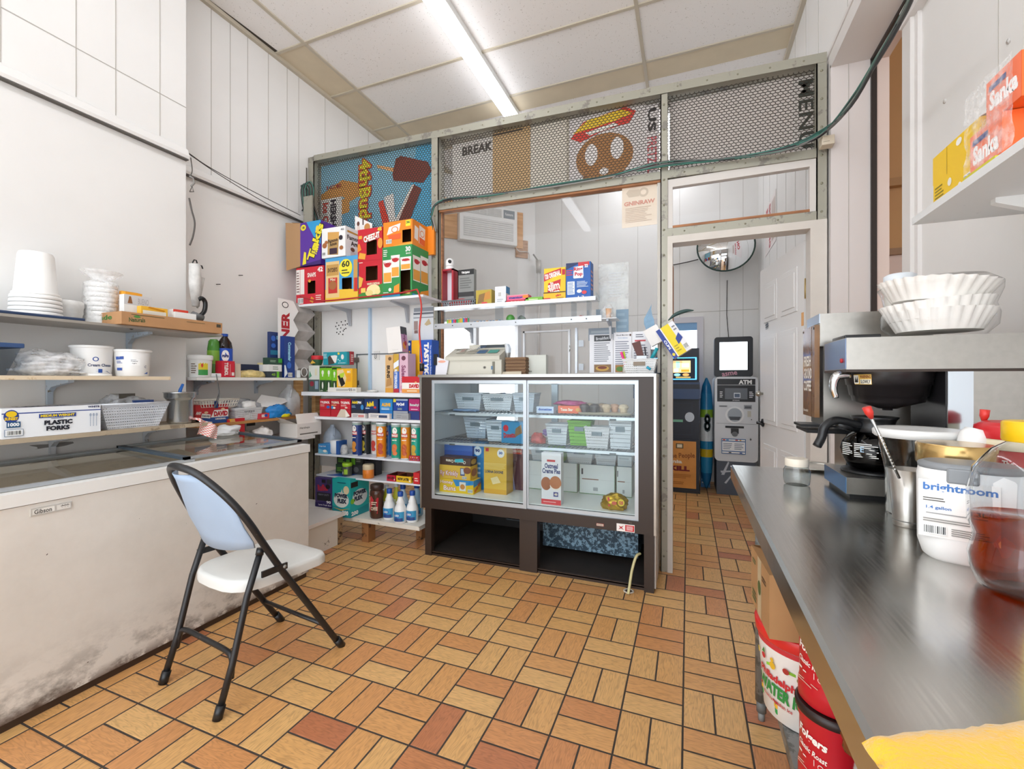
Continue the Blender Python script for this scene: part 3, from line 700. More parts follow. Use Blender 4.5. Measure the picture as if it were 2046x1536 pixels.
# ================================================================ folding chair
cx, cy, cr = -1.77, 1.1275, math.radians(-7.38)
t = thing('folding_chair', 'folding chair with pale blue-grey plastic seat and black tube frame', 'chair', (cx, cy, 0), cr)
tb = worn('#1c1d20', '#6d6257', .66, 40., .35); W = .222
pl = M('#dcdcd8', .4, nz=.06, sc=5); pb = M('#a2b6ce', .45, nz=.06, sc=6)
def prof(z):   # y of the long tube at height z
    P = [(0, .52), (.465, .224), (.59, .151), (.74, .07), (.85, .0), (.9, -.04)]
    for (a, p), (c, q) in zip(P, P[1:]):
        if z <= c: return p+(q-p)*(z-a)/(c-a)
    return P[-1][1]
arch = [(W, prof(.03), .03), (W, prof(.3), .3), (W, prof(.46), .46), (W, prof(.59), .59), (W*.97, prof(.68), .68), (W*.86, prof(.76), .76), (W*.66, prof(.83), .83), (W*.38, prof(.88), .882), (0, -.045, .9)]
arch = spline(arch+[(-x, y, z) for x, y, z in arch[-2::-1]], 5)
b = MB(); b.tube(arch, .0135, tb, 10); b.build('back_frame', t)
for s in (-1, 1): b = MB(); b.cyl((s*W, prof(0)+.004, 0), (s*W, prof(.04), .045), .017, BLK, 12); b.build('rubber_foot', t.children[0])
for s in (-1, 1):
    x = s*(W-.025); b = MB(); b.tube([(x, 0, .012), (x, .05, .17), (x, .105, .4), (x, .155, .548)], .0125, tb, 10); b.cyl((x, .152, .54), (x, .158, .565), .015, BLK, 10); o = b.build('leg', t)
    b = MB(); b.cyl((x, -.003, 0), (x, .011, .045), .0165, BLK, 12); b.build('rubber_foot', o)
x = W-.025; b = MB(); b.tube(spline([(x, .046, .12), (x-.012, .055, .18), (x-.05, .058, .2), (0, .06, .2), (-x+.05, .058, .2), (-x+.012, .055, .18), (-x, .046, .12)], 5), .01, tb, 8); b.build('stretcher', t)
b = MB(); b.cyl((-W, prof(.14), .14), (W, prof(.14), .14), .009, tb, 8); b.build('stretcher', t)
for s in (-1, 1):
    b = MB(); b.box(s*(W+.01)-.004, .14, .462, s*(W+.01)+.004, .245, .486, tb); b.cyl((s*(W+.018), .232, .474), (s*W, .232, .474), .007, '#8a8680', 8); b.build('hinge_link', t)
# seat: rounded at the back, square at the front, turned-down rim
out = []; n = 10
for k in range(n+1):
    a = PI+PI*k/n; out.append((.185*math.cos(a) if False else .19*math.cos(a), .2+.125*math.sin(a)))
out = [(-.19, .2)]+[(.19*math.copysign(abs(math.cos(a))**.6, math.cos(a)), .2+.13*math.sin(a)) for a in [PI+PI*k/12 for k in range(1, 12)]]+[(.19, .2), (.2, .42), (.185, .462), (.15, .478), (-.15, .478), (-.185, .462), (-.2, .42)]
b = MB(); N_ = len(out); c0 = (0, .3)
def ring(s, z): return [(c0[0]+(x-c0[0])*s, c0[1]+(y-c0[1])*s, z) for x, y in out]
R_ = [ring(1, .402), ring(1.0, .43), ring(.98, .442), ring(.93, .446), ring(.6, .442), ring(.2, .44)]; vs = sum(R_, []); fs = []
for j in range(len(R_)-1):
    for k in range(N_): a, c = j*N_+k, j*N_+(k+1) % N_; fs.append((a, c, c+N_, a+N_))
fs.append(tuple(range((len(R_)-1)*N_, len(R_)*N_))); b.add(vs, fs, pl, True); b.add(ring(.97, .404), [tuple(range(N_))[::-1]], pl); b.build('seat', t)
# curved plastic back panel inside the arch
rows = [(.572, .105, .195), (.6, .105, .205), (.66, .075, .198), (.73, .05, .188), (.79, .025, .165), (.84, .0, .125), (.87, -.02, .085)]
vs = []; fs = []; nu = 12
for k_, (z, y, hw) in enumerate(rows):
    for i in range(nu+1):
        u = -1+2*i/nu; vs.append((u*hw, y+.0+.045*u*u-.03+(.012 if k_ == 0 else 0), z-(.02*(1-u*u) if k_ == 0 else 0)))
vs += [(x, y+.006, z) for x, y, z in vs]; q = (nu+1)*len(rows)
for j in range(len(rows)-1):
    for i in range(nu):
        a = j*(nu+1)+i; fs += [(a, a+1, a+nu+2, a+nu+1), (q+a+nu+1, q+a+nu+2, q+a+1, q+a)]
for i in range(nu): fs += [(i, q+i, q+i+1, i+1)]; a = (len(rows)-1)*(nu+1)+i; fs += [(a, a+1, q+a+1, q+a)]
for j in range(len(rows)-1):
    a = j*(nu+1); fs += [(a, a+nu+1, q+a+nu+1, q+a)]; a += nu; fs += [(a, q+a, q+a+nu+1, a+nu+1)]
b = MB(); b.add(vs, fs, pb, True); b.build('backrest', t, label='pale blue plastic back panel')

# ================================================================ stainless work table on the right
t = thing('steel_work_table', 'long stainless steel worktable running down the right side', 'table', (.55, .75, 0))
CZ = .9; CX0, CX1, CY0, CY1 = .15, XW-.005, -.5, 1.88
def steel_top():
    mat, nt, out = newmat('brushed_steel'); p = N(nt, 'BsdfPrincipled'); p.inputs['Metallic'].default_value = 1; p.inputs['Base Color'].default_value = lin('#c8c6c2')
    tc = N(nt, 'TexCoord'); mp = N(nt, 'Mapping'); mp.inputs['Scale'].default_value = (140, 4, 4); n = N(nt, 'TexNoise'); n.inputs['Scale'].default_value = 2; n.inputs['Detail'].default_value = 4
    nt.links.new(tc.outputs['Object'], mp.inputs[0]); nt.links.new(mp.outputs[0], n.inputs['Vector'])
    r = N(nt, 'MapRange'); r.inputs['To Min'].default_value = .13; r.inputs['To Max'].default_value = .3; nt.links.new(n.outputs['Fac'], r.inputs['Value']); nt.links.new(r.outputs[0], p.inputs['Roughness'])
    bp = N(nt, 'Bump'); bp.inputs['Strength'].default_value = .03; bp.inputs['Distance'].default_value = .001; nt.links.new(n.outputs['Fac'], bp.inputs['Height']); nt.links.new(bp.outputs[0], p.inputs['Normal'])
    nt.links.new(p.outputs[0], out.inputs[0]); return mat
st = steel_top(); b = MB()
b.extr([(CX0+.006, CY0, CZ), (CX0, CY0, CZ-.006), (CX0, CY0, CZ-.05), (CX0+.02, CY0, CZ-.055), (CX0+.02, CY0, CZ-.02), (CX1, CY0, CZ-.02), (CX1, CY0, CZ)], (0, CY1-CY0, 0), st)
b.box(CX0, CY1-.004, CZ-.05, CX1, CY1, CZ-.004, st); pw(b, 'tabletop', t)
gv = worn('#8f9190', '#6d6f6d', .5, 18., .45, .5)
b = MB(); b.box(.27, CY0, .17, CX1-.03, 1.8, .19, gv); b.box(.262, CY0, .15, .27, 1.8, .19, gv); pw(b, 'undershelf', t)
for x, y in ((.245, 1.82), (.85, 1.82), (.245, -.3), (.85, -.3)):
    b = MB(); b.cyl((x, y, .07), (x, y, CZ-.05), .02, gv, 14); b.cyl((x, y, .03), (x, y, .07), .016, '#6b6d6c', 12); b.cyl((x, y, 0), (x, y, .03), .011, '#8b8d8c', 10); pw(b, 'leg', t)
# ================================================================ coffee corner on the work table
def dpt(px, d):
    u = (px-CXP)/FPX; return d*(DV[0]+u*RV[0]), d*(DV[1]+u*RV[1])
# brewer
BX, BY0, BY1 = .40, 1.46, 1.67
t = thing('coffee_brewer', 'stainless steel coffee brewer with black funnel on the worktable', 'coffee maker', ((BX+.84)/2, (BY0+BY1)/2, CZ))
xc = .615
b = MB(); b.box(BX, BY0, 1.25, .86, BY1, 1.336, SS); b.box(BX-.001, BY0+.005, 1.252, BX, BY1-.005, 1.334, M('#7f93b3', .3, .7)); b.box(BX+.0, BY0+.002, 1.243, .86, BY1-.002, 1.25, '#3a2d25')
b.cyl((BX-.006, BY0+.03, 1.275), (BX, BY0+.03, 1.275), .006, '#b3242a'); pw(b, 'head', t)
b = MB(); b.box(xc, BY0+.004, .93, .86, BY1-.004, 1.243, SS); b.box(xc, BY0+.003, 1.0, xc+.05, BY0+.0045, 1.243, M('#dfe8f2', .08, 1.)); b.box(xc-.002, BY0+.01, .93, xc, BY1-.01, 1.243, M('#2f2d30', .25, .4)); pw(b, 'column', t)
b = MB(); b.extr([(BX, BY0, CZ+.012), (BX, BY1, CZ+.012), (BX+.5, BY1, CZ+.012), (BX+.5, BY0, CZ+.012)], (0, 0, .045), SS); b.box(BX-.001, BY0+.002, CZ+.013, BX, BY1-.002, CZ+.056, M('#4f82b5', .25, .8)); b.box(BX+.01, BY0+.01, CZ, BX+.48, BY1-.01, CZ+.012, BLK); pw(b, 'base', t)
PX, PY = .495, 1.565
b = MB(); b.lathe([(.075, 0), (.08, .004), (.078, .008), (.06, .009)], BLK, (PX, PY, CZ+.057), 28); pw(b, 'warmer_plate', t)
b = MB(); b.box(.415, 1.53, 1.336, .5, 1.65, 1.35, BLK, bev=.003); pw(b, 'top_warmer', t)
b = MB(); bk = M('#262223', .3); b.lathe([(.022, -.102), (.03, -.098), (.08, -.082), (.084, -.066), (.087, -.066), (.092, -.036), (.095, -.036), (.1, 0)], bk, (PX+.03, PY, 1.243), 28); b.cyl((PX+.03, PY, 1.136), (PX+.03, PY, 1.15), .012, bk)
f_ = cylwrap((PX+.03, PY, 1.243), .0955, -.034, .028, 205, 232, .099)
wrapmarks(b, f_, [('r', 0, 0, 1, 1, '#d9b25a'), ('r', .38, .05, .98, .5, '#f0ead8'), ('t', 'WARNING', .4, .6, .97, .92, '#7a2a14'), ('t', 'SLOWLY', .42, .1, .95, .45, '#1d1b1c'), ('r', .03, .08, .33, .92, '#f2eee2'), ('p', [(.08, .2), (.15, .8), (.2, .4), (.28, .85), (.3, .2)], '#222')])
pw(b, 'brew_funnel', t)
b = MB(); b.tube(spline([(BX+.02, PY-.06, 1.235), (BX-.012, PY-.065, 1.232), (BX-.02, PY-.065, 1.2), (BX-.013, PY-.065, 1.17)], 5), [.009, .01, .011, .012, .012, .012, .012, .012, .011, .011, .01, .01, .009, .009, .008, .007][:16], CHROME, 8); pw(b, 'funnel_handle', t, label='chrome funnel handle')
b = MB(); b.box(xc+.003, BY0-.002, 1.0, xc+.07, BY0+.003, 1.045, BLK); b.box(xc+.02, BY0-.005, 1.008, xc+.036, BY0, 1.035, M('#c2242c', .3, em=.3)); b.box(xc+.045, BY0-.005, 1.01, xc+.06, BY0, 1.03, '#0d0d0f'); pw(b, 'switch', t)
# carafe
t = thing('coffee_carafe', 'round glass coffee pot with black collar standing on the brewer warmer', 'coffee pot', (PX, PY, CZ+.067))
z = CZ+.0685; b = MB(); b.lathe([(.05, 0), (.062, .006), (.076, .035), (.08, .055), (.075, .075), (.06, .095), (.042, .108), (.038, .112)], glass('#54402c', .9, .75), (PX, PY, z), 32)
f_ = cylwrap((PX, PY, z), .0795, .035, .045, 205, 262)
wrapmarks(b, f_, [('l', .25, .05, .95, .95, 8, '#e9e7e2'), ('l', -.25, .1, .2, .9, 7, '#e9e7e2'), ('t', 'E', .45, .4, .56, .75, '#a9c4d8')]); pw(b, 'glass_bowl', t)
b = MB(); b.lathe([(.0001, .001), (.048, .001), (.06, .007), (.0735, .035), (.077, .05), (.0001, .05)], M('#2a1409', .15), (PX, PY, z), 28); pw(b, 'coffee', t)
b = MB(); b.lathe([(.045, .104), (.05, .106), (.05, .12), (.046, .13), (.05, .14), (.056, .148), (.05, .149), (.0001, .142)], BLK, (PX, PY, z), 28); pw(b, 'collar', t)
b = MB(); b.tube(spline([(PX-.04, PY-.02, z+.122), (PX-.075, PY-.035, z+.133), (PX-.11, PY-.05, z+.137), (PX-.135, PY-.06, z+.118), (PX-.142, PY-.063, z+.09), (PX-.155, PY-.07, z+.065)], 5), .0115, BLK, 8); b.tube([(PX-.045, PY-.02, z+.11), (PX-.1, PY-.043, z+.128)], .008, BLK, 8); pw(b, 'handle', t)
# grinder
gx0, gx1, gy0, gy1 = .395, .68, 1.70, 1.86
t = thing('coffee_grinder', 'tall steel coffee grinder with brown lettered front panel behind the brewer', 'coffee grinder', (.52, 1.78, CZ))
b = MB(); b.box(gx0, gy0, 1.33, gx1, gy1, 1.435, SS); b.box(gx0+.01, gy0+.003, 1.075, gx1, gy1-.003, 1.33, M('#a9a6a0', .3, .9)); b.box(.47, gy0+.02, CZ, gx1, gy1-.02, 1.08, SS); b.box(gx0-.002, gy0, 1.405, gx0, gy1, 1.435, M('#b7c4d6', .3, .8)); pw(b, 'housing', t)
b = MB(); b.box(gx0-.014, gy0+.004, 1.1, gx0, gy1-.004, 1.4, M('#84603f', .25, nz=.35, sc=9))
gw = gy1-gy0-.008
b.marks(((gx0-.014, gy1-.004, 1.1), (0, -1, 0), (0, 0, 1), gw, .3), [('r', .0, 0, .74, 1, M('#8f6c50', .15, nz=.25, sc=14)), ('t', 'FRESH', .1, .56, .72, .68, '#ece6dc', 0, .03), ('t', 'GROUND', .1, .42, .8, .54, '#ece6dc', 0, .03), ('t', 'COFFEE', .1, .28, .76, .4, '#ece6dc', 0, .03), ('t', 'Bloomfield', .1, .045, .5, .075, '#d9d2c4')]); pw(b, 'front_panel', t)
b = MB()
for x, y in ((gx0-.016, gy0+.01), (gx0-.016, gy1-.01)): b.cyl((x, y, 1.39), (x+.006, y, 1.39), .004, '#3a3633', 8)
b.cyl((gx0+.14, gy0-.002, 1.10), (gx0+.14, gy0+.004, 1.10), .008, '#151515', 10); pw(b, 'screw', t, kind='stuff')
b = MB(); b.box(.36, gy0, 1.05, .5, gy1, 1.06, BLK); b.box(.345, gy0+.02, 1.068, .48, gy1-.04, 1.076, BLK); pw(b, 'drip_shelf', t)
# white lidded jar on the grinder
jx, jy = dpt(1798, 1.52); b = MB(); b.lathe([(.04, 0), (.042, .01), (.042, .1), (.038, .115)], M('#e4e0d6', .3), (jx, jy, 1.436), 24); 
t = thing('lidded_jar', 'cream jar with white lid standing on the coffee grinder', 'jar', (jx, jy, 1.436)); pw(b, 'jar_body', t)
b = MB(); b.lathe([(.042, .112), (.044, .12), (.0445, .14), (.035, .146)], M('#e6ecf2', .3), (jx, jy, 1.436), 24); b.lathe([(.0425, .104), (.0425, .113)], '#6b7078', (jx, jy, 1.436), 24); pw(b, 'lid', t)
# bagged coffee filters
fx_, fy_ = .635, 1.562
t = thing('coffee_filter_stack', 'plastic-wrapped stack of fluted white paper coffee filters on the brewer', 'coffee filters', (fx_, fy_, 1.338))
def flute(b, cx, cy, z, r0, r1, h, m, ry=0):
    n = 112; vs = []; fs = []; Q = Matrix.Translation((cx, cy, z)) @ Matrix.Rotation(ry, 4, 'Y')
    for j in range(5):
        v = j/4; 
        for k in range(n):
            a = 2*PI*k/n; r = r0+(r1-r0)*v+(.006*v)*math.cos(a*28); vs.append(tuple(Q @ V((r*math.cos(a), r*math.sin(a), h*v))))
    for j in range(4):
        for k in range(n): a, c = j*n+k, j*n+(k+1) % n; fs.append((a, c, c+n, a+n))
    b.add(vs, fs, m, True); b.add(vs[:n], [tuple(range(n))[::-1]], m)
    o = Q @ V((0, 0, h*.75)); b.add(vs[4*n:], [tuple(range(n))], m)
fm_ = M('#f0ece6', .8, bump=.3, sc=60)
b = MB(); flute(b, fx_, fy_, 1.353, .088, .112, .055, fm_); pw(b, 'filter_bundle', t)
b = MB(); flute(b, fx_-.005, fy_, 1.388, .098, .114, .045, fm_, -.06); pw(b, 'filter_bundle', t)
b = MB(); flute(b, fx_-.008, fy_, 1.43, .09, .122, .055, fm_, .1); pw(b, 'filter_bundle', t)
b = MB(); n = 40; vs = []; from mathutils import noise
pr = [(.09, 0), (.118, .03), (.12, .06), (.112, .085), (.124, .12), (.128, .14), (.1, .158), (.03, .163)]
for j, (r, z) in enumerate(pr):
    for k in range(n):
        a = 2*PI*k/n; q = 1+.06*noise.noise(V((math.cos(a)*2, math.sin(a)*2, z*30))); vs.append((fx_+r*q*math.cos(a), fy_+min(r*q, .118)*math.sin(a), 1.337+z))
b.add(vs, [(j*n+k, j*n+(k+1) % n, (j+1)*n+(k+1) % n, (j+1)*n+k) for j in range(len(pr)-1) for k in range(n)], glass('#ffffff', .9, .97, .12), True); pw(b, 'plastic_wrap', t)
# clear jar with cream lid
jx, jy, _ = onz(1592, 968, CZ)
t = thing('glass_jar', 'small empty glass jar with cream lid near the far end of the worktable', 'jar', (jx, jy, CZ))
b = MB(); b.lathe([(.028, 0), (.034, .004), (.036, .02), (.036, .045), (.03, .056), (.029, .062)], glass('#f2f8f8', 2.2, .94, .04), (jx, jy, CZ), 24); pw(b, 'jar_body', t)
b = MB(); b.lathe([(.0315, .058), (.032, .06), (.032, .078), (.03, .081)], M('#e6dccb', .4), (jx, jy, CZ), 24); pw(b, 'lid', t)
b = MB(); px_, py_ = dpt(1652, 1.66); b.lathe([(.03, 0), (.075, .006), (.09, .012), (.094, .01), (.03, .003)], M('#c9c6be', .3, .6), (px_-.05, py_-.06, CZ), 28); one(b, 'metal_disc', 'round flat metal lid lying behind the glass jar', 'lid')
# deli tub, gold-lid jar, canister, cup, spoons
def P2(px, d): x, y = dpt(px, d); return x, y
x, y = P2(1834, 1.06)
t = thing('clear_plastic_tub', 'tall clear plastic tub with white rim behind the steel cup', 'tub', (x, y, CZ))
b = MB(); b.lathe([(.058, 0), (.06, .004), (.062, .1), (.0775, .195)], glass('#e3e6e6', 2., .86, .1), (x, y, CZ), 30); b.lathe([(.056, .002), (.0595, .1), (.061, .105), (.0001, .11)], M('#f1efea', .6), (x, y, CZ), 28); pw(b, 'tub_body', t)
b = MB(); b.lathe([(.08, .185), (.085, .19), (.086, .2), (.08, .206), (.06, .203)], M('#e6e6e4', .3), (x, y, CZ), 30); pw(b, 'lid', t)
cx_, cy_, _ = onz(1814, 1050, CZ)
t = thing('steel_cup', 'tapered brushed steel cup in front of the clear tub', 'cup', (cx_, cy_, CZ))
b = MB(); b.lathe([(.024, 0), (.026, .002), (.0265, .012), (.0355, .125), (.0345, .125), (.025, .012), (.0001, .01)], SS, (cx_, cy_, CZ), 30); b.lathe([(.0268, .012), (.027, .014)], '#6f6d69', (cx_, cy_, CZ), 24); pw(b, 'cup_body', t)
def spoon(px0, py0, px1, py1, d0, d1, label, grp):
    a = dpt(px0, d0); c = dpt(px1, d1); p = V((a[0], a[1], EYE-(py0-CYP)/FPX*d0)); q = V((c[0], c[1], EYE-(py1-CYP)/FPX*d1))
    t = thing('stirring_spoon', label, 'spoon', tuple(p), 0, grp)
    b = MB(); b.tube([p, q], .0028, CHROME, 8)
    for k in range(12): b.sphere(tuple(p+(q-p)*(.15+.05*k)), .0036, CHROME, 6)
    pw(b, 'handle', t); b = MB(); e = (q-p).normalized(); b.tube([q-e*.004, q+e*.008, q+e*.022], [.004, .008, .0085], M('#d4352c', .35), 10); pw(b, 'red_tip', t)
spoon(1797, 955, 1740, 832, .955, .955, 'long twisted spoon with red tip standing in the steel cup', 'red-tipped spoons')
spoon(1944, 1044, 1966, 838, 1.0, .985, 'red-tipped spoon rising behind the gold-lidded jar', 'red-tipped spoons')
x, y = P2(1908, .9)
t = thing('gold_lidded_jar', 'glass jar with wide gold lid behind the white canister', 'jar', (x, y, CZ))
b = MB(); b.lathe([(.05, 0), (.056, .006), (.057, .13), (.054, .15)], glass('#e8eef2', 2., .92), (x, y, CZ), 28); b.lathe([(.048, .004), (.053, .008), (.053, .1), (.0001, .105)], M('#8a6a4a', .6, nz=.3, sc=50), (x, y, CZ), 24); pw(b, 'jar_body', t)
f_ = cylwrap((x, y, CZ), .0565, .03, .1, 175, 215); b = MB(); wrapmarks(b, f_, [('l', .1, 0, .9, 1, 12, '#30343c')]); pw(b, 'label', t)
b = MB(); b.lathe([(.0575, .15), (.0605, .154), (.0605, .19), (.058, .193)], M('#c7a66c', .22, .85), (x, y, CZ), 32); pw(b, 'lid', t, label='wide brass-coloured lid')
x, y = P2(1922, .955); b = MB(); ex = P2(1900, 1.02); top = P2(1913, 1.02); tz = EYE-(862-CYP)/FPX*1.02
b.tube([(x, y, CZ), (x, y, CZ+.14), (x+.012, y, tz-.03), (x+.022, y+.004, tz), (x+.026, y+.005, tz+.012)], [.012, .014, .022, .024, .018], M('#f3f2f0', .3), 16); one(b, 'milk_frother', 'white rounded appliance handle poking up behind the gold lid', 'frother')
x, y = P2(1937, .79)
t = thing('storage_canister', 'white rounded canister with grey lid labelled in blue on the worktable', 'canister', (x, y, CZ), -.38)
def rrect(w, d, r, n=5):
    o = []
    for cx, cy, a0 in ((w/2-r, d/2-r, 0), (-w/2+r, d/2-r, 90), (-w/2+r, -d/2+r, 180), (w/2-r, -d/2+r, 270)):
        for k in range(n+1): a = math.radians(a0+90*k/n); o.append((cx+r*math.cos(a), cy+r*math.sin(a)))
    return o
def loft(b, rings, m, smooth=True, cap=True):
    n = len(rings[0]); vs = sum(rings, []); b.add(vs, [(j*n+k, j*n+(k+1) % n, (j+1)*n+(k+1) % n, (j+1)*n+k) for j in range(len(rings)-1) for k in range(n)], m, smooth)
    if cap: b.add(rings[0], [tuple(range(n))[::-1]], m); b.add(rings[-1], [tuple(range(n))], m)
R = lambda w, d, r, z: [(p, q, z) for p, q in rrect(w, d, r)]
wc = M('#f2f1ee', .3); b = MB(); loft(b, [R(.11, .07, .03, 0), R(.125, .085, .04, .006), R(.138, .1, .045, .03), R(.14, .1, .045, .15), R(.136, .096, .045, .162)], wc)
b.marks(((-.066, -.0505, .045), (1, 0, 0), (0, 0, 1), .1, .1), [('r', 0, 0, 1, 1, '#f4f1ec'), ('t', 'brightroom', .06, .78, .97, .95, '#3f74b8', 0, .03), ('l', .06, .62, .42, .7, 2, '#55524e'), ('t', '1.4 gallon', .1, .48, .42, .55, '#3f74b8'), ('t', '5.3L', .62, .46, .85, .53, '#3f74b8'), ('l', .1, .4, .9, .44, 1, '#999'), ('b', .06, .05, .36, .22), ('l', .42, .06, .9, .2, 4, '#8a8782'), ('l', .06, .26, .7, .34, 2, '#8a8782')])
b.build('canister_body', t); b = MB(); gy = M('#85888b', .35); loft(b, [R(.13, .092, .043, .16), R(.137, .098, .045, .164), R(.137, .098, .045, .17), R(.12, .085, .04, .174)], gy); b.box(-.03, -.054, .142, .01, -.045, .168, gy, bev=.003); b.build('lid', t)
x, y = P2(2068, .665)
t = thing('honey_jug', 'big clear ribbed jug half full of amber honey with yellow cap', 'jug', (x, y, CZ))
pj = [(.05, 0), (.062, .006), (.07, .03), (.072, .05), (.0665, .075), (.0665, .085), (.072, .1), (.073, .15), (.066, .185), (.045, .215), (.03, .226), (.028, .232)]
b = MB(); b.lathe(pj, glass('#f8fafc', 2.2, .93, .06), (x, y, CZ), 32); pw(b, 'jug_body', t)
b = MB(); b.lathe([(.0001, .003)]+[(max(.001, r-.003), z+.002) for r, z in pj[1:7]]+[(.069, .112), (.0001, .112)], glass('#e89440', .9, .93), (x, y, CZ), 30); pw(b, 'honey', t)
b = MB(); b.lathe([(.033, .228), (.035, .23), (.035, .256), (.032, .259)], M('#e5b90f', .35), (x, y, CZ), 24); pw(b, 'cap', t)
f_ = cylwrap((x, y, CZ), .0728, .04, .115, 236, 300); b = MB(); wrapmarks(b, f_, [('r', 0, 0, 1, 1, '#edd65a'), ('t', 'WILD', .08, .74, .6, .92, '#3a2c18'), ('t', 'HONEY', .08, .54, .7, .72, '#3a2c18'), ('r', .06, .12, .5, .3, '#f7f3e6'), ('b', .1, .14, .45, .28)]); pw(b, 'label', t, label='yellow honey label')
x, y = P2(2052, .92)
t = thing('red_lidded_tub', 'round tub with red lid and cream band behind the honey jug', 'tub', (x, y, CZ))
b = MB(); b.lathe([(.055, 0), (.06, .005), (.071, .18)], M('#b8262b', .4), (x, y, CZ), 30)
f_ = cylwrap((x, y, CZ), .069, .13, .03, 195, 262, .071); wrapmarks(b, f_, [('t', 'The', .3, .55, .5, .95, '#f2ede2'), ('t', 'ORIGINAL', .32, 0, .95, .5, '#f2ede2')]); pw(b, 'tub_body', t)
b = MB(); b.lathe([(.073, .178), (.075, .18), (.076, .2), (.072, .205)], M('#efe3c4', .4), (x, y, CZ), 30); b.lathe([(.078, .2), (.079, .205), (.077, .225), (.064, .233)], M('#c8252c', .35), (x, y, CZ), 30); pw(b, 'lid', t)
# yellow cloth in the foreground
def cloth_mat():
    mat, nt, out = newmat('yellow_microfibre'); p = N(nt, 'BsdfPrincipled'); p.inputs['Base Color'].default_value = lin('#f2b818'); p.inputs['Roughness'].default_value = .95; p.inputs['Sheen Weight'].default_value = .6
    tc = N(nt, 'TexCoord'); n = N(nt, 'TexNoise'); n.inputs['Scale'].default_value = 260; n.inputs['Detail'].default_value = 6; nt.links.new(tc.outputs['Object'], n.inputs['Vector'])
    bp = N(nt, 'Bump'); bp.inputs['Strength'].default_value = .8; bp.inputs['Distance'].default_value = .002; nt.links.new(n.outputs['Fac'], bp.inputs['Height']); nt.links.new(bp.outputs[0], p.inputs['Normal'])
    nt.links.new(p.outputs[0], out.inputs[0]); return mat
b = MB(); n1, n2 = 60, 50; vs = []
c0 = V((.142, .478, 0)); ux = V((.9, .48, 0)).normalized(); uy = V((.18, -1, 0)).normalized()
for l in (0, 1):
    for j in range(n2+1):
        for i in range(n1+1):
            u, v = i/n1, j/n2; e = min(u*8, v*8, (1-u)*8, (1-v)*8, 1); h = .018*math.sqrt(max(0, 1-(1-e)**2)) if l else 0
            p = c0+ux*(u*.45+.004*noise.noise(V((v*9, 0, 1))))+uy*(v*.3+.004*noise.noise(V((u*12, 3, 1)))); w_ = .004*noise.noise(V((u*6, v*6, 2)))*e if l else 0
            vs.append((p.x, p.y, CZ+.001+h+w_+(.0025*noise.noise(V((u*70, v*60, 5))) if l else 0)))
q = (n1+1)*(n2+1); fs = []
for j in range(n2):
    for i in range(n1): a = j*(n1+1)+i; fs += [(q+a, q+a+1, q+a+n1+2, q+a+n1+1), (a+n1+1, a+n1+2, a+1, a)]
for i in range(n1): fs += [(i, i+1, q+i+1, q+i)]
for j in range(n2): a = j*(n1+1); fs += [(a, q+a, q+a+n1+1, a+n1+1)]
b.add([(x, y, z) for x, y, z in vs], fs, cloth_mat(), True); one(b, 'cleaning_cloth', 'fluffy yellow cloth folded at the near end of the worktable', 'cloth')

# ---------------------------------------------------------------- under the worktable
bx, by = .345, 1.62
t = thing('water_ice_bucket', 'white bucket with red rim and fruit label under the worktable', 'bucket', (bx, by, .192))
b = MB(); b.lathe([(.115, 0), (.12, .004), (.138, .26)], M('#f1efea', .35), (bx, by, .192), 36)
f_ = cylwrap((bx, by, .192), .1205, .02, .22, 182, 300, .1365)
wrapmarks(b, f_, [('r', 0, .9, 1, .97, '#c9333a'), ('p', [(0, .08), (.3, .0), (.7, -.02), (1, .06), (1, .12), (.7, .05), (.3, .07), (0, .15)], '#2f9a4a'), ('p', [(0, .16), (.3, .08), (.7, .06), (1, .14), (1, .22), (.7, .12), (.3, .14), (0, .22)], '#e8b32c'), ('p', [(0, .23), (.3, .15), (.7, .13), (1, .22), (1, .24), (.7, .16), (.3, .18), (0, .26)], '#c9333a'),
 ('p', [(.2, .66), (.5, .72), (.9, .6), (.9, .57), (.5, .68), (.2, .62)], '#8cc63f'),
 ('s', 'Philadelphia', .08, .42, .62, .56, '#c92a33', -4, .04), ('s', 'WATER ICE', .05, .24, .68, .42, '#2b8a3e', -5, .05), ('s', 'Premium Italian Ice', .12, .16, .5, .21, '#b8323a', -4, .02),
 ('e', .06, .74, .02, .045, '#e8c72c'), ('e', .17, .73, .03, .04, '#c92a33'), ('p', [(.15, .78), (.19, .86), (.2, .78)], '#3a8a3c'), ('e', .3, .68, .035, .05, '#e3b52c'), ('e', .3, .76, .02, .03, '#e3b52c'), ('e', .45, .71, .032, .04, '#a8322c'), ('e', .58, .66, .03, .04, '#8a7a2c')])
pw(b, 'bucket_body', t)
b = MB(); b.lathe([(.139, .235), (.143, .24), (.146, .27), (.142, .275), (.12, .272)], M('#dd2f2c', .35), (bx, by, .192), 36); pw(b, 'lid', t, label='red lid rim')
t = thing('condiment_carton', 'opened brown cardboard carton on top of the fruit-label bucket', 'box', (.345, 1.61, .471), math.radians(4))
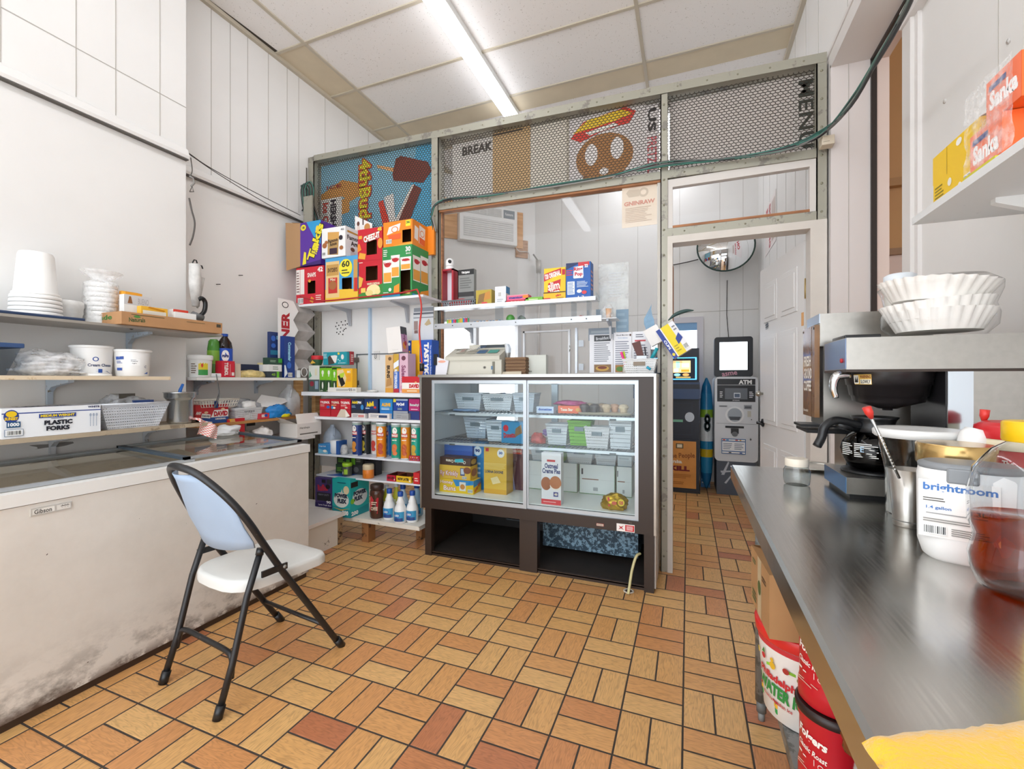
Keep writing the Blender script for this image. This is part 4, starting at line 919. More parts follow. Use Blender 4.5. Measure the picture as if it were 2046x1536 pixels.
ck = M('#b58a5c', .8, nz=.08, sc=8); b = carton(.27, .25, .185, ck, {'F': [('r', .1, .83, .24, .93, '#2e2621'), ('t', '10', .12, .85, .22, .92, '#b58a5c'), ('r', .26, .83, .42, .93, '#2e2621'), ('t', '000', .28, .85, .4, .92, '#b58a5c'), ('t', 'Karl-Out', .38, .2, .8, .28, '#4c3a2a'), ('l', .38, .06, .8, .18, 3, '#4c3a2a')],
 'L': [('r', .4, 0, .6, 1, M('#cbb792', .4)), ('l', .1, .75, .3, .85, 2, '#4c6a3a'), ('e', .5, .5, .08, .12, '#5a6a3a'), ('l', .65, .7, .9, .8, 2, '#4c3a2a'), ('l', .1, .1, .35, .3, 3, '#4c6a3a')]}, lid='open', inner='#a87f54')
b.build('carton_body', t)
b = MB(); b.add([(-.135, -.125, .185), (-.135, .125, .185), (-.03, .12, .19), (-.03, -.12, .19)], [(0, 1, 2, 3)], ck); b.add([(-.135, .125, .186), (.135, .125, .186), (.1, .04, .215), (-.1, .04, .21)], [(0, 1, 2, 3)], ck); b.build('flap', t)
def folgers(x, y, z, label):
    t = thing('coffee_canister', label, 'coffee tub', (x, y, z), 0, 'red coffee tubs under the worktable')
    b = MB(); red = M('#c01a28', .3); b.lathe([(.07, 0), (.076, .006), (.076, .04), (.073, .055), (.073, .16), (.078, .175), (.078, .195)], red, (x, y, z), 36)
    f_ = cylwrap((x, y, z), .0735, .06, .1, 185, 285)
    wrapmarks(b, f_, [('s', 'Folgers', .02, .62, .62, .9, '#f4efe6', -8, .04), ('s', 'Classic Roast', .02, .38, .62, .52, '#f4efe6', -8, .02), ('r', .02, .22, .12, .27, '#f4efe6'), ('r', .16, .2, .24, .23, '#f4efe6'), ('r', .4, .17, .41, .32, '#f4efe6'), ('e', .52, .22, .05, .07, '#f4efe6'), ('e', .52, .22, .04, .055, red), ('l', .0, -.1, .5, .0, 2, '#d8b9a8')])
    pw(b, 'tub_body', t); b = MB(); b.lathe([(.081, .188), (.083, .192), (.083, .206), (.078, .21)], M('#a5141f' if z > .3 else '#2a1a18', .4), (x, y, z), 36); pw(b, 'lid', t); return t
x, y = dpt(1665, 1.13); folgers(x, y, .192, 'lower red coffee tub standing on the undershelf'); folgers(x, y, .405, 'upper red coffee tub stacked on the lower one')
x, y = dpt(1775, .95); b = MB(); blob(b, (x, y, .193), .065, .055, .2, M('#c9ccd2', .25, .5, bump=.4, sc=20), 4, .18, 3); t = thing('foil_bag', 'crumpled silver and brown foil bag in front of the red tubs', 'bag', (x, y, .193)); pw(b, 'bag_body', t)
b = MB(); blob(b, (x-.02, y+.01, .42), .055, .03, .045, M('#7a4526', .2, .3, bump=.5, sc=30), 6, .25, 3, flat=False); pw(b, 'bag_top', t, label='brown folded bag top')

# ---------------------------------------------------------------- upper right shelf and its boxes
zs = 1.668; t = thing('high_wall_shelf', 'painted white shelf high on the right wall', 'shelf', (.77, .9, zs))
b = MB(); b.box(.6, -.2, zs-.0, XW-.002, 1.62, zs+.02, worn('#dfe0e0', '#b9bdc0', .64, 14., .5)); pw(b, 'board', t)
for y in (1.45, .2): b = MB(); b.extr([(XW-.004, y, zs), (.7, y, zs), (.7, y, zs-.012), (XW-.02, y, zs-.1), (XW-.004, y, zs-.1)], (0, .02, 0), M('#e6e6e4', .5)); pw(b, 'bracket', t)
zt_ = zs+.0202; yel = '#eec414'
def ybox(y0, y1, x0, x1, z, h, m, D, label, name='sweetener_box', cat='box', g=None, rz=0):
    b = carton(x1-x0, y1-y0, h, M(m, .45), D); return b.build(name, None, ((x0+x1)/2, (y0+y1)/2, z), rz, label, cat, g)
SK = [('r', .0, .0, 1, 1, '#f4805a'), ('s', 'Sanka', .1, .25, .92, .7, '#ffffff', 0, .05), ('r', .1, .72, .6, .85, '#3a4a8a')]
SF = [('r', .5, .3, .98, .75, '#3a4f9c'), ('t', 'MAXWELL', .53, .54, .95, .68, '#ffffff'), ('t', 'HOUSE', .53, .36, .95, .5, '#ffffff')]
g_ = 'boxed supplies on the high right shelf'
xf = .62; ya, yb, yc = yX(1865, xf), yX(1945, xf), yX(2012, xf)
h1 = zX(1868, 366, xf)-zX(1868, 413, xf); h2 = .8*(zX(1857, 300, xf)-zX(1857, 367, xf))
ybox(yb, ya, xf, .86, zt_, h1, yel, {'L': [('l', .05, .1, .3, .8, 5, '#8a7a1a'), ('e', .45, .6, .05, .16, '#e9e6da'), ('e', .7, .2, .04, .1, '#e9e6da'), ('b', .8, .05, .95, .4)]}, 'lowest bright yellow box at the far end of the high right shelf', g=g_)
b = carton(.24, ya-yb+.03, h2, M(yel, .45), {'L': [('r', .33, .0, .34, 1, '#b59410'), ('e', .6, .8, .06, .12, '#f0eee4')]}, lid='open', inner='#c9a074'); yl = (ya-yb+.03)/2; b.extr([(-.12, -yl, h2), (-.12, yl, h2), (-.01, yl, h2+.055), (-.01, -yl, h2+.055)], (.002, 0, .002), M('#d8b07a', .6)); b.build('sweetener_box', None, (xf+.125, (ya+yb)/2+.0, zt_+h1+.002), 0, 'open yellow box with raised flap resting on the lowest yellow box', 'box', g_)
ybox(yb-.09, yb+.1, xf+.12, xf+.26, zt_+h1+h2+.06, .05, '#f0a81a', {'L': [('s', 'XX', .5, .2, .9, .8, '#5a2a1a', 0)]}, 'orange-yellow flat carton at the very top of the yellow boxes', g=g_)
ho = zX(2012, 212, xf)-zX(2012, 304, xf); yd = yX(1937, xf)
ybox(yc, yb-.006, xf-.008, .82, zt_, ho, '#f26a2c', {'L': SK, 'F': SF}, 'orange decaf coffee box in clear wrap, lower of its stack', 'coffee_box', g=g_)
ybox(yc-.05, yb-.056, xf-.003, .82, zt_+ho+.002, ho*.95, '#f26a2c', {'L': SK, 'F': SF}, 'orange decaf coffee box in clear wrap, upper of its stack', 'coffee_box', g=g_)
b = MB(); vs = []
for i in range(9):
    for j in range(13):
        y = yb-(yb-yc+.05)*i/8; z = zt_+.004+(ho*1.95)*j/12; vs.append((xf-.016+.006*noise.noise(V((y*30, z*30, 3))), y, z))
b.add(vs, [(i*13+j, i*13+j+1, (i+1)*13+j+1, (i+1)*13+j) for i in range(8) for j in range(12)], film('#ffffff', .2, .1, 40), True)
one(b, 'plastic_film', 'crinkled clear film over the fronts of the orange boxes', 'plastic wrap')
b = MB(); blob(b, (.69, 1.585, zt_), .05, .025, .05, film('#ffffff', .7, .2, 25), 9, .25, 2); one(b, 'plastic_bag', 'small white crumpled bag at the far tip of the high right shelf', 'bag')
b = MB(); b.extr([(.601, yb, zt_), (.601, yc, zt_), (.61, yc, zt_), (.61, yb, zt_)], (0, 0, .006), M('#cfc93a', .5)); one(b, 'sweetener_packets', 'flat yellow-green packets under the orange boxes', 'packets')
# ================================================================ customer side beyond the partition
# cash machine
ax0, ax1, ay = xY(1428, 5.25), xY(1515, 5.25), 5.25; aw = ax1-ax0; acx = (ax0+ax1)/2
t = thing('cash_machine', 'silver and black cash machine with screen topper against the back wall', 'cash machine', (acx, ay, 0))
sv = M('#d3d6da', .4, .1); dk = M('#25272c', .4)
b = MB(); b.box(ax0+.02, ay+.02, 0, ax1-.02, ay+.5, .42, M('#4f5763', .5)); b.marks(((ax0+.02, ay+.02, 0), (1, 0, 0), (0, 0, 1), aw-.04, .42), [('p', [(.12, .5), (.3, .85), (.33, .82), (.2, .5)], '#b9bfc8'), ('p', [(.12, .55), (.45, .6), (.2, .3), (.25, .28), (.5, .63), (.1, .6)], '#b9bfc8')]); pw(b, 'pedestal', t)
z0, z1 = .36, 1.26; b = MB(); loft(b, [[(acx+p*1., y_, z0+(z1-z0)*.5+q) for p, q in rrect(aw, z1-z0, .045)] for y_ in (ay+.01, ay+.03, ay+.5)], sv, False)
fw = aw; b.marks(((ax0, ay+.01, z0), (1, 0, 0), (0, 0, 1), fw, z1-z0), [
 ('r', .06, .705, .94, .975, dk), ('r', .06, .90, .94, .905, '#c9ccd0'), ('t', 'ATM', .56, .912, .86, .962, '#f8f8f8', 0, .05),
 ('r', .24, .735, .76, .865, '#6a7078'), ('r', .45, .75, .6, .81, '#dfe6ee'), ('r', .465, .758, .585, .8, '#5a6a80'), ('t', 'HYOSUNG', .42, .715, .58, .728, '#d9dce0'),
 ('l', .12, .75, .2, .83, 4, '#e8eaec'), ('l', .8, .75, .9, .83, 4, '#e8eaec'),
 ('r', .1, .64, .3, .662, '#a7abb0'), ('r', .12, .646, .28, .654, '#5a5e64'), ('r', .68, .62, .86, .67, '#9a9ea4'), ('r', .7, .63, .84, .655, '#5a5e64'),
 ('e', .47, .55, .22, .1, '#e8eaec'), ('e', .47, .55, .17, .08, '#a3abb3'), ('p', [(.33, .53), (.61, .53), (.57, .49), (.37, .49)], '#4a4e54'),
 ('r', .76, .53, .84, .6, '#c4c0b4'), ('e', .85, .5, .012, .006, '#222'), ('r', .04, .445, .96, .449, '#8a8e94'), ('r', .25, .395, .68, .42, '#1b1d20'), ('r', .38, .33, .56, .392, '#2a2c30'), ('e', .47, .325, .07, .03, '#6a6e72'),
 ('r', .16, .09, .72, .27, '#2f6aa6'), ('r', .175, .098, .705, .115, '#f5f5f3'), ('r', .175, .125, .705, .235, '#f0f1f3'), ('r', .175, .245, .705, .262, '#f5f5f3'), ('l', .2, .14, .42, .22, 4, '#8890a0'), ('l', .46, .14, .68, .22, 4, '#8890a0'),
 ('r', .19, .248, .25, .26, '#d8432f'), ('r', .27, .248, .33, .26, '#3a8ac8'), ('r', .48, .248, .54, .26, '#c83a3a'), ('r', .58, .248, .62, .26, '#e0a030'), ('r', .33, .101, .39, .112, '#333'), ('r', .58, .101, .64, .112, '#2f5aa6'), ('e', .83, .27, .02, .012, '#55595e')])
pw(b, 'cabinet', t)
b = MB(); za, zb_ = 1.26, zY(1466, 673, ay+.1); x0, x1 = ax0+.0, xY(1504, ay+.1); loft(b, [[((x0+x1)/2+p, y_, (za+zb_)/2+q) for p, q in rrect(x1-x0, zb_-za, .03)] for y_ in (ay+.08, ay+.2)], dk, False)
w_ = x1-x0; h_ = zb_-za; b.marks(((x0, ay+.08, za), (1, 0, 0), (0, 0, 1), w_, h_), [('r', .14, .17, .86, .87, M('#eaf4fb', .3, em=1.1)), ('s', 'asme', .2, .03, .6, .12, '#c48a9a', 8)])
pw(b, 'screen_topper', t, label='black topper with a lit blank screen')
# gaming terminal
gx0, gx1, gy = xY(1345, 5.2)-.42, xY(1397, 5.2), 5.2; gw = gx1-gx0; bz = zY(1397, 983, gy)
t = thing('game_terminal', 'dark blue upright skill game machine with glowing blue-edged screen', 'game machine', ((gx0+gx1)/2, gy, 0))
nb = M('#1c2130', .4); b = MB(); b.box(gx0, gy, 0.02, gx1, gy+.5, .58, M('#1f2836', .45)); b.box(gx0, gy+.02, .58, gx1, gy+.5, 1.02, nb); b.box(gx0, gy-.06, 1.02, gx1+.005, gy+.5, 1.2, M('#26406a', .35)); b.box(gx0, gy-.062, 1.13, gx1+.005, gy-.058, 1.18, nb)
b.box(gx0, gy+.03, 1.2, gx1, gy+.5, zY(1390, 695, gy), nb); b.box(gx0-.01, gy-.005, 0, gx1+.01, gy+.5, .03, dk)
b.marks(((gx0, gy+.02, .58), (1, 0, 0), (0, 0, 1), gw, .44), [('r', .05, .1, .9, .9, '#242b3c'), ('r', .06, .12, .89, .88, nb), ('r', .6, .42, .76, .48, '#7ab89a'), ('e', .86, .55, .07, .12, '#cfd9e4')]); pw(b, 'cabinet', t)
b = MB(); b.box(gx0+.01, gy-.004, .05, gx1-.03, gy-.0, .56, '#d98a3a')
b.marks(((gx0+.01, gy-.004, .05), (1, 0, 0), (0, 0, 1), gw-.04, .51), [('r', 0, 0, 1, 1, M('#e0994a', .4, nz=.12, sc=8)), ('r', .68, .84, .8, .95, '#6a5a3a'), ('r', .7, .86, .78, .93, '#e8dcc0'), ('s', 'WE the People', .4, .6, .98, .74, '#8a4a1a', 4), ('t', 'Pennsylvania', .1, .5, .78, .6, '#f7efe2', 0, .04), ('t', 'SKILL', .5, .36, .9, .47, '#7a1f24', 0, .07), ('l', .2, .2, .95, .3, 3, '#b06a2a'), ('l', .2, .07, .9, .14, 2, '#b06a2a')]); pw(b, 'lower_panel', t, label='orange lettered lower panel')
za, zb_ = 1.22, zY(1390, 712, gy+.02); b = MB(); b.box(gx0, gy+.005, za, gx1-.005, gy+.03, zb_, dk); fr_ = M('#39a7ff', .4, em=3.5); xi = gx1-.035
b.marks(((gx0, gy+.005, za), (1, 0, 0), (0, 0, 1), gw-.005, zb_-za), [('r', .03, .04, .97, .96, fr_), ('r', .05, .065, .95, .935, '#15233a'), ('r', .45, .33, .88, .83, M('#f0c88a', .4, em=.9)), ('r', .5, .36, .6, .5, M('#f28a2c', .4, em=1.)), ('r', .63, .36, .7, .5, M('#e6dfb8', .4, em=1.)), ('r', .74, .36, .86, .46, M('#e0861f', .4, em=1.)), ('r', .5, .55, .62, .7, M('#d8d9a8', .4, em=1.)), ('r', .66, .52, .72, .8, M('#9ad9c4', .4, em=.9)), ('r', .75, .55, .86, .72, M('#e8e0c0', .4, em=1.)), ('l', .5, .74, .86, .82, 2, '#4a3a2a'),
 ('e', .55, .24, .05, .06, M('#d8a05a', .4, em=.7)), ('e', .68, .24, .05, .06, M('#8ac8d8', .4, em=.7)), ('e', .81, .24, .05, .06, M('#e8a05a', .4, em=.7)), ('r', .45, .1, .6, .15, M('#1f6a8a', .4, em=.6)), ('r', .66, .1, .88, .16, M('#c9b06a', .4, em=.5))]); pw(b, 'screen', t, label='lit game screen edged in blue')
# inflatable pool float and boxed toys between the machines
fxa, fxb = xY(1408, 5.4), xY(1430, 5.4)
b = MB(); rings = []
for k in range(15):
    v = k/14; z = .01+v*1.24; w_ = .066*math.sqrt(max(.02, 1-(2*v-1)**4)); rings.append([((fxa+fxb)/2-.035+w_*math.cos(a), 5.47+.06*math.sin(a)*math.sqrt(max(.05, 1-(2*v-1)**4)), z) for a in [2*PI*q/20 for q in range(20)]])
cols = ['#1d6a9c', '#1d6a9c', '#2f8fc0', '#2f8fc0', '#e3c22c', '#2f8fc0', '#e8edef', '#e8edef', '#e8edef', '#8fb83a', '#2a86b8', '#2a86b8', '#1f78ac', '#1f78ac']
for j in range(14): loft(b, rings[j:j+2], M(cols[j], .25), True, j in (0, 13))
wrapmarks(b, lambda u, v, k: ((fxa+fxb)/2-.035-.06+.12*u, 5.405, .62+.26*v), [('t', '8', .25, .1, .85, .9, '#12333c', 0, .04), ('t', '8', .33, .16, .77, .84, '#3fae8e', 0, .0)])
one(b, 'pool_float', 'upright blue green and white inflatable pool float beside the cash machine', 'pool float')
for i, (z, h, c, lb) in enumerate(((.0, .36, '#2a6fa8', 'bottom box, blue with a red stripe, in the toy stack beside the game machine'), (.362, .4, '#d8dcdf', 'middle box, white and red printed, in the toy stack beside the game machine'), (.764, .2, '#2c7fc0', 'top box, bright blue, in the toy stack beside the game machine'))):
    x0, x1 = gx1+.025, fxb-.05
    b = carton(x1-x0, .2, h, M(c, .4), {'F': [[('r', 0, .75, 1, .9, '#c9302c'), ('l', .1, .1, .9, .5, 4, '#dfe8ef')], [('e', .5, .3, .4, .2, '#b3242a'), ('e', .6, .75, .35, .18, '#b3242a'), ('l', .1, .45, .8, .6, 3, '#2c4a7c')], [('r', 0, .0, 1, .12, '#c9302c'), ('l', .1, .3, .9, .8, 4, '#e8f0f5')]][i]}); b.build('toy_box', None, ((x0+x1)/2, 5.65, z), 0, lb, 'box', 'boxes between the two machines')
# convex mirror
mx_, mz_ = xY(1450, 5.6), zY(1450, 490, 5.6); rm = (xY(1508, 5.6)-xY(1392, 5.6))/2
t = thing('convex_mirror', 'round convex security mirror tilted down from the back corner', 'mirror', (mx_, 5.62, mz_), 0, None, (math.radians(-8), 0, math.radians(0)))
b = MB(); n = 40; vs = [(0, -.11, 0)]; fs = []
for j in range(1, 9):
    r = rm*j/8; d = -.11*(1-(j/8)**2)
    for k in range(n): a = 2*PI*k/n; vs.append((r*math.cos(a), d, r*math.sin(a)))
for k in range(n): fs.append((0, 1+k, 1+(k+1) % n))
for j in range(7):
    for k in range(n): a, c = 1+j*n+k, 1+j*n+(k+1) % n; fs.append((a, a+n, c+n, c))
b.add(vs, fs, M('#f4f6f8', .02, 1.), True); b.build('mirror_glass', t)
b = MB(); b.tube([(rm*math.cos(2*PI*k/n), 0, rm*math.sin(2*PI*k/n)) for k in range(n)], .009, '#1f3b35', 8, closed=True); b.build('rim', t)
b = MB(); b.lathe([(rm, 0), (rm*.5, .05)], M('#2a2f30', .5), mx=Matrix.Rotation(-PI/2, 4, 'X')); b.cyl((0, .04, 0), (0, .22, .0), .015, '#55595c'); b.build('backing', t)
# power cord down the wall
b = MB(); z_ = zY(1450, 560, YB-.01); b.tube([(xY(1453, YB-.01), YB-.01, z_), (xY(1452, YB-.01), YB-.01, 2.0), (xY(1456, YB-.01), YB-.01, 1.72), (xY(1458, 5.6), 5.55, 1.6)], .004, '#3a342f', 6); one(b, 'hanging_cable', 'thin dark cord hanging from the mirror to the cash machine', 'cord')
b = MB(); b.tube(spline([(xY(1345, YB-.02), YB-.02, zY(1345, 530, YB)), (xY(1370, YB-.02), YB-.02, zY(1370, 525, YB)), (xY(1395, YB-.02), YB-.02, zY(1395, 519, YB))], 4), .006, '#3a342f', 6); one(b, 'wall_cable', 'dark cable running along the back wall to the mirror', 'cable')
# open six-panel door folded back along the right wall
dl = (.665, 3.13); th = math.atan2(3.85-3.13, .547-.665); L = .79
t = thing('panelled_door', 'open white six-panel door standing at the doorway to the customer side', 'door', (dl[0], dl[1], 0), th)
b = MB(); dw = M('#e6e4e2', .35); b.box(0, -.02, .02, L, .02, 2.06, dw)
for (u0, u1) in ((.09, .36), (.43, .7)):
    for (a, c) in ((.2, .75), (.9, 1.55), (1.65, 1.93)):
        for yy in (.02, -.02):
            s = 1 if yy > 0 else -1; b.box(u0, yy, a, u1, yy+s*.006, c, dw, bev=.003); b.box(u0+.03, yy+s*.004, a+.03, u1-.03, yy+s*.011, c-.03, dw, bev=.004)
b.build('door_leaf', t)
b = MB(); b.box(-.002, -.012, 1.72, .0, .012, 1.82, M('#b59c66', .4, .6)); b.cyl((-.006, .014, 1.71), (-.006, .014, 1.83), .006, M('#b59c66', .4, .6), 8); b.build('hinge', t)
b = MB(); b.cyl((L-.07, .02, .9), (L-.07, .065, .9), .011, BLK, 10); b.tube([(L-.07, .06, .9), (L-.18, .062, .9)], .009, BLK, 8); b.lathe([(.03, 0), (.03, .008)], BLK, (0, 0, 0), 20, T(L-.07, .02, .9, 0, -PI/2)); b.build('lever_handle', t, label='black lever handle')
b = MB(); b.sphere((L-.06, .05, 1.12), .022, M('#b5b2a8', .3, .9), 12); b.cyl((L-.06, .02, 1.12), (L-.06, .05, 1.12), .01, M('#b5b2a8', .3, .9)); b.build('latch_knob', t, label='small silver latch knob')
b = MB(); b.box(.0, .021, 1.55, .03, .023, 1.63, '#e0a868'); b.marks(((0.66, .0205, 1.6), (-1, 0, 0), (0, 0, 1), .06, .05), [('s', '###', 0, 0, 1, 1, '#2a3a4c', 10)], step=.002); b.build('sticker', t)
# poster above the door on the right wall
pa, pb_ = 4.75, 5.35; b = MB(); b.box(XR-.004, pa, 2.52, XR-.002, pb_, 3.0, M('#ece4e2', .5)); b.marks(((XR-.004, pb_, 2.52), (0, -1, 0), (0, 0, 1), pb_-pa, .48), [('v', 'NO', .1, .4, .3, .95, '#c2404a', 0, .05), ('v', 'SMOKING', .4, .05, .55, .95, '#c2404a', 0, .04), ('r', .65, .1, .95, .9, '#c9b8b0')]); one(b, 'wall_poster', 'pale poster with red lettering above the open door', 'poster')
# air conditioner in the slanted wall
ACS, ACZ = .72, 3.02
t = thing('air_conditioner', 'boxy white air conditioner through the slanted wall', 'air conditioner', tuple(AW @ V((ACS, .0, ACZ))), math.radians(225))
# local +x runs to the lower left; viewed from the room the unit's left is +x
aw_ = .8; ah = .48; b = MB(); wp = M('#f1f0ee', .4); b.box(-aw_/2, 0.0, 0, aw_/2, .11, ah, wp, bev=.006)
fr2 = ((aw_/2, .11, 0), (-1, 0, 0), (0, 0, 1), aw_, ah); b.marks(fr2, [('r', .06, .1, .93, .62, '#dcdbd8'), ('r', .05, .72, .72, .95, '#cfcdc9'), ('r', .75, .72, .95, .95, '#8d9499'), ('t', 'Kenmore', .78, .8, .92, .88, '#e8e8e8')])
for k in range(9): b.box(-aw_*.42, .11, ah*(.13+.055*k), aw_*.43, .117, ah*(.13+.055*k)+.008, wp)
for k in range(5): b.box(-aw_*.21, .11, ah*(.75+.04*k), aw_*.44, .116, ah*(.75+.04*k)+.004, wp)
for k in range(5): b.box(-aw_*.21+.1*k, .11, ah*.74, -aw_*.21+.1*k+.004, .117, ah*.94, wp)
b.build('front_grille', t)
b = MB(); pwd = wood('#e3b07c', '#cf9a66', .6, .5); b.box(-aw_/2-.12, .0, .0, -aw_/2-.005, .03, ah*1.02, pwd); b.box(-aw_/2-.2, 0, -.12, -aw_/2-.02, .02, .12, wood('#c79a74', '#a97c55')); b.build('plywood_filler', t); b = MB(); b.box(aw_/2+.005, 0, .02, aw_/2+.2, .02, ah*1.1, pwd); b.build('plywood_filler', t)
b = MB(); b.tube(spline([(-aw_/2+.03, .1, .0), (-aw_/2-.05, .06, -.05), (-aw_/2-.2, .03, -.04), (-aw_/2-.22, .03, -.15)], 4), .006, '#d5d0c8', 6); b.build('cord', t)
# conduit in the corner
b = MB(); cxx = xY(1076, 5.8); b.cyl((cxx, 5.8, 1.2), (cxx, 5.8, zY(1076, 545, 5.8)), .022, M('#d9d5d0', .5)); b.cyl((cxx, 5.8, zY(1076, 545, 5.8)), (cxx, 5.8, zY(1076, 520, 5.8)), .034, M('#bfbab2', .4, .3)); b.tube(spline([(cxx, 5.79, zY(1076, 522, 5.8)), (cxx-.03, 5.79, zY(1070, 516, 5.79)), (cxx-.07, 5.78, zY(1064, 508, 5.78))], 4), .01, '#8f8a82', 6); one(b, 'electrical_conduit', 'white electrical conduit rising in the corner beside the air conditioner', 'conduit')
# taped notices on the clear screen, seen from behind
x0, x1 = xY(1243, YP+.04), xY(1313, YP+.04); zc_, zd = zY(1280, 452, YP+.04), zY(1280, 366, YP+.04)
b = MB(); b.box(x0, YP+.036, zc_, x1, YP+.038, zd, M('#e6d7c4', .6)); b.marks(((x0, YP+.036, zc_), (1, 0, 0), (0, 0, 1), x1-x0, zd-zc_), [('e', .62, .78, .14, .11, '#cbbca8'), ('e', .62, .78, .08, .06, '#e6d7c4'), ('p', [(.12, .8), (.2, .88), (.5, .86), (.5, .7), (.2, .7)], '#cbbca8'), ('t', 'GNINRAW', .06, .5, .94, .6, '#cf8f7c', 0, .04), ('l', .1, .1, .9, .46, 9, '#c9b4a0')]); one(b, 'warning_notice', 'faded peach warning notice taped high on the clear screen', 'notice')
# mirrored-letter signs behind the wire mesh
def sign(x0, x1, z0, z1, bg, L, label, Y=YP+.075, name='sign_board'):
    b = MB(); b.box(x0, Y, z0, x1, Y+.006, z1, M(bg, .5)); b.marks(((x0, Y, z0), (1, 0, 0), (0, 0, 1), x1-x0, z1-z0), L, step=.0006); return one(b, name, label, 'sign')
cr_, re_, ch_ = '#7b3a30', '#d23a2a', '#e9e6df'
sign(P0[1]+.01, P1[0]-.005, zmid(-2.5)-.27, ztop(-2.5)-.05, '#8fc3d6', [('p', [(.72, 0), (1, .0), (1, 1), (.85, 1)], '#5ab4d8'), ('p', [(.1, 0), (.4, .1), (.36, .5), (.2, .5)], '#78b0c8'), ('p', [(.0, .68), (.2, .8), (.42, .7), (.42, .62), (.28, .55), (.2, .62), (.0, .6)], '#d99a4e'), ('p', [(.14, .55), (.27, .62), (.27, .44), (.2, .42)], '#d99a4e'),
 ('r', .0, .12, .2, .62, '#f2eee6'), ('v', "HERSHEY'S", .09, .14, .15, .6, '#2a2030', 0, .05), ('v', 'Ice Cream', .02, .16, .075, .58, re_, 0, .03), ('p', [(.52, .88), (.68, .8), (.68, .76), (.52, .85)], '#f0b878'),
 ('p', [(.68, .9), (.72, .92), (.94, .8), (.97, .7), (.9, .6), (.66, .68), (.65, .75)], cr_), ('p', [(.83, .6), (.89, .54), (.78, .2), (.7, .25)], cr_), ('p', [(.81, .6), (.83, .6), (.7, .25), (.67, .25)], '#f3e9dc'), ('p', [(.53, .48), (.57, .5), (.64, .2), (.58, .18)], '#e8432f'), ('p', [(.58, .52), (.66, .55), (.68, .25), (.64, .2)], '#f4efe8'),
 ('v', '4thBuddy', .325, .1, .475, .98, re_, 0, .09), ('v', '4thBuddy', .335, .11, .465, .97, '#eedc30', 0, .035), ('t', 'ICE', .06, .72, .2, .76, '#a83a34')],
 'sky-blue ice cream sign with yellow lettering behind the left wire mesh')
X_ = lambda px: xY(px, YP+.08)
sign(X_(905), X_(985), zmid(-1)+.02, ztop(-1.6)-.09, '#d9d3cb', [('t', 'BREAK', .25, .78, 1, .93, '#3c3630', 0, .04)], 'white lettered board at the left of the middle wire mesh')
sign(X_(985), X_(1060), zmid(-1)+.02, ztop(-1.4)-.06, '#c9a676', [('l', 0, .93, 1, 1, 1, '#4a4038')], 'tan cardboard panel in the middle wire mesh'); sign(X_(1061), X_(1137), zmid(-1)+.01, ztop(-1.2)-.07, '#ddd4c4', [('r', .94, 0, 1, 1, '#b9ae9c')], 'cream blank panel next to the tan cardboard behind the mesh')
pz = [(.5+.42*math.cos(a), .42+.38*math.sin(a)) for a in [2*PI*k/24 for k in range(24)]]
sign(X_(1138), X_(1290), zmid(-.6), ztop(-.6)-.06, '#e0d8d4', [('p', [(p*.9+.02, q*.86+.02) for p, q in pz], '#a8743f'), ('e', .3, .44, .085, .15, '#f0e9e4'), ('e', .64, .47, .085, .15, '#f0e9e4'), ('e', .47, .18, .06, .05, '#f0e9e4'), ('p', [(.16, .02), (.26, .12), (.2, .18)], '#8a5a2c'),
 ('p', [(.02, .72), (.2, .92), (.75, 1.0), (.88, .92), (.8, .78), (.45, .74), (.15, .64)], '#d8392a'), ('p', [(.05, .78), (.25, .93), (.7, .98), (.84, .9), (.6, .84), (.25, .8)], '#ecc62c'), ('p', [(.22, .76), (.6, .82), (.66, .78), (.28, .71)], '#f3efe6')], 'pretzel and hot dog sign behind the middle wire mesh')
sign(X_(1291), X_(1316), zmid(-.3)+.01, ztop(-.3)-.07, '#e6dedb', [('v', 'PRETZEL', .1, .05, .85, .55, '#c9545a', 0, .02), ('v', 'US', .15, .62, .8, .95, '#2e2a2c', 0, .04)], 'narrow white board with sideways lettering left of the mesh post')
sign(X_(1338), X_(1585), zmid(.2)+.01, ztop(.2)-.07, '#d9cfc8', [], 'blank pinkish board behind the right wire mesh'); sign(X_(1586), X_(1632), zmid(.6)+.01, ztop(.6)-.07, '#d3cbc4', [('v', 'MENU', .2, .08, .85, .95, '#3c4038', 0, .02)], 'board with dark sideways letters at the right end of the mesh')
# cable bundle over the partition and away up to the right
cols = ['#1c1c1e', '#1f5a50', '#8f8d88', '#2a2a2c', '#2f6a5c', '#6d6a66', '#1d1d20', '#3c7a6c']
t = thing('cable_bundle', 'drooping bundle of black green and grey cables along the partition rail', 'cables', (xY(1320, 2.96), 2.96, 2.52))
def cp(px, py, Y): return (xY(px, Y), Y, zY(px, py, Y))
for k, c in enumerate(cols):
    r_ = random.Random(k); j = lambda s=.012: (r_.random()-.5)*2*s
    pts = [cp(868+j(3), 455+j(8), 2.97), cp(862+k*.6, 425+j(6), 2.96), cp(885, 402+j(4), 2.96), cp(980, 388+k*.7, 2.97), cp(1100, 372+j(3), 2.97), cp(1230, 350+j(3), 2.97), cp(1325, 328+j(5), 2.96), cp(1440, 318+j(3), 2.96), cp(1560, 300+j(4), 2.94), cp(1640, 268+j(7), 2.88), cp(1700, 205+j(8), 2.5), cp(1762, 105+j(9), 2.1), cp(1812, 15+j(10), 1.8), cp(1850, -80+j(10), 1.5)]
    if k > 4: pts = pts[5:]
    b = MB(); b.tube(spline(pts, 5), .0055, c, 6); pw(b, 'cable', t)
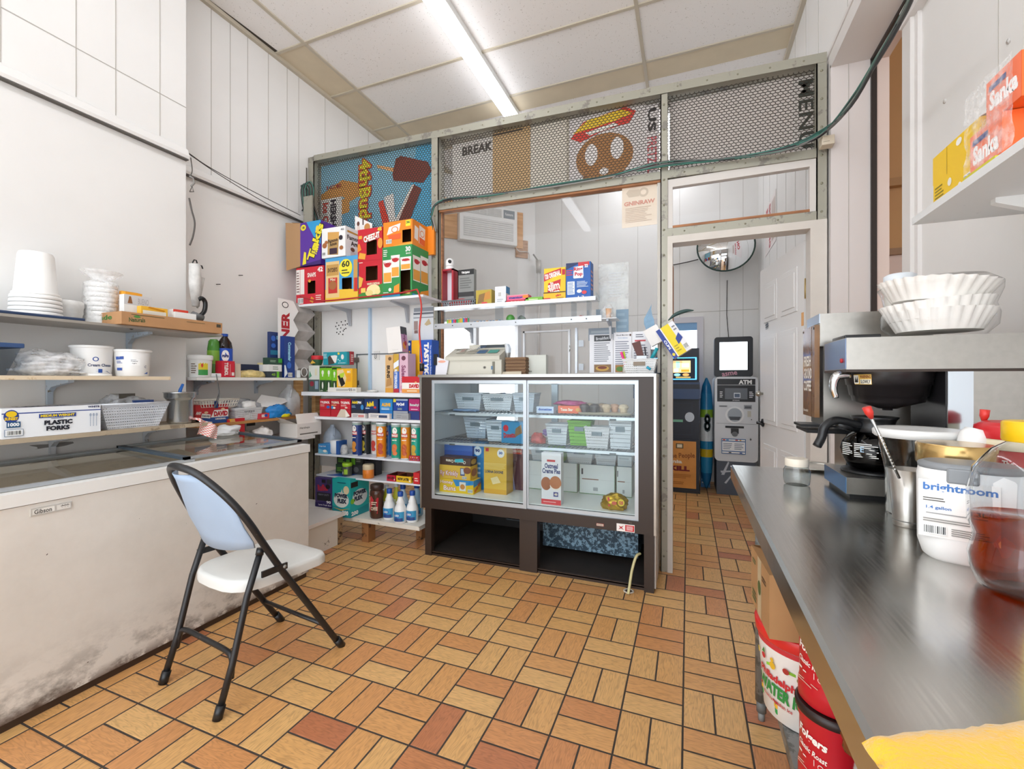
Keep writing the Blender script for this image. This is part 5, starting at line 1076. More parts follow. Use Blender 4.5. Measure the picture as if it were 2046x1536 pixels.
b = MB(); x, _, z = cp(1652, 284, 2.93); b.box(x-.03, 2.9, z-.025, x+.03, 2.96, z+.025, M('#d9cdb8', .5), bev=.003); b.marks(((x-.03, 2.9, z-.025), (1, 0, 0), (0, 0, 1), .06, .05), [('r', .1, .3, .6, .36, '#a3967f')]); one(b, 'junction_box', 'small cream junction box beside the cables at the doorway', 'junction box')
# coil of cables hanging at the left end of the partition
t = thing('cable_coil', 'hanging coil of black and green cable at the left end of the partition', 'cable', (-3.05, 2.9, 2.6))
for k in range(8):
    cxy = cp(604+k*1.2, 395, 2.93); b = MB(); b.tube([(cxy[0]+.045*math.cos(a)+.004*k, 2.93+.01*math.sin(a*2)+.004*(k % 3), cxy[2]+(.11+.004*k)*math.sin(a)) for a in [2*PI*q/20 for q in range(20)]], .004, cols[k % 8], 6, closed=True); pw(b, 'loop', t)
b = MB(); x0, x1 = xY(612, 2.9), xY(629, 2.9); b.box(x0, 2.87, zY(618, 450, 2.88), x1, 2.885, zY(618, 392, 2.88), steel); one(b, 'steel_strut', 'short stub of drilled steel angle at the partition left end', 'strut')
for k in range(3):
    b = MB(); b.tube(spline([cp(615+k*3, 400, 2.95), cp(628+k*3, 425, 2.95), cp(638+k*2, 455, 2.95)], 5), .005, cols[k*2+1], 6); pw(b, 'loop', t)
# ================================================================ shelves filling the left bay of the partition
XA, XB = -3.0, -1.77
def shelf(x0, x1, y0, y1, z, th, m, label, group=None, name='wall_shelf', br=(), extra=None):
    t = thing(name, label, 'shelf', ((x0+x1)/2, y1, z-th), 0, group)
    b = MB(); b.box(x0, y0, z-th, x1, y1, z, m); pw(b, 'board', t)
    for x in br:
        b = MB(); b.extr([(x, y1, z-th), (x, y0+.04, z-th), (x, y0+.04, z-th-.008), (x, y1-.04, z-th-.03), (x, y1-.012, z-th-.14), (x, y1, z-th-.14)], (.018, 0, 0), M('#b9bcc2', .4, .4)); pw(b, 'bracket', t)
    return t
gs_ = 'white shelves in the left bay of the partition'
wsh = M('#eef0f3', .3, nz=.05, sc=6)
SY = 2.72
ZT = zY(735, 597, 2.74); Z1 = zY(735, 784, SY); Z2 = zY(740, 836, SY); Z3 = zY(740, 914, SY); Z4 = zY(740, 958, SY); Z5 = zY(760, 1038, SY)
shelf(-3.0, XB, 2.74, 3.0, ZT, .018, wsh, 'top white shelf holding the snack cartons', gs_, br=(xY(690, 2.95), xY(806, 2.95)))
shelf(xY(602, SY), XB, SY, 3.0, Z1, .03, wsh, 'white shelf carrying light bulbs and bread boxes', gs_)
shelf(xY(618, SY), XB, SY, 3.0, Z2, .02, wsh, 'white shelf carrying the medicine cartons', gs_)
shelf(xY(629, SY), XB, SY, 3.0, Z3, .014, M('#e3e8f0', .25), 'thin white shelf carrying the crisp tubes', gs_)
shelf(xY(632, SY), XB, SY, 3.0, Z4, .012, M('#e3e8f0', .25), 'thin white shelf carrying jars and sweet boxes', gs_)
t = shelf(xY(668, SY), XB, SY-.03, 3.06, Z5, .03, worn('#e2ddd2', '#8a8276', .62, 20., .5), 'lowest dirty white shelf near the floor with bleach bottles', gs_)
x0 = xY(723, SY); b = MB(); b.box(x0, SY, 0, xY(736, SY), SY+.08, Z5-.03, worn('#9a6a42', '#4a3324', .55, 12.)); pw(b, 'leg', t, label='short wooden leg block')
b = MB(); b.box(-1.95, SY+.2, 0, -1.9, SY+.25, Z5-.03, worn('#9a6a42', '#4a3324', .55, 12.)); pw(b, 'leg', t)
# white back boards
t = thing('backing_board', 'white boards closing the left bay of the partition behind the shelves', 'board', (-2.4, 3.02, .45))
b = MB(); bw_ = M('#ece9e6', .45, nz=.03, sc=4)
XQ = P1[0]-.004; b.box(-3.055, 3.015, Z4, XQ, 3.03, Z2, bw_); b.box(-2.98, 3.012, Z2, XQ, 3.03, ZT+.02, bw_)
for i, (px, py) in enumerate(((673, 645), (682, 643), (690, 641), (671, 652), (677, 650), (685, 649), (690, 649), (694, 647), (674, 657), (681, 655), (688, 658), (673, 664), (680, 663), (686, 661), (691, 656), (677, 667), (685, 668))):
    x, z = xY(px, 3.012), zY(px, py, 3.012); b.cyl((x, 3.0105, z), (x, 3.013, z), .006, '#2b2523', 8)
pw(b, 'panel', t)
b = MB(); x = xY(738, 3.0); b.box(x, 2.985, Z1, x+.018, 3.01, ZT-.02, M('#bcd6ee', .2)); pw(b, 'edge_strip', t, label='pale blue acrylic edge strip')
b = MB(); xh, zh = xY(711, 3.0), zY(711, 707, 3.0); b.box(xh, 3.004, Z1, xh+.008, 3.012, zh, M('#7b7f84', .4, .5)); b.box(xh, 3.004, zh-.008, xY(787, 3.0), 3.012, zh, M('#7b7f84', .4, .5)); pw(b, 'hatch_edge', t)
for z in (zh-.05, Z1+.07): b = MB(); b.box(xh-.035, 2.998, z-.02, xh+.03, 3.004, z+.02, M('#8c7f78', .4, .4)); pw(b, 'hinge', t)
b = MB(); x0 = xY(745, 3.0); b.box(x0, 3.008, zY(750, 719, 3.0), xY(757, 3.0), 3.0115, zY(750, 701, 3.0), '#dcd9d4'); b.marks(((x0, 3.008, zY(750, 719, 3.0)), (1, 0, 0), (0, 0, 1), .042, .065), [('e', .5, .5, .32, .34, '#3a3a3c'), ('e', .5, .5, .24, .26, '#dcd9d4'), ('t', 'i', .44, .35, .56, .68, '#3a3a3c')]); pw(b, 'sticker', t)
b = MB(); b.box(-3.04, 2.995, .35, -2.99, 3.0, 1.86, steel); pw(b, 'steel_edge', t)
g_ = 'snack cartons on the top shelf'
def sk(*a, **k): return pk(*a, name='snack_carton', cat='box', group=g_, **k)
Yt = 2.76; zA = ZT+.001
RED = '#c81e2e'
pack = lambda u0, u1, v0, v1, c, c2: [('p', [(u0+.02, v0), (u1-.02, v0), (u1, v1), (u0, v1)], '#f0ece4'), ('e', (u0+u1)/2, v0+(v1-v0)*.78, (u1-u0)*.33, (v1-v0)*.1, c), ('p', [(u0+.03, v0+.02), (u1-.03, v0+.02), (u1-.03, v0+(v1-v0)*.45), (u0+.03, v0+(v1-v0)*.45)], c2)]
sk(592, 647, 533, Yt, zA, .2, '#cf2335', {'F': [('r', .0, .28, .3, .95, '#ede6e0'), ('r', .14, .28, .15, .95, RED), ('l', .02, .32, .13, .9, 8, '#8a6a66'), ('t', 'SNAPS', .42, .72, .72, .84, '#f3ece4', 0, .03), ('t', '42', .78, .84, .97, .97, '#f7f2ec', 0, .04), ('b', .06, .03, .27, .18), ('p', [(.5, .08), (.62, .02), (.66, .14), (.56, .2)], '#e8a23c'), ('l', .72, .08, .95, .24, 3, '#f0d9c8'), ('e', .5, .62, .05, .04, '#e8a23c')]}, label='red toasted snaps carton with a torn window at the far left of the top shelf', hole=(.42, .28, .7, .62))
x_ = xY(604, Yt); zB = zY(620, 530, Yt)
sk(650, 715, 513, Yt, zA, .2, '#4fa3d8', {'F': [('p', [(0, 0), (1, 0), (1, .25), (0, .3)], '#eec23c'), ('r', .02, .1, .44, .92, '#e6c486'), ('r', .04, .6, .42, .85, '#c89a52'), ('t', "SNYDER'S", .08, .68, .38, .78, '#3a2418', 0, .03), ('r', .1, .2, .38, .55, '#c8322e'), ('e', .24, .38, .12, .1, '#a8683a'), ('t', 'Mini', .16, .48, .32, .54, '#f3e6c8'), ('e', .64, .74, .2, .2, '#efe23a'), ('t', '60', .52, .76, .76, .9, '#2a2a20', 0, .03), ('l', .52, .6, .76, .72, 2, '#4a4a30'), ('r', .88, .2, 1, .9, '#c89a52'), ('r', .9, .2, 1, .5, '#c8322e')], 'R': [('r', 0, 0, 1, .25, '#eec23c'), ('r', .1, .2, .6, .9, '#d8b070'), ('r', .15, .25, .55, .55, '#c8322e')]}, label='blue and yellow pretzel carton with the big 60 roundel', hole=(.52, .02, .82, .52))
sk(717, 764, 520, Yt, zA, .2, RED, {'F': [('p', [(0, 0), (1, 0), (1, .38), (.0, .14)], '#3d8a3a'), ('e', .62, .24, .28, .13, '#efe2a8'), ('e', .45, .16, .16, .08, '#e8d48a'), ('e', .8, .18, .12, .07, '#efdf9c'), ('p', [(.0, .62), (.2, .55), (.12, .35), (0, .3)], '#eab24a'), ('r', .1, .18, .3, .3, '#f0c860'), ('t', 'WHITE CHEDDAR', .36, .36, .9, .42, '#f0eecb', 0, .03), ('l', .02, .94, .2, .98, 1, '#f0dcd0')]}, label='red and green white-cheddar cracker carton below the 45-pack cracker carton', hole=(.3, .48, .8, .85))
sk(764, 823, 491, Yt-.02, zA, .22, '#2f8f4a', {'F': pack(.02, .34, .28, .74, '#c8322e', '#e8a23c')+pack(.3, .6, .38, .82, '#c8322e', '#e8a23c')+pack(.62, .98, .5, .76, '#c8322e', '#e8a23c')+[('t', 'Veggie', .04, .62, .32, .7, '#c22c3a', 0, .03), ('t', 'Veggie', .32, .69, .58, .77, '#c22c3a', 0, .03), ('t', 'Veggie', .66, .66, .94, .73, '#c22c3a', 0, .03), ('t', '30', .8, .86, .97, .96, '#f4f4ee', 0, .04), ('t', 'BAGS', .82, .81, .97, .84, '#f4f4ee'), ('l', .05, .8, .2, .95, 4, '#e8efe0'), ('r', 0, 0, .62, .05, '#3aa0d0'), ('p', [(.4, .05), (.6, .08), (.6, .25), (.42, .2)], '#f0962c'), ('e', .28, .14, .05, .035, '#f4f4ee'), ('l', .05, .07, .3, .1, 1, '#e8efe0')],
 'R': pack(.05, .5, .3, .8, '#c8322e', '#e8a23c')+pack(.5, .98, .3, .85, '#c8322e', '#e8a23c')+[('p', [(.4, 0), (1, 0), (1, .2), (.5, .12)], '#f0962c'), ('t', 'Veggie', .1, .66, .46, .74, '#c22c3a'), ('t', 'Veggie', .55, .68, .95, .77, '#c22c3a'), ('r', 0, 0, 1, .04, '#3aa0d0')]}, label='green veggie straw carton with a cut window and the number 30', hole=(.62, .03, .95, .5))
b = MB(); x0, x1 = xY(800, 2.8), xY(820, 2.8); blob(b, ((x0+x1)/2, 2.83, zA+.003), .045, .03, .04, M('#c8a24a', .3, .3, bump=.4), 3, .3, 2); one(b, 'snack_bag', 'golden snack bag inside the window of the green carton', 'bag')
b = MB(); x0 = xY(696, 2.8); blob(b, (x0, 2.82, zA+.003), .035, .03, .075, M('#8a4a2c', .3, bump=.4), 5, .25, 2); one(b, 'snack_bag', 'brown pretzel bag inside the window of the blue and yellow carton', 'bag')
# upper layer
zU = zY(690, 512, Yt)+.003
# open carton lying on its side with flaps to the left
zt2 = zY(615, 531, Yt)+.003; xa, xb = xY(600, Yt), xY(641, Yt); hT = zY(605, 445, Yt)-zt2
t = thing('snack_carton', 'purple and blue tortilla snack carton open on its side with brown flaps out', 'box', ((xa+xb)/2, Yt+.1, zt2), 0, g_)
b = carton(xb-xa, .2, hT, M('#5a2f9c', .4), {'F': [('p', [(.3, 1), (1, 1), (1, .45), (.7, .6)], '#2f9ad0'), ('p', [(0, .02), (1, .1), (1, .0), (0, 0)], '#3a1f70'), ('s', 'Takis', .0, .4, 1.5, .62, '#2a1440', 68, .09), ('s', 'Takis', .03, .41, 1.45, .61, '#efe032', 68, .04), ('e', .16, .88, .13, .07, '#efe032'), ('t', '18', .1, .85, .22, .91, '#2a1440', 0, .04), ('s', 'FUEGO', .55, .28, .95, .46, '#efe032', 70, .06), ('p', [(.12, .02), (.3, .04), (.3, .3), (.2, .32)], '#efe032'), ('e', .85, .8, .08, .08, '#f0d23c')]}, lid='open' if False else None); b.build('carton_body', t)
kb = M('#b08a63', .8); kb2 = M('#94704d', .85); hx = -(xb-xa)/2
for pts in ([(hx, -.1, 0), (hx, -.1, hT), (hx-.13, -.13, hT+.01), (hx-.12, -.13, -.03)], [(hx, .1, 0), (hx, .1, hT), (hx-.14, .12, hT), (hx-.14, .12, 0)], [(hx, -.1, 0), (hx, .1, 0), (hx-.11, .09, .012), (hx-.1, -.09, .006)], [(hx, -.1, hT), (hx, .1, hT), (hx-.1, .1, hT+.02), (hx-.1, -.1, hT+.02)]):
    b = MB(); b.extr(pts, (.002, .0, .0) if abs(pts[0][1]-pts[1][1]) > .1 else (.001, .002, 0), kb); b.build('flap', t)
sk(643, 690, 454, Yt-.01, zU, .2, '#f2f1ef', {'F': [('p', [(.25, .1), (.7, .06), (.74, .82), (.26, .86)], '#b8935a'), ('p', [(.26, .62), (.73, .58), (.74, .82), (.26, .86)], '#d8a458'), ('s', 'Famous', .28, .5, .68, .62, '#2a1c18', 8, .03), ('s', 'Amos', .34, .38, .64, .5, '#2a1c18', 8, .03), ('r', .34, .1, .66, .3, '#3a2438'), ('e', .13, .42, .1, .09, '#a8683a'), ('e', .2, .52, .07, .06, '#a8683a'), ('e', .84, .28, .08, .07, '#a8683a'), ('e', .82, .62, .08, .08, '#2a2430'), ('t', '42', .82, .86, .95, .92, '#555'), ('b', .04, .08, .16, .2)], 'R': [('s', 'Famous', .1, .6, .9, .75, '#2a1c18', 4, .03), ('s', 'Amos', .3, .42, .95, .58, '#2a1c18', 4, .03), ('r', .1, .82, .7, .88, '#c8943c'), ('e', .4, .28, .12, .07, '#7a4a34'), ('p', [(.25, .0), (.6, .0), (.55, .2), (.3, .2)], '#e8d8d0')]}, label='white cookie carton with a printed bag and cookies')
x0, x1 = xY(692, Yt+.12), xY(727, Yt+.12); z0_, z1_ = zY(700, 470, Yt+.12), zY(692, 422, Yt+.12); b = MB(); b.extr([(x0, Yt+.22, zU+.02), (x0, Yt+.22, z1_), (x1, Yt+.22, z1_-.09), (x1, Yt+.22, zU+.02)], (0, .003, 0), M('#f0ece8', .5))
b.marks(((x0, Yt+.22, z1_-.17), (1, 0, 0), (0, 0, 1), x1-x0, .16), [('e', .2, .6, .08, .12, '#6a4034'), ('p', [(.1, .1), (.34, .1), (.28, .48), (.14, .48)], '#e8d4c8'), ('e', .72, .35, .17, .2, '#c88a4a'), ('r', .45, .5, .52, .95, '#5a3a34'), ('t', '2 OZ', .4, .1, .7, .2, '#e08a6a')]); one(b, 'carton_flap', 'white cookie carton flap standing up behind the red cracker carton', 'box flap')
zC = zY(740, 521, Yt)+.002
sk(715, 764, 456, Yt, zC, .2, RED, {'F': [('p', [(.2, .6), (.9, .75), (.9, .9), (.2, .78)], '#d84a32'), ('s', 'CHEEZ-IT', .22, .6, .92, .84, '#8a141e', 10, .07), ('s', 'CHEEZ-IT', .24, .62, .9, .82, '#f7f2e8', 10, .05), ('t', '45', .8, .88, .98, .99, '#f0d23c', 0, .05), ('p', [(.02, .1), (.3, .05), (.34, .22), (.08, .28)], '#eaa83a'), ('p', [(0, .3), (.16, .36), (.08, .56), (0, .54)], '#f08a2c'), ('e', .92, .5, .1, .16, '#e89a3c'), ('r', .04, .7, .18, .8, '#eaa83a')]}, label='red 45-pack cheese cracker carton on the upper layer', hole=(.36, .18, .78, .62))
zD = zY(793, 492, Yt-.02)+.003
OR = '#ef8a1c'
sk(766, 824, 441, Yt, zD, .2, OR, {'F': [('p', [(.12, .5), (.55, .62), (.6, .9), (.2, .8)], '#efe8e0'), ('e', .4, .68, .12, .12, '#e87a2c'), ('e', .4, .68, .09, .09, '#f3ede4'), ('p', [(.2, .3), (.6, .3), (.62, .52), (.16, .48)], '#e8632c'), ('r', .78, .74, .94, .97, '#efe23a'), ('t', '36', .8, .84, .92, .94, '#2a5a3a', 0, .04), ('b', .1, .16, .3, .32), ('p', [(.3, 0), (1, 0), (1, .12), (.4, .06)], '#f6a83c')], 'R': [('p', [(.12, .3), (.35, .25), (.4, .75), (.15, .8)], '#efe8e0'), ('p', [(.42, .2), (.8, .15), (.85, .85), (.45, .9)], '#f0e9e2'), ('p', [(.45, .2), (.8, .15), (.82, .4), (.45, .45)], '#e8632c'), ('e', .63, .6, .14, .13, '#e87a2c'), ('e', .63, .6, .11, .1, '#f3ede4')]}, label='orange goldfish cracker carton marked 36 on the upper layer', hole=(.66, .14, .96, .62))
b = MB(); x0 = xY(862, 2.93); b.box(x0-.1, 2.965, zD-.02, x0, 2.99, zD+.2, OR); one(b, 'snack_carton', 'orange carton end tucked behind the goldfish carton against the post', 'box', g_)
# red cord looping under the top shelf and hanging to the case
b = MB(); b.tube(spline([cp(600, 592, 2.72), cp(640, 601, 2.72), cp(720, 594, 2.72), cp(800, 585, 2.72), cp(833, 578, 2.72)], 5), .006, '#b52a2c', 6)
b.tube(spline([cp(833, 578, 2.72), cp(838, 590, 2.7), cp(842, 615, 2.7), cp(838, 660, 2.7), cp(841, 700, 2.7), cp(843, 725, 2.7)], 5), .006, '#c8362c', 6)
t = thing('extension_cord', 'red cord running under the top shelf and hanging in front of the yellow cake box', 'cord', (xY(833, 2.72), 2.72, ZT)); pw(b, 'cord', t); b = MB(); p = cp(843, 733, 2.7); b.cyl((p[0], p[1], p[2]-.03), (p[0], p[1], p[2]+.025), .017, BLK, 10); pw(b, 'socket_end', t)

# --- shelf with bulbs and bread boxes
z = Z1+.001; G = '#7cc22a'; gb = 'bulb cartons on the white shelf'
def it(px0, px1, pyt, c, D, label, name='box', Y=SY+.03, z0=None, d=.1, cat='box', group=None, **k): return pk(px0, px1, pyt, Y, z if z0 is None else z0, d, c, D, name=name, label=label, cat=cat, group=group, **k)
bf = lambda g1, g2: [('r', 0, .48, 1, 1, g1), ('r', 0, 0, 1, .46, g2), ('r', 0, .94, 1, 1, '#24361f'), ('e', .5, .76, .2, .09, '#e9efd8'), ('r', .42, .6, .58, .7, '#e9efd8'), ('e', .5, .25, .13, .14, '#e6e6da'), ('t', 'x12', .1, .02, .5, .07, '#e6e6da')]
it(617, 638, 730, '#d9dcd2', {'F': [('r', 0, 0, 1, .46, '#4a5a58'), ('e', .3, .3, .2, .1, '#8a2a3a'), ('p', [(.0, .5), (.3, .6), (.1, .8)], '#5a9a7a'), ('r', .6, .1, .9, .4, '#8aa0b0'), ('r', .6, .62, .8, .88, '#e0d8b8')]}, 'clear-fronted decorative bulb carton at the left end of the bulb shelf', 'bulb_carton', group=gb)
it(639, 651, 732, G, {'F': bf(G, '#2c4a2a')}, 'green light bulb carton right of the clear-fronted one', 'bulb_carton', group=gb)
it(651.5, 663, 732, G, {'F': bf(G, '#2c4a2a')}, 'green light bulb carton second in the green row', 'bulb_carton', group=gb)
it(664, 673, 735, G, {'F': bf(G, '#2c4a2a')}, 'green light bulb carton half behind the yellow razor box', 'bulb_carton', group=gb)
zz = z; b_ = it(655, 712, 774, '#e8e4dc', {'F': [('l', .3, .2, .8, .7, 2, '#6a665e'), ('t', '25', .74, .25, .86, .8, '#333'), ('b', .88, .15, .97, .85)]}, 'flat white carton under the yellow razor box', 'flat_carton', Y=SY+.01, d=.05)
z2_ = zY(680, 774, SY+.01)+.001
it(673, 704, 736, '#f0b41c', {'F': [('p', [(.1, .05), (.5, .05), (.62, .5), (.4, .95), (.02, .9)], '#e9cf9c'), ('p', [(.05, .6), (.3, .7), (.55, .2), (.3, .02)], '#23201c'), ('p', [(.15, .7), (.5, .8), (.45, .55), (.25, .5)], '#b8d23a'), ('t', 'BIC', .68, .76, .9, .88, '#f7efe0', 0, .04), ('l', .66, .3, .95, .7, 5, '#e8963c')]}, 'orange-yellow razor box on the flat white carton', 'razor_box', Y=SY+.02, z0=z2_, d=.05)
z3_ = zY(664, 729, SY+.05)+.001
it(646, 693, 703, '#1f95a3', {'F': [('p', [(.25, .1), (.55, .15), (.6, .7), (.5, .75), (.3, .7)], '#e9e6e0'), ('p', [(.22, .0), (.5, .1), (.3, .75), (.2, .6)], '#4a4038'), ('e', .82, .6, .06, .2, '#e9e6e0'), ('r', .62, .78, .7, .95, '#e8d24a'), ('l', .02, .5, .2, .9, 4, '#bfe3e6'), ('t', 'protection', .65, .08, .95, .18, '#dff2f4'), ('e', .65, .4, .03, .06, '#a8dbe0'), ('e', .72, .3, .03, .06, '#a8dbe0')]}, 'teal disposable glove box lying on the green bulb cartons', 'glove_box', Y=SY+.04, z0=z3_, d=.08)
it(689, 700, 702, '#a3242e', {'R': [('l', .1, .2, .9, .8, 4, '#e9d8d0')]}, 'dark red carton standing behind the glove box', 'small_carton', Y=SY+.07, z0=z3_, d=.04)
b = MB(); x = xY(634, SY+.08); y = SY+.08; b.lathe([(.03, 0), (.04, .02), (.044, .045)], '#2f5a3a', (x, y, z3_)); b.lathe([(.046, .045), (.047, .05), (.047, .075), (.04, .078)], '#c8242c', (x, y, z3_), 20); b.marks(((x-.03, y-.046, z3_+.01), (1, 0, 0), (0, 0, 1), .06, .03), [('p', [(0, 0), (.4, 1), (1, .2)], '#e2b84a')]); one(b, 'red_lidded_jar', 'dark green jar with red lid on the clear-fronted bulb carton', 'jar')
# right half: bread boxes
it(770, 785, 709, '#d8b07a', {'F': [('r', 0, .0, 1, .12, '#d89a3c'), ('v', 'BUNS', .2, .38, .62, .72, '#2e2018', 0, .05), ('e', .6, .9, .22, .05, '#7a5a3a'), ('p', [(.1, .15), (.9, .2), (.8, .4), (.2, .35)], '#b88a54')]}, 'tan upright box reading BUNS', 'buns_box', Y=SY+.02)
it(786, 797, 707, '#3a6ac0', {'F': [('r', 0, .55, 1, 1, '#c9a23c'), ('v', 'BUTTERFINGER', .2, .1, .7, .6, '#e8eef4', 0, .04), ('r', 0, 0, 1, .1, '#b32a3a'), ('p', [(0, .6), (1, .7), (1, .85), (0, .75)], '#e8eef4')]}, 'narrow blue and gold upright box right of the BUNS box', 'sweets_box', Y=SY+.03)
it(798, 815, 706, '#d9b3c4', {'F': [('v', 'Salerno', .25, .2, .75, .7, '#8a4a6a', 0, .04), ('e', .5, .88, .25, .06, '#6a3a4a'), ('p', [(.1, .05), (.9, .08), (.8, .2), (.15, .18)], '#c88aa4')]}, 'narrow pink upright box left of the yellow cake box', 'sweets_box', Y=SY+.03)
b = carton(.115, .1, .19, M('#e6e2de', .5), {'R': [('r', 0, 0, 1, 1, '#c99ac4'), ('r', 0, .7, 1, 1, '#3a3c44'), ('s', 'duo', .2, .5, .8, .68, '#8a3a7a', 80, .05), ('e', .4, .25, .25, .15, '#e8a04a'), ('e', .6, .35, .2, .1, '#b3304a')], 'F': [('l', .3, .1, .8, .12, 1, '#bcb8b2')]}); xq = xY(793, SY+.07)
b.build('tilted_box', None, (xq, SY+.09, zY(790, 707, SY+.03)+.012), .15, 'pale box with a pink side tilted on top of the sweets boxes', 'box', rot=(0, math.radians(-6), .15))
it(816, 836, 680, '#1e4ea8', {'F': [('r', .0, 0, .35, 1, '#1a3f90'), ('r', .32, 0, 1, 1, '#e9b21c'), ('e', .1, .93, .1, .03, '#e8eef4'), ('v', 'KRIMPETS', .06, .1, .2, .8, '#e9b21c', 0, .03)]}, 'dark blue and yellow cake box front edge', 'cake_box', Y=SY+.165)
it(836, 863, 679, '#1f55b8', {'F': [('e', .1, .45, .28, .13, '#d99a5a'), ('e', .16, .4, .2, .08, '#c98244'), ('v', 'TASTYKAKE', .42, .04, .78, .95, '#f4f1ea', 0, .07), ('v', 'The cake that made Philadelphia famous', .84, .1, .95, .9, '#dfe6f4', 0, .02), ('r', 0, .0, .1, 1, '#e9b21c')]}, 'blue cake box with big white sideways lettering', 'cake_box', Y=SY+.165)
it(803, 838, 752, '#f0ece4', {'F': [('r', 0, .62, 1, 1, '#c8202c'), ('r', 0, 0, 1, .24, '#e89a4a'), ('t', 'DAVID', .42, .3, .98, .54, '#c8202c', 0, .07), ('l', .3, .06, .9, .18, 1, '#f7ead0'), ('e', .8, .64, .06, .05, '#e8b87a')]}, 'white red and orange sunflower seed carton beside the display case', 'seed_carton', Y=SY-.01, d=.06)
x0, x1 = xY(822, 2.995), xY(866, 2.995); zq, zr_ = zY(845, 683, 2.99), zY(845, 612, 2.99); b = MB(); b.extr([(x0, 2.995, zq), (x0+.02, 2.995, zr_-.02), (x0+.04, 2.995, zr_), (x1, 2.995, zr_), (x1, 2.995, zq)], (0, .006, 0), M('#dfe1e3', .4)); b.marks(((x0, 2.995, zq), (1, 0, 0), (0, 0, 1), x1-x0, zr_-zq), [('r', .12, .86, 1, .97, '#9aa0a8'), ('r', .1, .78, 1, .83, '#6f757e'), ('r', .1, .68, 1, .7, '#6f757e'), ('r', .12, .35, .3, .6, '#a38a84'), ('r', .14, .25, .3, .34, '#8a6a64'), ('p', [(.6, .5), (.8, .65), (.9, .5), (.7, .45)], '#c9b48a')]); one(b, 'tablet_poster', 'grey display card shaped like a tablet behind the cake boxes', 'display card')
b = MB(); blob(b, (xY(745, SY+.1), SY+.1, z), .05, .03, .012, M('#d9d6d0', .5), 8, .3, 2); one(b, 'crumpled_paper', 'small crumpled paper scrap lying on the bulb shelf', 'paper')
# --- medicine shelf
z = Z2+.001; gm = 'medicine cartons in a row'
def med(px0, px1, c, D, label, low=None, **k): return it(px0, px1, 797, c, {'F': ([('r', 0, 0, 1, .42, low)] if low else [])+[('r', 0, .405, 1, .42, '#1c1c22')]+D}, label, 'medicine_carton', Y=SY+.03, d=.07, group=gm, **k)
med(639, 660, '#c6202e', [('s', 'TYLENOL', .06, .74, .94, .88, '#f7eee8', 0, .05), ('l', .06, .56, .6, .7, 2, '#e9b8b0'), ('e', .8, .54, .16, .08, '#2a6ac0')], 'leftmost red pain reliever carton of the medicine row')
med(661, 679, '#b91f2c', [('s', 'TYLENOL', .06, .74, .94, .87, '#f7e4d0', 0, .05), ('l', .06, .6, .7, .7, 1, '#e9b87a'), ('e', .2, .52, .16, .09, '#2a8ac0'), ('e', .4, .5, .14, .06, '#e8e4da')], 'red pain reliever carton with a blue capsule, second in the medicine row')
med(680, 700, '#cc2434', [('s', 'TYLENOL', .04, .72, .96, .86, '#fbf4ee', 0, .05), ('l', .06, .58, .7, .68, 2, '#f0c8c0'), ('e', .6, .52, .14, .05, '#e8c8b8')], 'brighter red pain reliever carton left of the navy night one')
med(702, 727, '#1c2a4a', [('t', 'Advil', .05, .74, .5, .9, '#efcf2c', 0, .06), ('t', 'PM', .52, .74, .8, .88, '#f0f2f4', 0, .05), ('e', .88, .56, .12, .14, '#3a8ac8'), ('l', .05, .52, .4, .66, 2, '#8ab0d0')], 'navy night-time pain reliever carton with yellow and white lettering', '#2c3038')
med(728, 755, '#1d3a6e', [('s', 'Advil', .15, .6, .7, .86, '#f0d22c', 8, .07), ('l', .1, .46, .5, .56, 1, '#d8e2ee'), ('e', .8, .56, .1, .06, '#c8322c')], 'deep blue pain reliever carton with yellow slanted lettering', '#182848')
med(759, 784, '#2a8acc', [('t', 'ALEVE', .14, .62, .86, .8, '#f0b82c', 0, .07), ('l', .14, .44, .8, .56, 2, '#d8ecf8')], 'bright sky-blue carton with orange lettering in the medicine row', '#2478c0')
med(786, 815, '#1c3f94', [('r', 0, .84, .18, 1, '#e8d83a'), ('r', .2, .92, 1, 1, '#aebfd8'), ('t', 'NyQuil', .22, .64, .76, .82, '#f4f6f8', 0, .05), ('l', .3, .46, .62, .56, 2, '#bcd0a8')], 'royal blue cold medicine carton second from the right of the medicine row', '#9ca0aa')
med(817, 838, '#b8256c', [('t', 'Benadryl', .1, .62, .95, .78, '#c9e0d8', 0, .04), ('l', .2, .46, .9, .54, 1, '#f0c8dc')], 'magenta allergy carton at the right end of the medicine row', '#2c3a78')
for i, (a, c, col_, lb) in enumerate(((702, 730, '#e4dedb', 'flat white tray of small packets at the left front of the medicine shelf'), (736, 778, '#e9e3df', 'flat white tray printed red in the middle of the medicine shelf'), (790, 816, '#a5a7aa', 'grey flat tray at the right front of the medicine shelf'))):
    pk(a, c, 826, SY+.0, z, .028, col_, {'F': [('l', .1, .2, .5, .8, 2, '#8a8a92'), ('r', .5, .2, .9, .7, ['#d88a84', '#3a4a6a', '#9a9ca0'][i])]}, name='packet_tray', label=lb)
b = MB(); x = xY(683, SY+.01); b.add([(x-.06, SY+.02, z), (x+.05, SY-.005, z), (x+.02, SY+.025, z+.06), (x-.03, SY+.03, z+.06)], [(0, 1, 2, 3)], '#dccdb8'); b.add([(x-.06, SY+.02, z), (x-.03, SY+.03, z+.06), (x-.04, SY+.028, z+.0)], [(0, 1, 2)], '#8a3a34'); b.add([(x+.05, SY-.005, z), (x+.07, SY+.02, z+.01), (x+.02, SY+.025, z+.06)], [(0, 1, 2)], '#e6dfd2'); one(b, 'torn_flap', 'torn pale carton flap in front of the red medicine cartons', 'card')
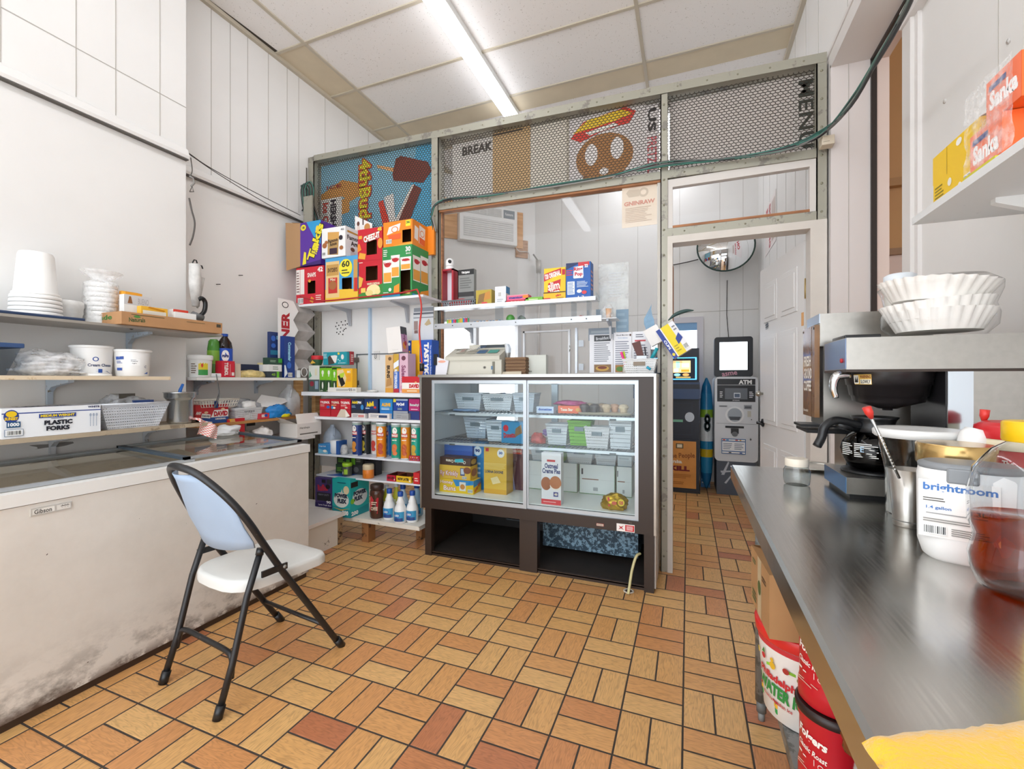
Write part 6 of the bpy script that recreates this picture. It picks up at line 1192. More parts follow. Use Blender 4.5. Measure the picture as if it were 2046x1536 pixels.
# --- crisp tubes
z = Z3+.001
def tubecan(px, c, c2, label, Y=SY+.06, face=0, h=.262):
    x = xY(px, Y); t = thing('crisp_tube', label, 'crisp tube', (x, Y, z), 0, 'crisp tubes on the thin shelf'); b = MB(); r = .037
    b.lathe([(r, 0), (r, h-.01)], M(c, .3), (x, Y, z), 28); f = cylwrap((x, Y, z), r, 0, h-.01, 225+face, 315+face)
    wrapmarks(b, f, [('r', 0, .0, 1, .03, '#d0d0d0'), ('e', .5, .82, .3, .1, '#f3efe8'), ('r', .1, .63, .9, .74, RED), ('t', 'PRINGLES', .12, .65, .88, .72, '#f7f2ea', 0, .05), ('l', .2, .52, .8, .58, 1, '#f0ead8'), ('e', .5, .34, .3, .1, c2), ('e', .45, .26, .26, .07, c2), ('e', .55, .17, .28, .06, c2)])
    wrapmarks(b, cylwrap((x, Y, z), r, 0, h-.01, 200, 380), [('r', 0, .93, 1, 1, c2 if c2.startswith('#2') else '#9ab0a8')])
    pw(b, 'tube', t); b = MB(); b.lathe([(r+.0015, h-.012), (r+.002, h-.008), (r+.002, h), (r-.004, h+.001)], M('#e4e8ec', .3), (x, Y, z), 28); pw(b, 'lid', t)
tubecan(714, '#1f3a7c', '#d8913c', 'dark blue crisp tube at the left end of the tube row')
tubecan(731, '#23282a', '#c9b43c', 'black crisp tube behind, second from the left', SY+.13)
tubecan(752, '#e6dcd6', '#c8423a', 'white and red crisp tube half hidden behind the first orange one', SY+.15)
tubecan(762, '#e8871c', '#b8462c', 'orange crisp tube left of the bright blue one', SY+.045, 25)
tubecan(776, '#2c70c0', '#8ab0d0', 'bright blue crisp tube between the orange and green ones', SY+.14)
tubecan(792, '#1d9a80', '#d8743c', 'green crisp tube between the blue and the second orange one', SY+.045, 15)
tubecan(811, '#e58a22', '#c05a2c', 'orange crisp tube between the two green ones', SY+.06, 15)
tubecan(832, '#1aa08a', '#c8a43c', 'green crisp tube at the right end beside the display case', SY+.06)
b = MB(); x0 = xY(817, SY); b.box(x0, SY+.0, z, xY(838, SY), SY+.02, z+.035, '#b8263a'); r_ = random.Random(5)
b.marks(((x0, SY, z), (1, 0, 0), (0, 0, 1), .09, .035), [('e', .08+.1*k, .3+.4*(k % 2), .04, .12, ['#2f8ac8', '#e8c83a', '#3aa04a', '#e8e4dc'][k % 4]) for k in range(9)]); one(b, 'sweets_packet', 'flat red sweets packet with coloured dots in front of the last tubes', 'sweets')
t = pk(636, 655, 887, SY+.0, z, .09, '#3a8ac8', {'F': [('p', [(0, 0), (1, 0), (1, .3), (0, .5)], '#7ac0e0'), ('e', .7, .3, .2, .14, '#f0ece4'), ('t', 'Angel Soft', .1, .7, .8, .84, '#f4f4f4')]}, name='tissue_pack', label='blue tissue pack at the left end of the tube shelf', cat='tissue')
b = MB(); xr = xY(672, SY+.05); b.lathe([(.035, 0), (.045, .01), (.045, .1), (.02, .105)], M('#e9ebee', .6, bump=.3), (xr, SY+.06, z), 24, sx=1.3); b.box(xr+.035, SY+.01, z, xr+.062, SY+.1, z+.105, '#2c5aa0'); one(b, 'tissue_roll_pack', 'white wrapped tissue roll beside the blue tissue pack', 'tissue')
b = MB(); blob(b, (xY(688, SY+.05), SY+.05, z), .035, .03, .05, film('#d9d8d4', .75, .25, 30), 12, .35, 2); one(b, 'wrapped_packet', 'small crumpled clear packet beside the tissue roll', 'packet')
# --- jars and sweets shelf
z = Z4+.001
k1 = [('l', .1, .2, .6, .7, 3, '#7ab83a'), ('r', .7, .3, .95, .6, '#5aa03a')]
it(673, 700, 892, '#1e2a22', {'F': k1}, 'black and green carton at the left back of the jar shelf, top of its stack', 'tea_carton', Y=SY+.1, z0=z+.072, d=.08, h=.07)
it(671, 694, 905, '#23402a', {'F': k1}, 'green and black carton lower in the left stack of the jar shelf', 'tea_carton', Y=SY+.1, d=.08, h=.07)
it(702, 724, 892, '#30332f', {'F': [('r', .0, 0, .35, 1, '#6aa82c'), ('l', .45, .3, .9, .7, 2, '#9a9a8a')]}, 'dark carton with a bright green stripe on the upper layer', 'tea_carton', Y=SY+.11, z0=z+.075, d=.08, h=.07)
it(700, 726, 905, '#3a3a3c', {'F': [('e', .45, .5, .2, .3, '#6a6a6c')]}, 'grey and black carton under the green-striped one', 'tea_carton', Y=SY+.11, d=.08, h=.073)
it(728, 750, 897, '#2e2c2e', {'F': [('l', .2, .3, .8, .7, 2, '#8a8a8a')]}, 'black carton behind the orange jar', 'tea_carton', Y=SY+.12, d=.08, h=.11)
def jar(px, Y, r, h, c, lidc, label, band=None, name='jar'):
    x = xY(px, Y); t = thing(name, label, 'jar', (x, Y, z)); b = MB(); b.lathe([(r*.92, 0), (r, .006), (r, h*.68), (r*.9, h*.75)], M(c, .3), (x, Y, z), 24)
    if band: wrapmarks(b, cylwrap((x, Y, z), r, h*.1, h*.5, 215, 325), band)
    pw(b, 'jar_body', t); b = MB(); b.lathe([(r*1.02, h*.74), (r*1.05, h*.76), (r*1.05, h*.98), (r*.95, h)], M(lidc, .35), (x, Y, z), 24); pw(b, 'lid', t)
jar(694, SY+.05, .036, .1, '#4a4c48', '#9ac82c', 'dark grey jar with lime green lid on the jar shelf', [('t', '28', .1, .1, .4, .5, '#f0f0ea', 0, .04), ('r', .5, .1, .9, .9, '#a8c83a')])
x = xY(736, SY+.045); y = SY+.045; b = MB(); b.lathe([(.038, 0), (.042, .004), (.042, .06), (.039, .065)], M('#e0802c', .35), (x, y, z), 24); wrapmarks(b, cylwrap((x, y, z), .042, .005, .05, 225, 315), [('l', .1, .2, .8, .6, 2, '#8a4a1a')]); t = thing('jar', 'short orange jar with ribbed cream lid on the jar shelf', 'jar', (x, y, z)); pw(b, 'jar_body', t); b = MB(); b.lathe([(.041, .065), (.043, .07), (.041, .078), (.043, .085), (.041, .1), (.038, .104)], M('#cfc0a0', .5), (x, y, z), 24); pw(b, 'lid', t)
for (a, c, py, col_, lb) in ((771, 788, 938, '#b8223a', 'red open sweets tray beside the yellow one'), (790, 820, 940, '#e3b826', 'yellow open sweets tray on the jar shelf')):
    b = carton(xY(c, SY)-xY(a, SY), .13, .045, M(col_, .4), {'F': [('t', 'NOW LATER', .1, .3, .85, .75, '#1e1a1c', 0, .06), ('e', .9, .3, .05, .15, '#e8e0d8')], 'R': [('t', 'NOW', .1, .3, .8, .75, '#1e1a1c', 0, .06)]}, lid='open', inner='#5a2a20'); b.build('sweets_tray', None, ((xY(a, SY)+xY(c, SY))/2, SY+.075, z), .0, lb, 'sweets tray')
    for k in range(5): bb = MB(); bb.box(-.012, -.008, 0, .012, .008, .022, ['#c8323a', '#8a2a1c', '#e0c03a', '#a83a2c', '#d86a5a'][k], bev=.003); bb.build('wrapped_sweet', None, ((xY(a, SY)+xY(c, SY))/2-.03+.015*k, SY+.05+.018*(k % 3), z+.004), .4*k, 'small wrapped sweet lying in the '+lb.split()[0]+' sweets tray', 'sweet', lb.split()[0]+' tray sweets')
pk(826, 838, 952, SY-.0, z, .1, '#c8242c', {'F': [('l', .2, .2, .9, .6, 2, '#f0d8d0')]}, name='sweets_box', label='red box end on the jar shelf against the display case', h=.08)
b = MB(); x = xY(690, SY+.05); b.add([(x-.14, SY+.0, z+.0005), (x+.04, SY+.0, z+.0005), (x+.08, SY+.16, z+.0005), (x-.06, SY+.16, z+.0005)], [(0, 1, 2, 3)], M('#2a5ac0', .3)); b.box(x-.14, SY+.0, z, x-.1, SY+.01, z+.002, '#2a5ac0'); one(b, 'blue_sheet', 'blue sheet lying flat under the lime-lidded jar', 'sheet')
# --- bottom shelf
z = Z5+.001
it(630, 664, 955, '#4a3a78', {'F': [('r', .1, .22, .9, .5, '#23222a'), ('t', 'HEAVY DUTY', .18, .4, .82, .46, '#8a8a9a'), ('s', 'Ruffies', .15, .56, .75, .78, '#c8324a', 5, .05), ('p', [(0, 0), (1, 0), (1, .24), (0, .14)], '#2c1f66'), ('t', '90', .66, .14, .93, .24, '#f4f2f6', 0, .05), ('t', 'Large Trash Bags', .2, .04, .95, .11, '#e6e2f0', 0, .03), ('e', .75, .72, .13, .08, '#1c1c22'), ('r', .4, .84, .62, .95, '#23222a'), ('r', .7, .82, .95, .97, '#3a3a42')]}, 'purple trash bag box marked 90 on the low platform', 'trash_bag_box', Y=SY-.03, d=.12, z0=.2315)
t = pk(664, 700, 957, SY-.058, z, .21, '#1fb0b0', {'F': [('p', [(0, .0), (1, .0), (1, .2), (0, .28)], '#17929c'), ('e', .5, .45, .42, .2, '#e6ece8'), ('t', 'POWER', .14, .5, .86, .62, '#26324a', 0, .08), ('t', 'FLEX', .3, .36, .8, .48, '#26324a', 0, .08), ('e', .78, .72, .16, .11, '#e8d8b0'), ('p', [(.45, .6), (.55, .74), (.6, .62)], '#d8d8d0'), ('t', '200', .56, .06, .9, .18, '#f4f6f4', 0, .05), ('l', .3, .88, .9, .93, 1, '#12506a'), ('p', [(.05, .24), (.5, .17), (1, .25), (.5, .2)], '#d8a83a')],
 'R': [('p', [(0, .0), (1, .0), (1, .22), (0, .14)], '#17929c'), ('e', .5, .48, .4, .22, '#dfe6e8'), ('t', 'POWER', .16, .54, .84, .66, '#26324a', 0, .08), ('t', 'FLEX', .2, .4, .64, .52, '#26324a', 0, .08), ('r', .02, .78, .38, .92, '#1a1c20'), ('t', '200', .04, .04, .4, .15, '#f4f6f4', 0, .05), ('e', .1, .42, .1, .07, '#8ac83a')]}, name='trash_bag_box', label='teal kitchen bag box marked 200 on the bottom shelf')
x = xY(750, SY+.02); y = SY+.04; t = thing('coffee_jar', 'brown ribbed coffee jar with dark cap on the bottom shelf', 'jar', (x, y, z))
b = MB(); b.lathe([(.045, 0), (.052, .01), (.055, .06), (.048, .1), (.046, .14), (.054, .18), (.05, .205), (.035, .215)], M('#4a2c20', .2), (x, y, z), 28); wrapmarks(b, cylwrap((x, y, z), .056, .04, .13, 235, 320, .054), [('p', [(.1, .1), (.9, 0), (1, .9), (.2, 1)], '#b3202c'), ('l', .3, .5, .9, .7, 2, '#f0d8c0'), ('t', 'COFFEE', .25, .2, .9, .4, '#f0d8c0')]); pw(b, 'jar_body', t)
b = MB(); b.lathe([(.046, .212), (.05, .216), (.05, .245), (.046, .25)], M('#3a2620', .4), (x, y, z), 28); pw(b, 'cap', t)
def bleach(px, Y, label, s=.92, col='#f2f3f2', cap='#1f4fa8', lab='#3a9ac8'):
    x = xY(px, Y); t = thing('bleach_bottle', label, 'bottle', (x, Y, z), 0, 'bleach bottles on the bottom shelf'); b = MB()
    b.lathe([(q*s, w*s) for q, w in ((.042, 0), (.047, .006), (.048, .1), (.042, .125), (.03, .15), (.033, .16), (.025, .175), (.017, .205), (.016, .215))], M(col, .35), (x, Y, z), 24)
    wrapmarks(b, cylwrap((x, Y, z), .0482*s, .02*s, .075*s, 200, 340), [('r', 0, 0, 1, 1, lab), ('r', .3, .0, .9, .35, '#2c4a88'), ('e', .5, .62, .2, .28, '#2a5ab0'), ('t', 'CLOROX', .34, .52, .66, .72, '#f2f4f4', 0, .04)])
    pw(b, 'bottle_body', t); b = MB(); b.lathe([(.021*s, .208*s), (.022*s, .212*s), (.022*s, .24*s), (.019*s, .245*s)], M(cap, .4), (x, Y, z), 20); pw(b, 'cap', t)
bleach(778, SY+.045, 'white bleach bottle at the left front of the bleach group'); bleach(800, SY-.0, 'white bleach bottle in the middle front of the bleach group'); bleach(824, SY+.055, 'white bleach bottle nearest the display case in the bleach group')
bleach(805, SY+.17, 'bleach bottle behind the middle front one', .95, '#cfe2ee'); bleach(833, SY+.2, 'pale blue bleach bottle at the back beside the display case', 1.0, '#a9cfe8')
for px, Y, lb in ((772, SY+.13, 'yellow cleaner bottle behind the left bleach bottle'), (792, SY+.2, 'yellow cleaner bottle at the back between the bleach bottles')):
    x = xY(px, Y); t = thing('cleaner_bottle', lb, 'bottle', (x, Y, z)); b = MB(); b.lathe([(.03, 0), (.032, .01), (.03, .13), (.014, .18), (.013, .2)], M('#d8d23a', .25), (x, Y, z), 20, sy=.8); wrapmarks(b, cylwrap((x, Y, z), .032, .02, .09, 230, 310), [('r', .1, 0, .9, 1, '#e8e8c0'), ('b', .3, .1, .7, .4)]); pw(b, 'bottle_body', t); b = MB(); b.lathe([(.015, .2), (.016, .225)], M('#e6ecf0', .4), (x, Y, z), 14); pw(b, 'cap', t)
# low white platform beside the freezer
zp = zY(690, 1014, 2.52)
t = thing('low_platform', 'low white painted platform between the freezer and the bottom shelf', 'platform', (-2.45, 2.4, 0))
p1 = onz(690, 1020, .24); b = MB(); b.box(-2.95, 2.66, .205, -2.6, 2.84, .23, M('#efe9e4', .45)); b.box(-2.95, 2.16, .205, p1[0], 2.655, .23, M('#efe9e4', .45)); pw(b, 'top_board', t)
b = MB(); b.box(p1[0]-.045, 2.15, 0, p1[0]-.02, 2.6, .205, worn('#e6e0d6', '#8f8678', .62, 10.)); pw(b, 'side_board', t)
b = MB(); b.box(p1[0]-.06, 2.601, 0, p1[0]-.015, 2.645, .205, worn('#a88a68', '#3a2a20', .5, 14.)); pw(b, 'corner_post', t)
# ================================================================ shelves on the left wall
XS = -2.62
def pl(px0, px1, pyt, X, z0, d, c, D={}, name='box', label='', cat='box', group=None, h=None, **k):
    """carton against the left wall, front facing +X, spanning photo columns on the plane X"""
    y0, y1 = yX(px0, X), yX(px1, X); hh = h or zX((px0+px1)/2, pyt, X)-z0
    b = carton(y1-y0, d, hh, M(c) if isinstance(c, str) else c, D, **k)
    return b.build(name, None, (X-d/2, (y0+y1)/2, z0), PI/2, label, cat, group)
def lshelf(y0, y1, x0, x1, z, th, m, label, br=(), bl=.14, bc='#b4c0cc'):
    t = thing('wall_shelf', label, 'shelf', (x0, (y0+y1)/2, z-th)); b = MB(); b.box(x0, y0, z-th, x1, y1, z, m); pw(b, 'board', t)
    for y in br:
        b = MB(); bm_ = worn(bc, '#8a7b68', .6, 30., .4); b.extr([(x0+.003, y, z-th), (x1-.1, y, z-th), (x1-.1, y, z-th-.012), (x0+.05, y, z-th-.035), (x0+.018, y, z-th-.06), (x0+.018, y, z-th-bl), (x0+.003, y, z-th-bl)], (0, .022, 0), bm_)
        pw(b, 'bracket', t)
    return t
ZA = 1.497; ZB = zX(170, 751, XS); ZC = zX(200, 862, XS)
lshelf(-.2, yX(445, XS), XL1+.001, XS, ZA, .012, M('#a9a49c', .35, .3), 'thin metal-edged top shelf on the near left wall', (yX(266, -2.85), .3))
lshelf(-.2, yX(341, XS), XL1+.001, XS, ZB, .018, worn('#e0cdb0', '#b99a70', .6, 12.), 'cream-edged middle shelf on the near left wall', (yX(106, -2.85),))
lshelf(-.2, yX(424, XS), XL1+.001, XS, ZC, .02, worn('#b5a48c', '#8a7a66', .55, 9.), 'brown lowest shelf on the near left wall', (yX(112, -2.85), yX(300, -2.85)), .1, '#c9ccd0')
pw_ = M('#f3f2ef', .35)
z = ZA+.001
y0, y1 = yX(2, XS), yX(166, -2.66); b = MB(); b.box(-2.9, .5, z, -2.64, y1, z+.014, M('#2b3d5c', .4), bev=.004); one(b, 'blue_tray', 'flat navy blue lid under the white tubs on the top left shelf', 'tray')
t0 = (-2.78, yX(72, -2.78)); t = thing('plastic_tub_stack', 'tall stack of upturned white plastic tubs on the blue lid', 'tubs', (t0[0], t0[1], z+.015))
zz = z+.015
for k in range(5): b = MB(); b.lathe([(.088-.001*k, 0), (.09-.001*k, .003), (.088-.001*k, .016), (.083-.001*k, .018)], pw_, (t0[0], t0[1], zz), 36); pw(b, 'stacked_lid', t); zz += .019
b = MB(); b.lathe([(.078, 0), (.08, .004), (.078, .012), (.073, .014), (.06, zX(72, 506, -2.78)-zz-.012), (.055, zX(72, 506, -2.78)-zz)], M('#f4f3f0', .4), (t0[0], t0[1], zz), 36); pw(b, 'upturned_tub', t)
t1 = (-2.82, yX(134, -2.8)); b = MB(); b.lathe([(.058, 0), (.06, .004), (.064, .03), (.066, .034), (.068, .062), (.07, .066), (.07, .09), (.065, .093)], film('#f4f4f2', .8, .3, 8), (t1[0], t1[1], z+.015), 30); one(b, 'clear_bowl_stack', 'low stack of translucent bowls beside the tall tub stack', 'bowls')
t2 = (-2.8, yX(203, -2.8)); t = thing('bagged_cups', 'plastic-bagged stack of white foam cups beside the cardboard tray', 'cups', (t2[0], t2[1], z))
b = MB(); hz = zX(206, 565, -2.76)-z
for k in range(9): b.lathe([(.06, 0), (.064, .002), (.064, hz/9-.004), (.062, hz/9-.002)], pw_, (t2[0], t2[1], z+k*hz/9), 28)
pw(b, 'cup_stack', t, kind='stuff')
b = MB(); rings = []
for j, (r, zq) in enumerate(((.066, 0), (.07, .02), (.068, .08), (.072, .14), (.067, hz), (.05, hz+.01), (.035, hz+.02), (.075, hz+.045), (.085, hz+.06))): rings.append([(t2[0]+r*(1+.1*noise.noise(V((a*3, j*.9, 2))))*math.cos(a), t2[1]+r*(1+.1*noise.noise(V((a*3, j*.9, 7))))*math.sin(a), z+zq) for a in [2*PI*q/30 for q in range(30)]])
loft(b, rings, film('#ffffff', .35, .15, 20), True, False); pw(b, 'plastic_bag', t)
# cardboard tray with small boxes
X = -2.575; ya, yb = yX(243, X), yX(444, X); hh = .062; d_ = .26
t = thing('cardboard_tray', 'shallow brown cardboard tray overhanging the top left shelf', 'box', (X-d_/2, (ya+yb)/2, z), PI/2)
kc = M('#b98b60', .8, nz=.08, sc=10); b = carton(yb-ya, d_, hh, kc, {'F': [('l', .08, .75, .42, .9, 1, '#6a5a3a'), ('s', 'Naturals', .06, .25, .2, .6, '#3a5a34', 4, .02), ('e', .13, .68, .03, .1, '#4f8a3f'), ('r', .93, .55, .98, .85, '#4a4438'), ('l', .6, .7, .8, .8, 1, '#6a5a3a')], 'L': [('t', 'ade', .3, .4, .7, .8, '#3a7a34', 0, .03)]}, lid='open', inner='#a87d55'); b.build('tray_body', t)
zi = z+.003
b = MB(); y = yX(306, -2.62); b.extr([(-2.625, y-.04, zi+.075), (-2.625, y+.035, zi+.068), (-2.6, y+.045, zi+.088), (-2.6, y-.03, zi+.1)], (.002, 0, .002), '#e8a02c'); pw(b, 'flap', t)
def inner(px0, px1, pyt, X_, d, c, D, label, name='small_carton', rz=0):
    y0, y1 = yX(px0, X_), yX(px1, X_); h = zX((px0+px1)/2, pyt, X_)-zi; b = carton(y1-y0, d, h, M(c, .45), D); return b.build(name, None, (X_-d/2, (y0+y1)/2, zi), PI/2+rz, label, 'box')
for k in range(3): inner(243+k*4, 276+k*4, 583+k, -2.74+.028*k, .02, ['#e8a02c', '#f0ae34', '#e39a28'][k], {'F': [('l', .1, .2, .8, .8, 2, '#c8862a')]}, ['rearmost', 'middle', 'front'][k]+' of the three upright orange cards at the left of the cardboard tray', 'orange_card')
inner(248, 302, 591, -2.655, .04, '#e9e7e4', {'F': [('r', 0, .68, 1, 1, '#c9c8ca'), ('t', 'BUENO', .5, .72, .9, .92, '#a8a6aa'), ('p', [(.12, .72), (.3, .72), (.24, .95), (.18, .95)], '#8a5a34'), ('e', .25, .12, .16, .26, '#4a463e'), ('e', .25, .12, .12, .2, '#a09a8c')]}, 'white glove carton with a bull emblem in the cardboard tray', 'glove_box')
inner(282, 335, 614, -2.605, .035, '#f0b83a', {'F': [('r', .06, .1, .94, .8, '#e9e2d2'), ('l', .3, .3, .8, .6, 2, '#c8a25a')]}, 'opened yellow and white carton at the front middle of the cardboard tray')
inner(346, 376, 619, -2.65, .04, '#ece8e4', {'F': [('r', 0, .75, 1, 1, '#d8432f')]}, 'small white and red carton in the right part of the tray')
inner(350, 392, 625, -2.6, .03, '#f0eeea', {'F': [('l', .3, .3, .9, .6, 1, '#8a4a4a')]}, 'flat white carton in front of the small white and red one')
# middle shelf
z = ZB+.001
y0, y1 = .3, yX(34, -2.63); t = thing('storage_tub', 'clear storage tub with navy lid at the left end of the middle shelf', 'tub', (-2.76, (y0+y1)/2, z))
b = MB(); loft(b, [[(-2.76+q*.115, (y0+y1)/2+p*(y1-y0)*.46, z) for p, q in ((-1, -1), (1, -1), (1, 1), (-1, 1))], [(-2.76+q*.125, (y0+y1)/2+p*(y1-y0)*.52, z+.115) for p, q in ((-1, -1), (1, -1), (1, 1), (-1, 1))]], glass('#e8eef4', .7, .9), False); pw(b, 'tub_body', t)
b = MB(); b.box(-2.9, y0, z+.115, -2.625, yX(50, -2.625), z+.135, M('#34507c', .4), bev=.004); pw(b, 'lid', t)
b = MB(); blob(b, (-2.76, .62, z+.004), .09, .2, .05, M('#eef0f2', .5, bump=.5), 2, .2, 3); one(b, 'white_cutlery', 'white plastic cutlery inside the navy-lidded tub', 'cutlery')
t = thing('cutlery_bag', 'clear bag crammed with white plastic cutlery on the middle shelf', 'bag', (-2.75, yX(105, -2.75), z))
b = MB(); blob(b, (-2.75, yX(98, -2.75), z), .1, .115, .075, film('#fcfcfd', .4, .15, 22), 5, .22, 4); pw(b, 'bag_film', t)
yc = yX(96, -2.72); r_ = random.Random(2)
for k in range(10):
    b = MB(); zq = z+.015+.009*k; y = yc+r_.uniform(-.03, .03); x = -2.75+r_.uniform(-.04, .04); b.tube(spline([(x, y-.085, zq), (x+.01, y, zq+.008), (x+.005, y+.08, zq)], 4), .006, '#f4f5f6', 6); b.sphere((x+.005, y+.09, zq), .014, '#f4f5f6', 8, 1, 1.4, .4); pw(b, 'plastic_spoon', t)
def tubwall(px, X, rt, rb, h, label, marks_, a0=-82, a1=28):
    y = yX(px, X); t = thing('cream_cheese_tub', label, 'tub', (X, y, z)); b = MB(); b.lathe([(rb, 0), (rb+.002, .004), (rt, h-.012), (rt-.003, h-.005)], M('#efeeec', .35), (X, y, z), 36)
    wrapmarks(b, cylwrap((X, y, z), rb+.0015, .01, h-.03, a0, a1, rt-.002), marks_); pw(b, 'tub_body', t)
    b = MB(); b.lathe([(rt+.002, h-.014), (rt+.005, h-.01), (rt+.005, h-.003), (rt, h), (rt-.006, h-.003)], M('#f4f4f2', .3), (X, y, z), 36); pw(b, 'rim', t)
hb = zX(180, 690, -2.74)-z
tubwall(184, -2.76, .08, .07, hb, 'white cream cheese tub behind, nearer the cutlery bag', [('t', 'Cream Cheese', .12, .3, .75, .42, '#2c3c64', 0, .03), ('e', .3, .6, .07, .09, '#2a52a0'), ('e', .3, .6, .045, .06, '#efeeec'), ('p', [(.05, .02), (.35, .12), (.6, .12), (.75, .02)], '#3a62a8'), ('r', .36, .05, .46, .2, '#2a52a0')], -52, 70)
tubwall(264, -2.71, .078, .066, hb-.012, 'white cream cheese tub with a handwritten pepper label, right of the other tub', [('r', .42, .42, .72, .72, '#fbfbfa'), ('t', 'Pepper', .46, .58, .66, .64, '#4a4a55'), ('t', 'Light', .49, .48, .62, .54, '#4a4a55'), ('l', .45, .66, .64, .69, 1, '#2a3a6a'), ('p', [(.0, .82), (.26, .84), (.26, .7), (.0, .68)], '#3a5aa8'), ('l', .02, .5, .22, .64, 3, '#3a5aa8'), ('r', .02, .18, .2, .3, '#3a5aa8'), ('t', 'C', .86, .3, .93, .42, '#2c3c64'), ('p', [(.85, .02), (1, .12), (1, .02)], '#3a62a8')])
b = MB(); b.lathe([(.045, 0), (.047, .003), (.047, .008), (.045, .01)], M('#f4f3f0', .3), (-2.665, yX(200, -2.665), z), 30, sx=.6); one(b, 'tub_lid', 'white tub lid lying flat in front of the cream cheese tubs', 'lid')
# lowest shelf
z = ZC+.001
hF = zX(100, 812, -2.63)-z
t = pl(3, 201, 812, -2.63, z, .2, '#f1f3f6', {'F': [('r', 0, .80, 1, .835, '#27418f'), ('e', .085, .72, .07, .22, '#27418f'), ('e', .085, .8, .05, .1, '#f0c81e'), ('t', 'SUNSET', .025, .6, .145, .7, '#f0c81e', 0, .06), ('t', 'WHITE', .85, .9, .985, .97, '#1d2c5c', 0, .04), ('r', .34, .62, .72, .76, '#27418f'), ('t', 'MEDIUM WEIGHT', .355, .645, .705, .735, '#f0d21e', 0, .05), ('l', .46, .57, .62, .61, 1, '#3a4a7a'), ('t', 'PLASTIC', .39, .37, .68, .53, '#1d1f2c', 0, .06), ('t', 'FORKS', .41, .17, .65, .33, '#1d1f2c', 0, .06), ('r', .04, .36, .165, .55, '#27557c'), ('t', '1000', .05, .4, .155, .52, '#f4f6f8', 0, .05), ('r', .02, .08, .19, .3, '#27557c'), ('r', .024, .09, .186, .29, '#f1f3f6'), ('b', .04, .11, .17, .27)]+[('r', .87+.035*k, .22, .877+.035*k, .6, '#a8b2c4') for k in range(3)]+[('e', .874+.035*k, .64, .012, .06, '#a8b2c4') for k in range(3)],
 'T': [('t', 'PLASTIC FORKS', .2, .2, .75, .6, '#2a3350', 0, .04), ('r', 0, .0, 1, .08, '#27418f')]}, name='plastic_forks_box', label='long white box reading plastic forks on the lowest left shelf')
y = (yX(203, -2.64)+yX(338, -2.64))/2; wB = yX(340, -2.63)-yX(202, -2.63)
t = thing('woven_basket', 'white perforated plastic basket beside the plastic forks box', 'basket', (-2.74, y, z), PI/2)
hB = zX(270, 806, -2.63)-z; b = basket(wB, .2, hB, M('#e3e7ee', .35), .74, 26, 8, .008, .04); b.build('basket_body', t)
b = MB(); blob(b, (-2.74, y, z+.03), .07, .12, .09, film('#c9ccd0', .55, .12, 26), 3, .25, 4); one(b, 'plastic_bag', 'clear printed plastic bag bulging out of the perforated basket', 'bag')
b = MB(); b.box(-2.7, y+.0, z+hB-.03, -2.665, y+.09, z+hB+.015, M('#2c4478', .4)); b.box(-2.72, y-.04, z+.02, -2.715, y+.03, z+hB+.05, '#4a463f'); one(b, 'blue_packet', 'small navy packet poking out of the perforated basket', 'packet')
X = -2.7; y = yX(360, X); hP = zX(360, 783, X)-z; t = thing('steel_pot', 'tall stainless steel pot with flared rim at the end of the lowest left shelf', 'pot', (X, y, z))
b = MB(); r = .062; b.lathe([(r-.008, 0), (r-.002, .006), (r, .012), (r, hP*.74), (r+.006, hP*.78), (r+.014, hP*.84), (r+.014, hP*.97), (r+.02, hP), (r+.012, hP-.002), (r-.004, hP*.8), (r-.006, .02), (.0001, .015)], M('#c4c6c8', .22, .95), (X, y, z), 36); pw(b, 'pot_body', t)
b = MB(); b.tube([(X, y-.01, z+.03), (X, y+.0, z+hP+.01), (X, y+.015, z+hP+.045)], [.004, .009, .007], M('#1f63b8', .35), 10); one(b, 'ladle', 'blue ladle handle standing in the steel pot', 'ladle')
# checked cloth hanging from the shelf edge
b = MB(); vs = []; n1, n2 = 14, 20; Xc = -2.64
for j in range(n2+1):
    for i in range(n1+1):
        u, v = i/n1, j/n2; y = yX(386, Xc)+u*.12+.012*math.sin(v*3); drop = max(0, v-.35); x = Xc-.1+min(v, .42)*.3+.012*math.sin(u*9+v*3); zq = z+.018+.012*math.sin(u*8)*(1-v*.5)-drop*.13-.03*u*v
        if u > .6: zq -= (u-.6)*.12*(1-drop)
        vs.append((x, y, zq))
pk1, pk2 = M('#f3ece8', .9), M('#e88a80', .9)
for j in range(n2):
    for i in range(n1):
        a = j*(n1+1)+i; q = [vs[a], vs[a+1], vs[a+n1+2], vs[a+n1+1]]; b.add(q, [(0, 1, 2, 3)], pk2 if (i+j) % 2 else pk1, True)
one(b, 'checked_cloth', 'pink and white checked cloth hanging off the end of the lowest left shelf', 'cloth')
# ---------------------------------------------------------------- recessed far left shelves
XF = -2.85; ZE = zX(500, 754, XF); ZW = zX(520, 838, XF)
lshelf(1.86, yX(613, XF), XL2+.001, XF, ZE, .02, M('#efece8', .4), 'white upper shelf in the recess beside the partition', (yX(402, -3.05), yX(522, -3.05)), .1)
t = lshelf(1.86, yX(642, XF), XL2+.001, XF, ZW, .018, wood('#c08a50', '#96602e'), 'bare wooden shelf in the recess under the white one')
b = MB(); y = yX(596, XF-.1); b.box(XF-.12, y-.03, ZW, XF-.08, y+.03, ZE-.02, wood('#caa06c', '#a97b48')); pw(b, 'upright', t, label='pine upright between the two shelves')
b = MB(); y = yX(632, XF-.1); b.box(XF-.12, y-.03, ZW, XF-.08, y+.03, 1.09, wood('#caa06c', '#a97b48')); pw(b, 'upright', t)
ZL = .79; t = lshelf(2.2, 2.68, XL2+.001, -2.72, ZL, .02, M('#e6e2de', .5), 'low white shelf between the freezer end and the partition', (2.3, 2.6), .1)
z = ZE+.001; X = -2.89
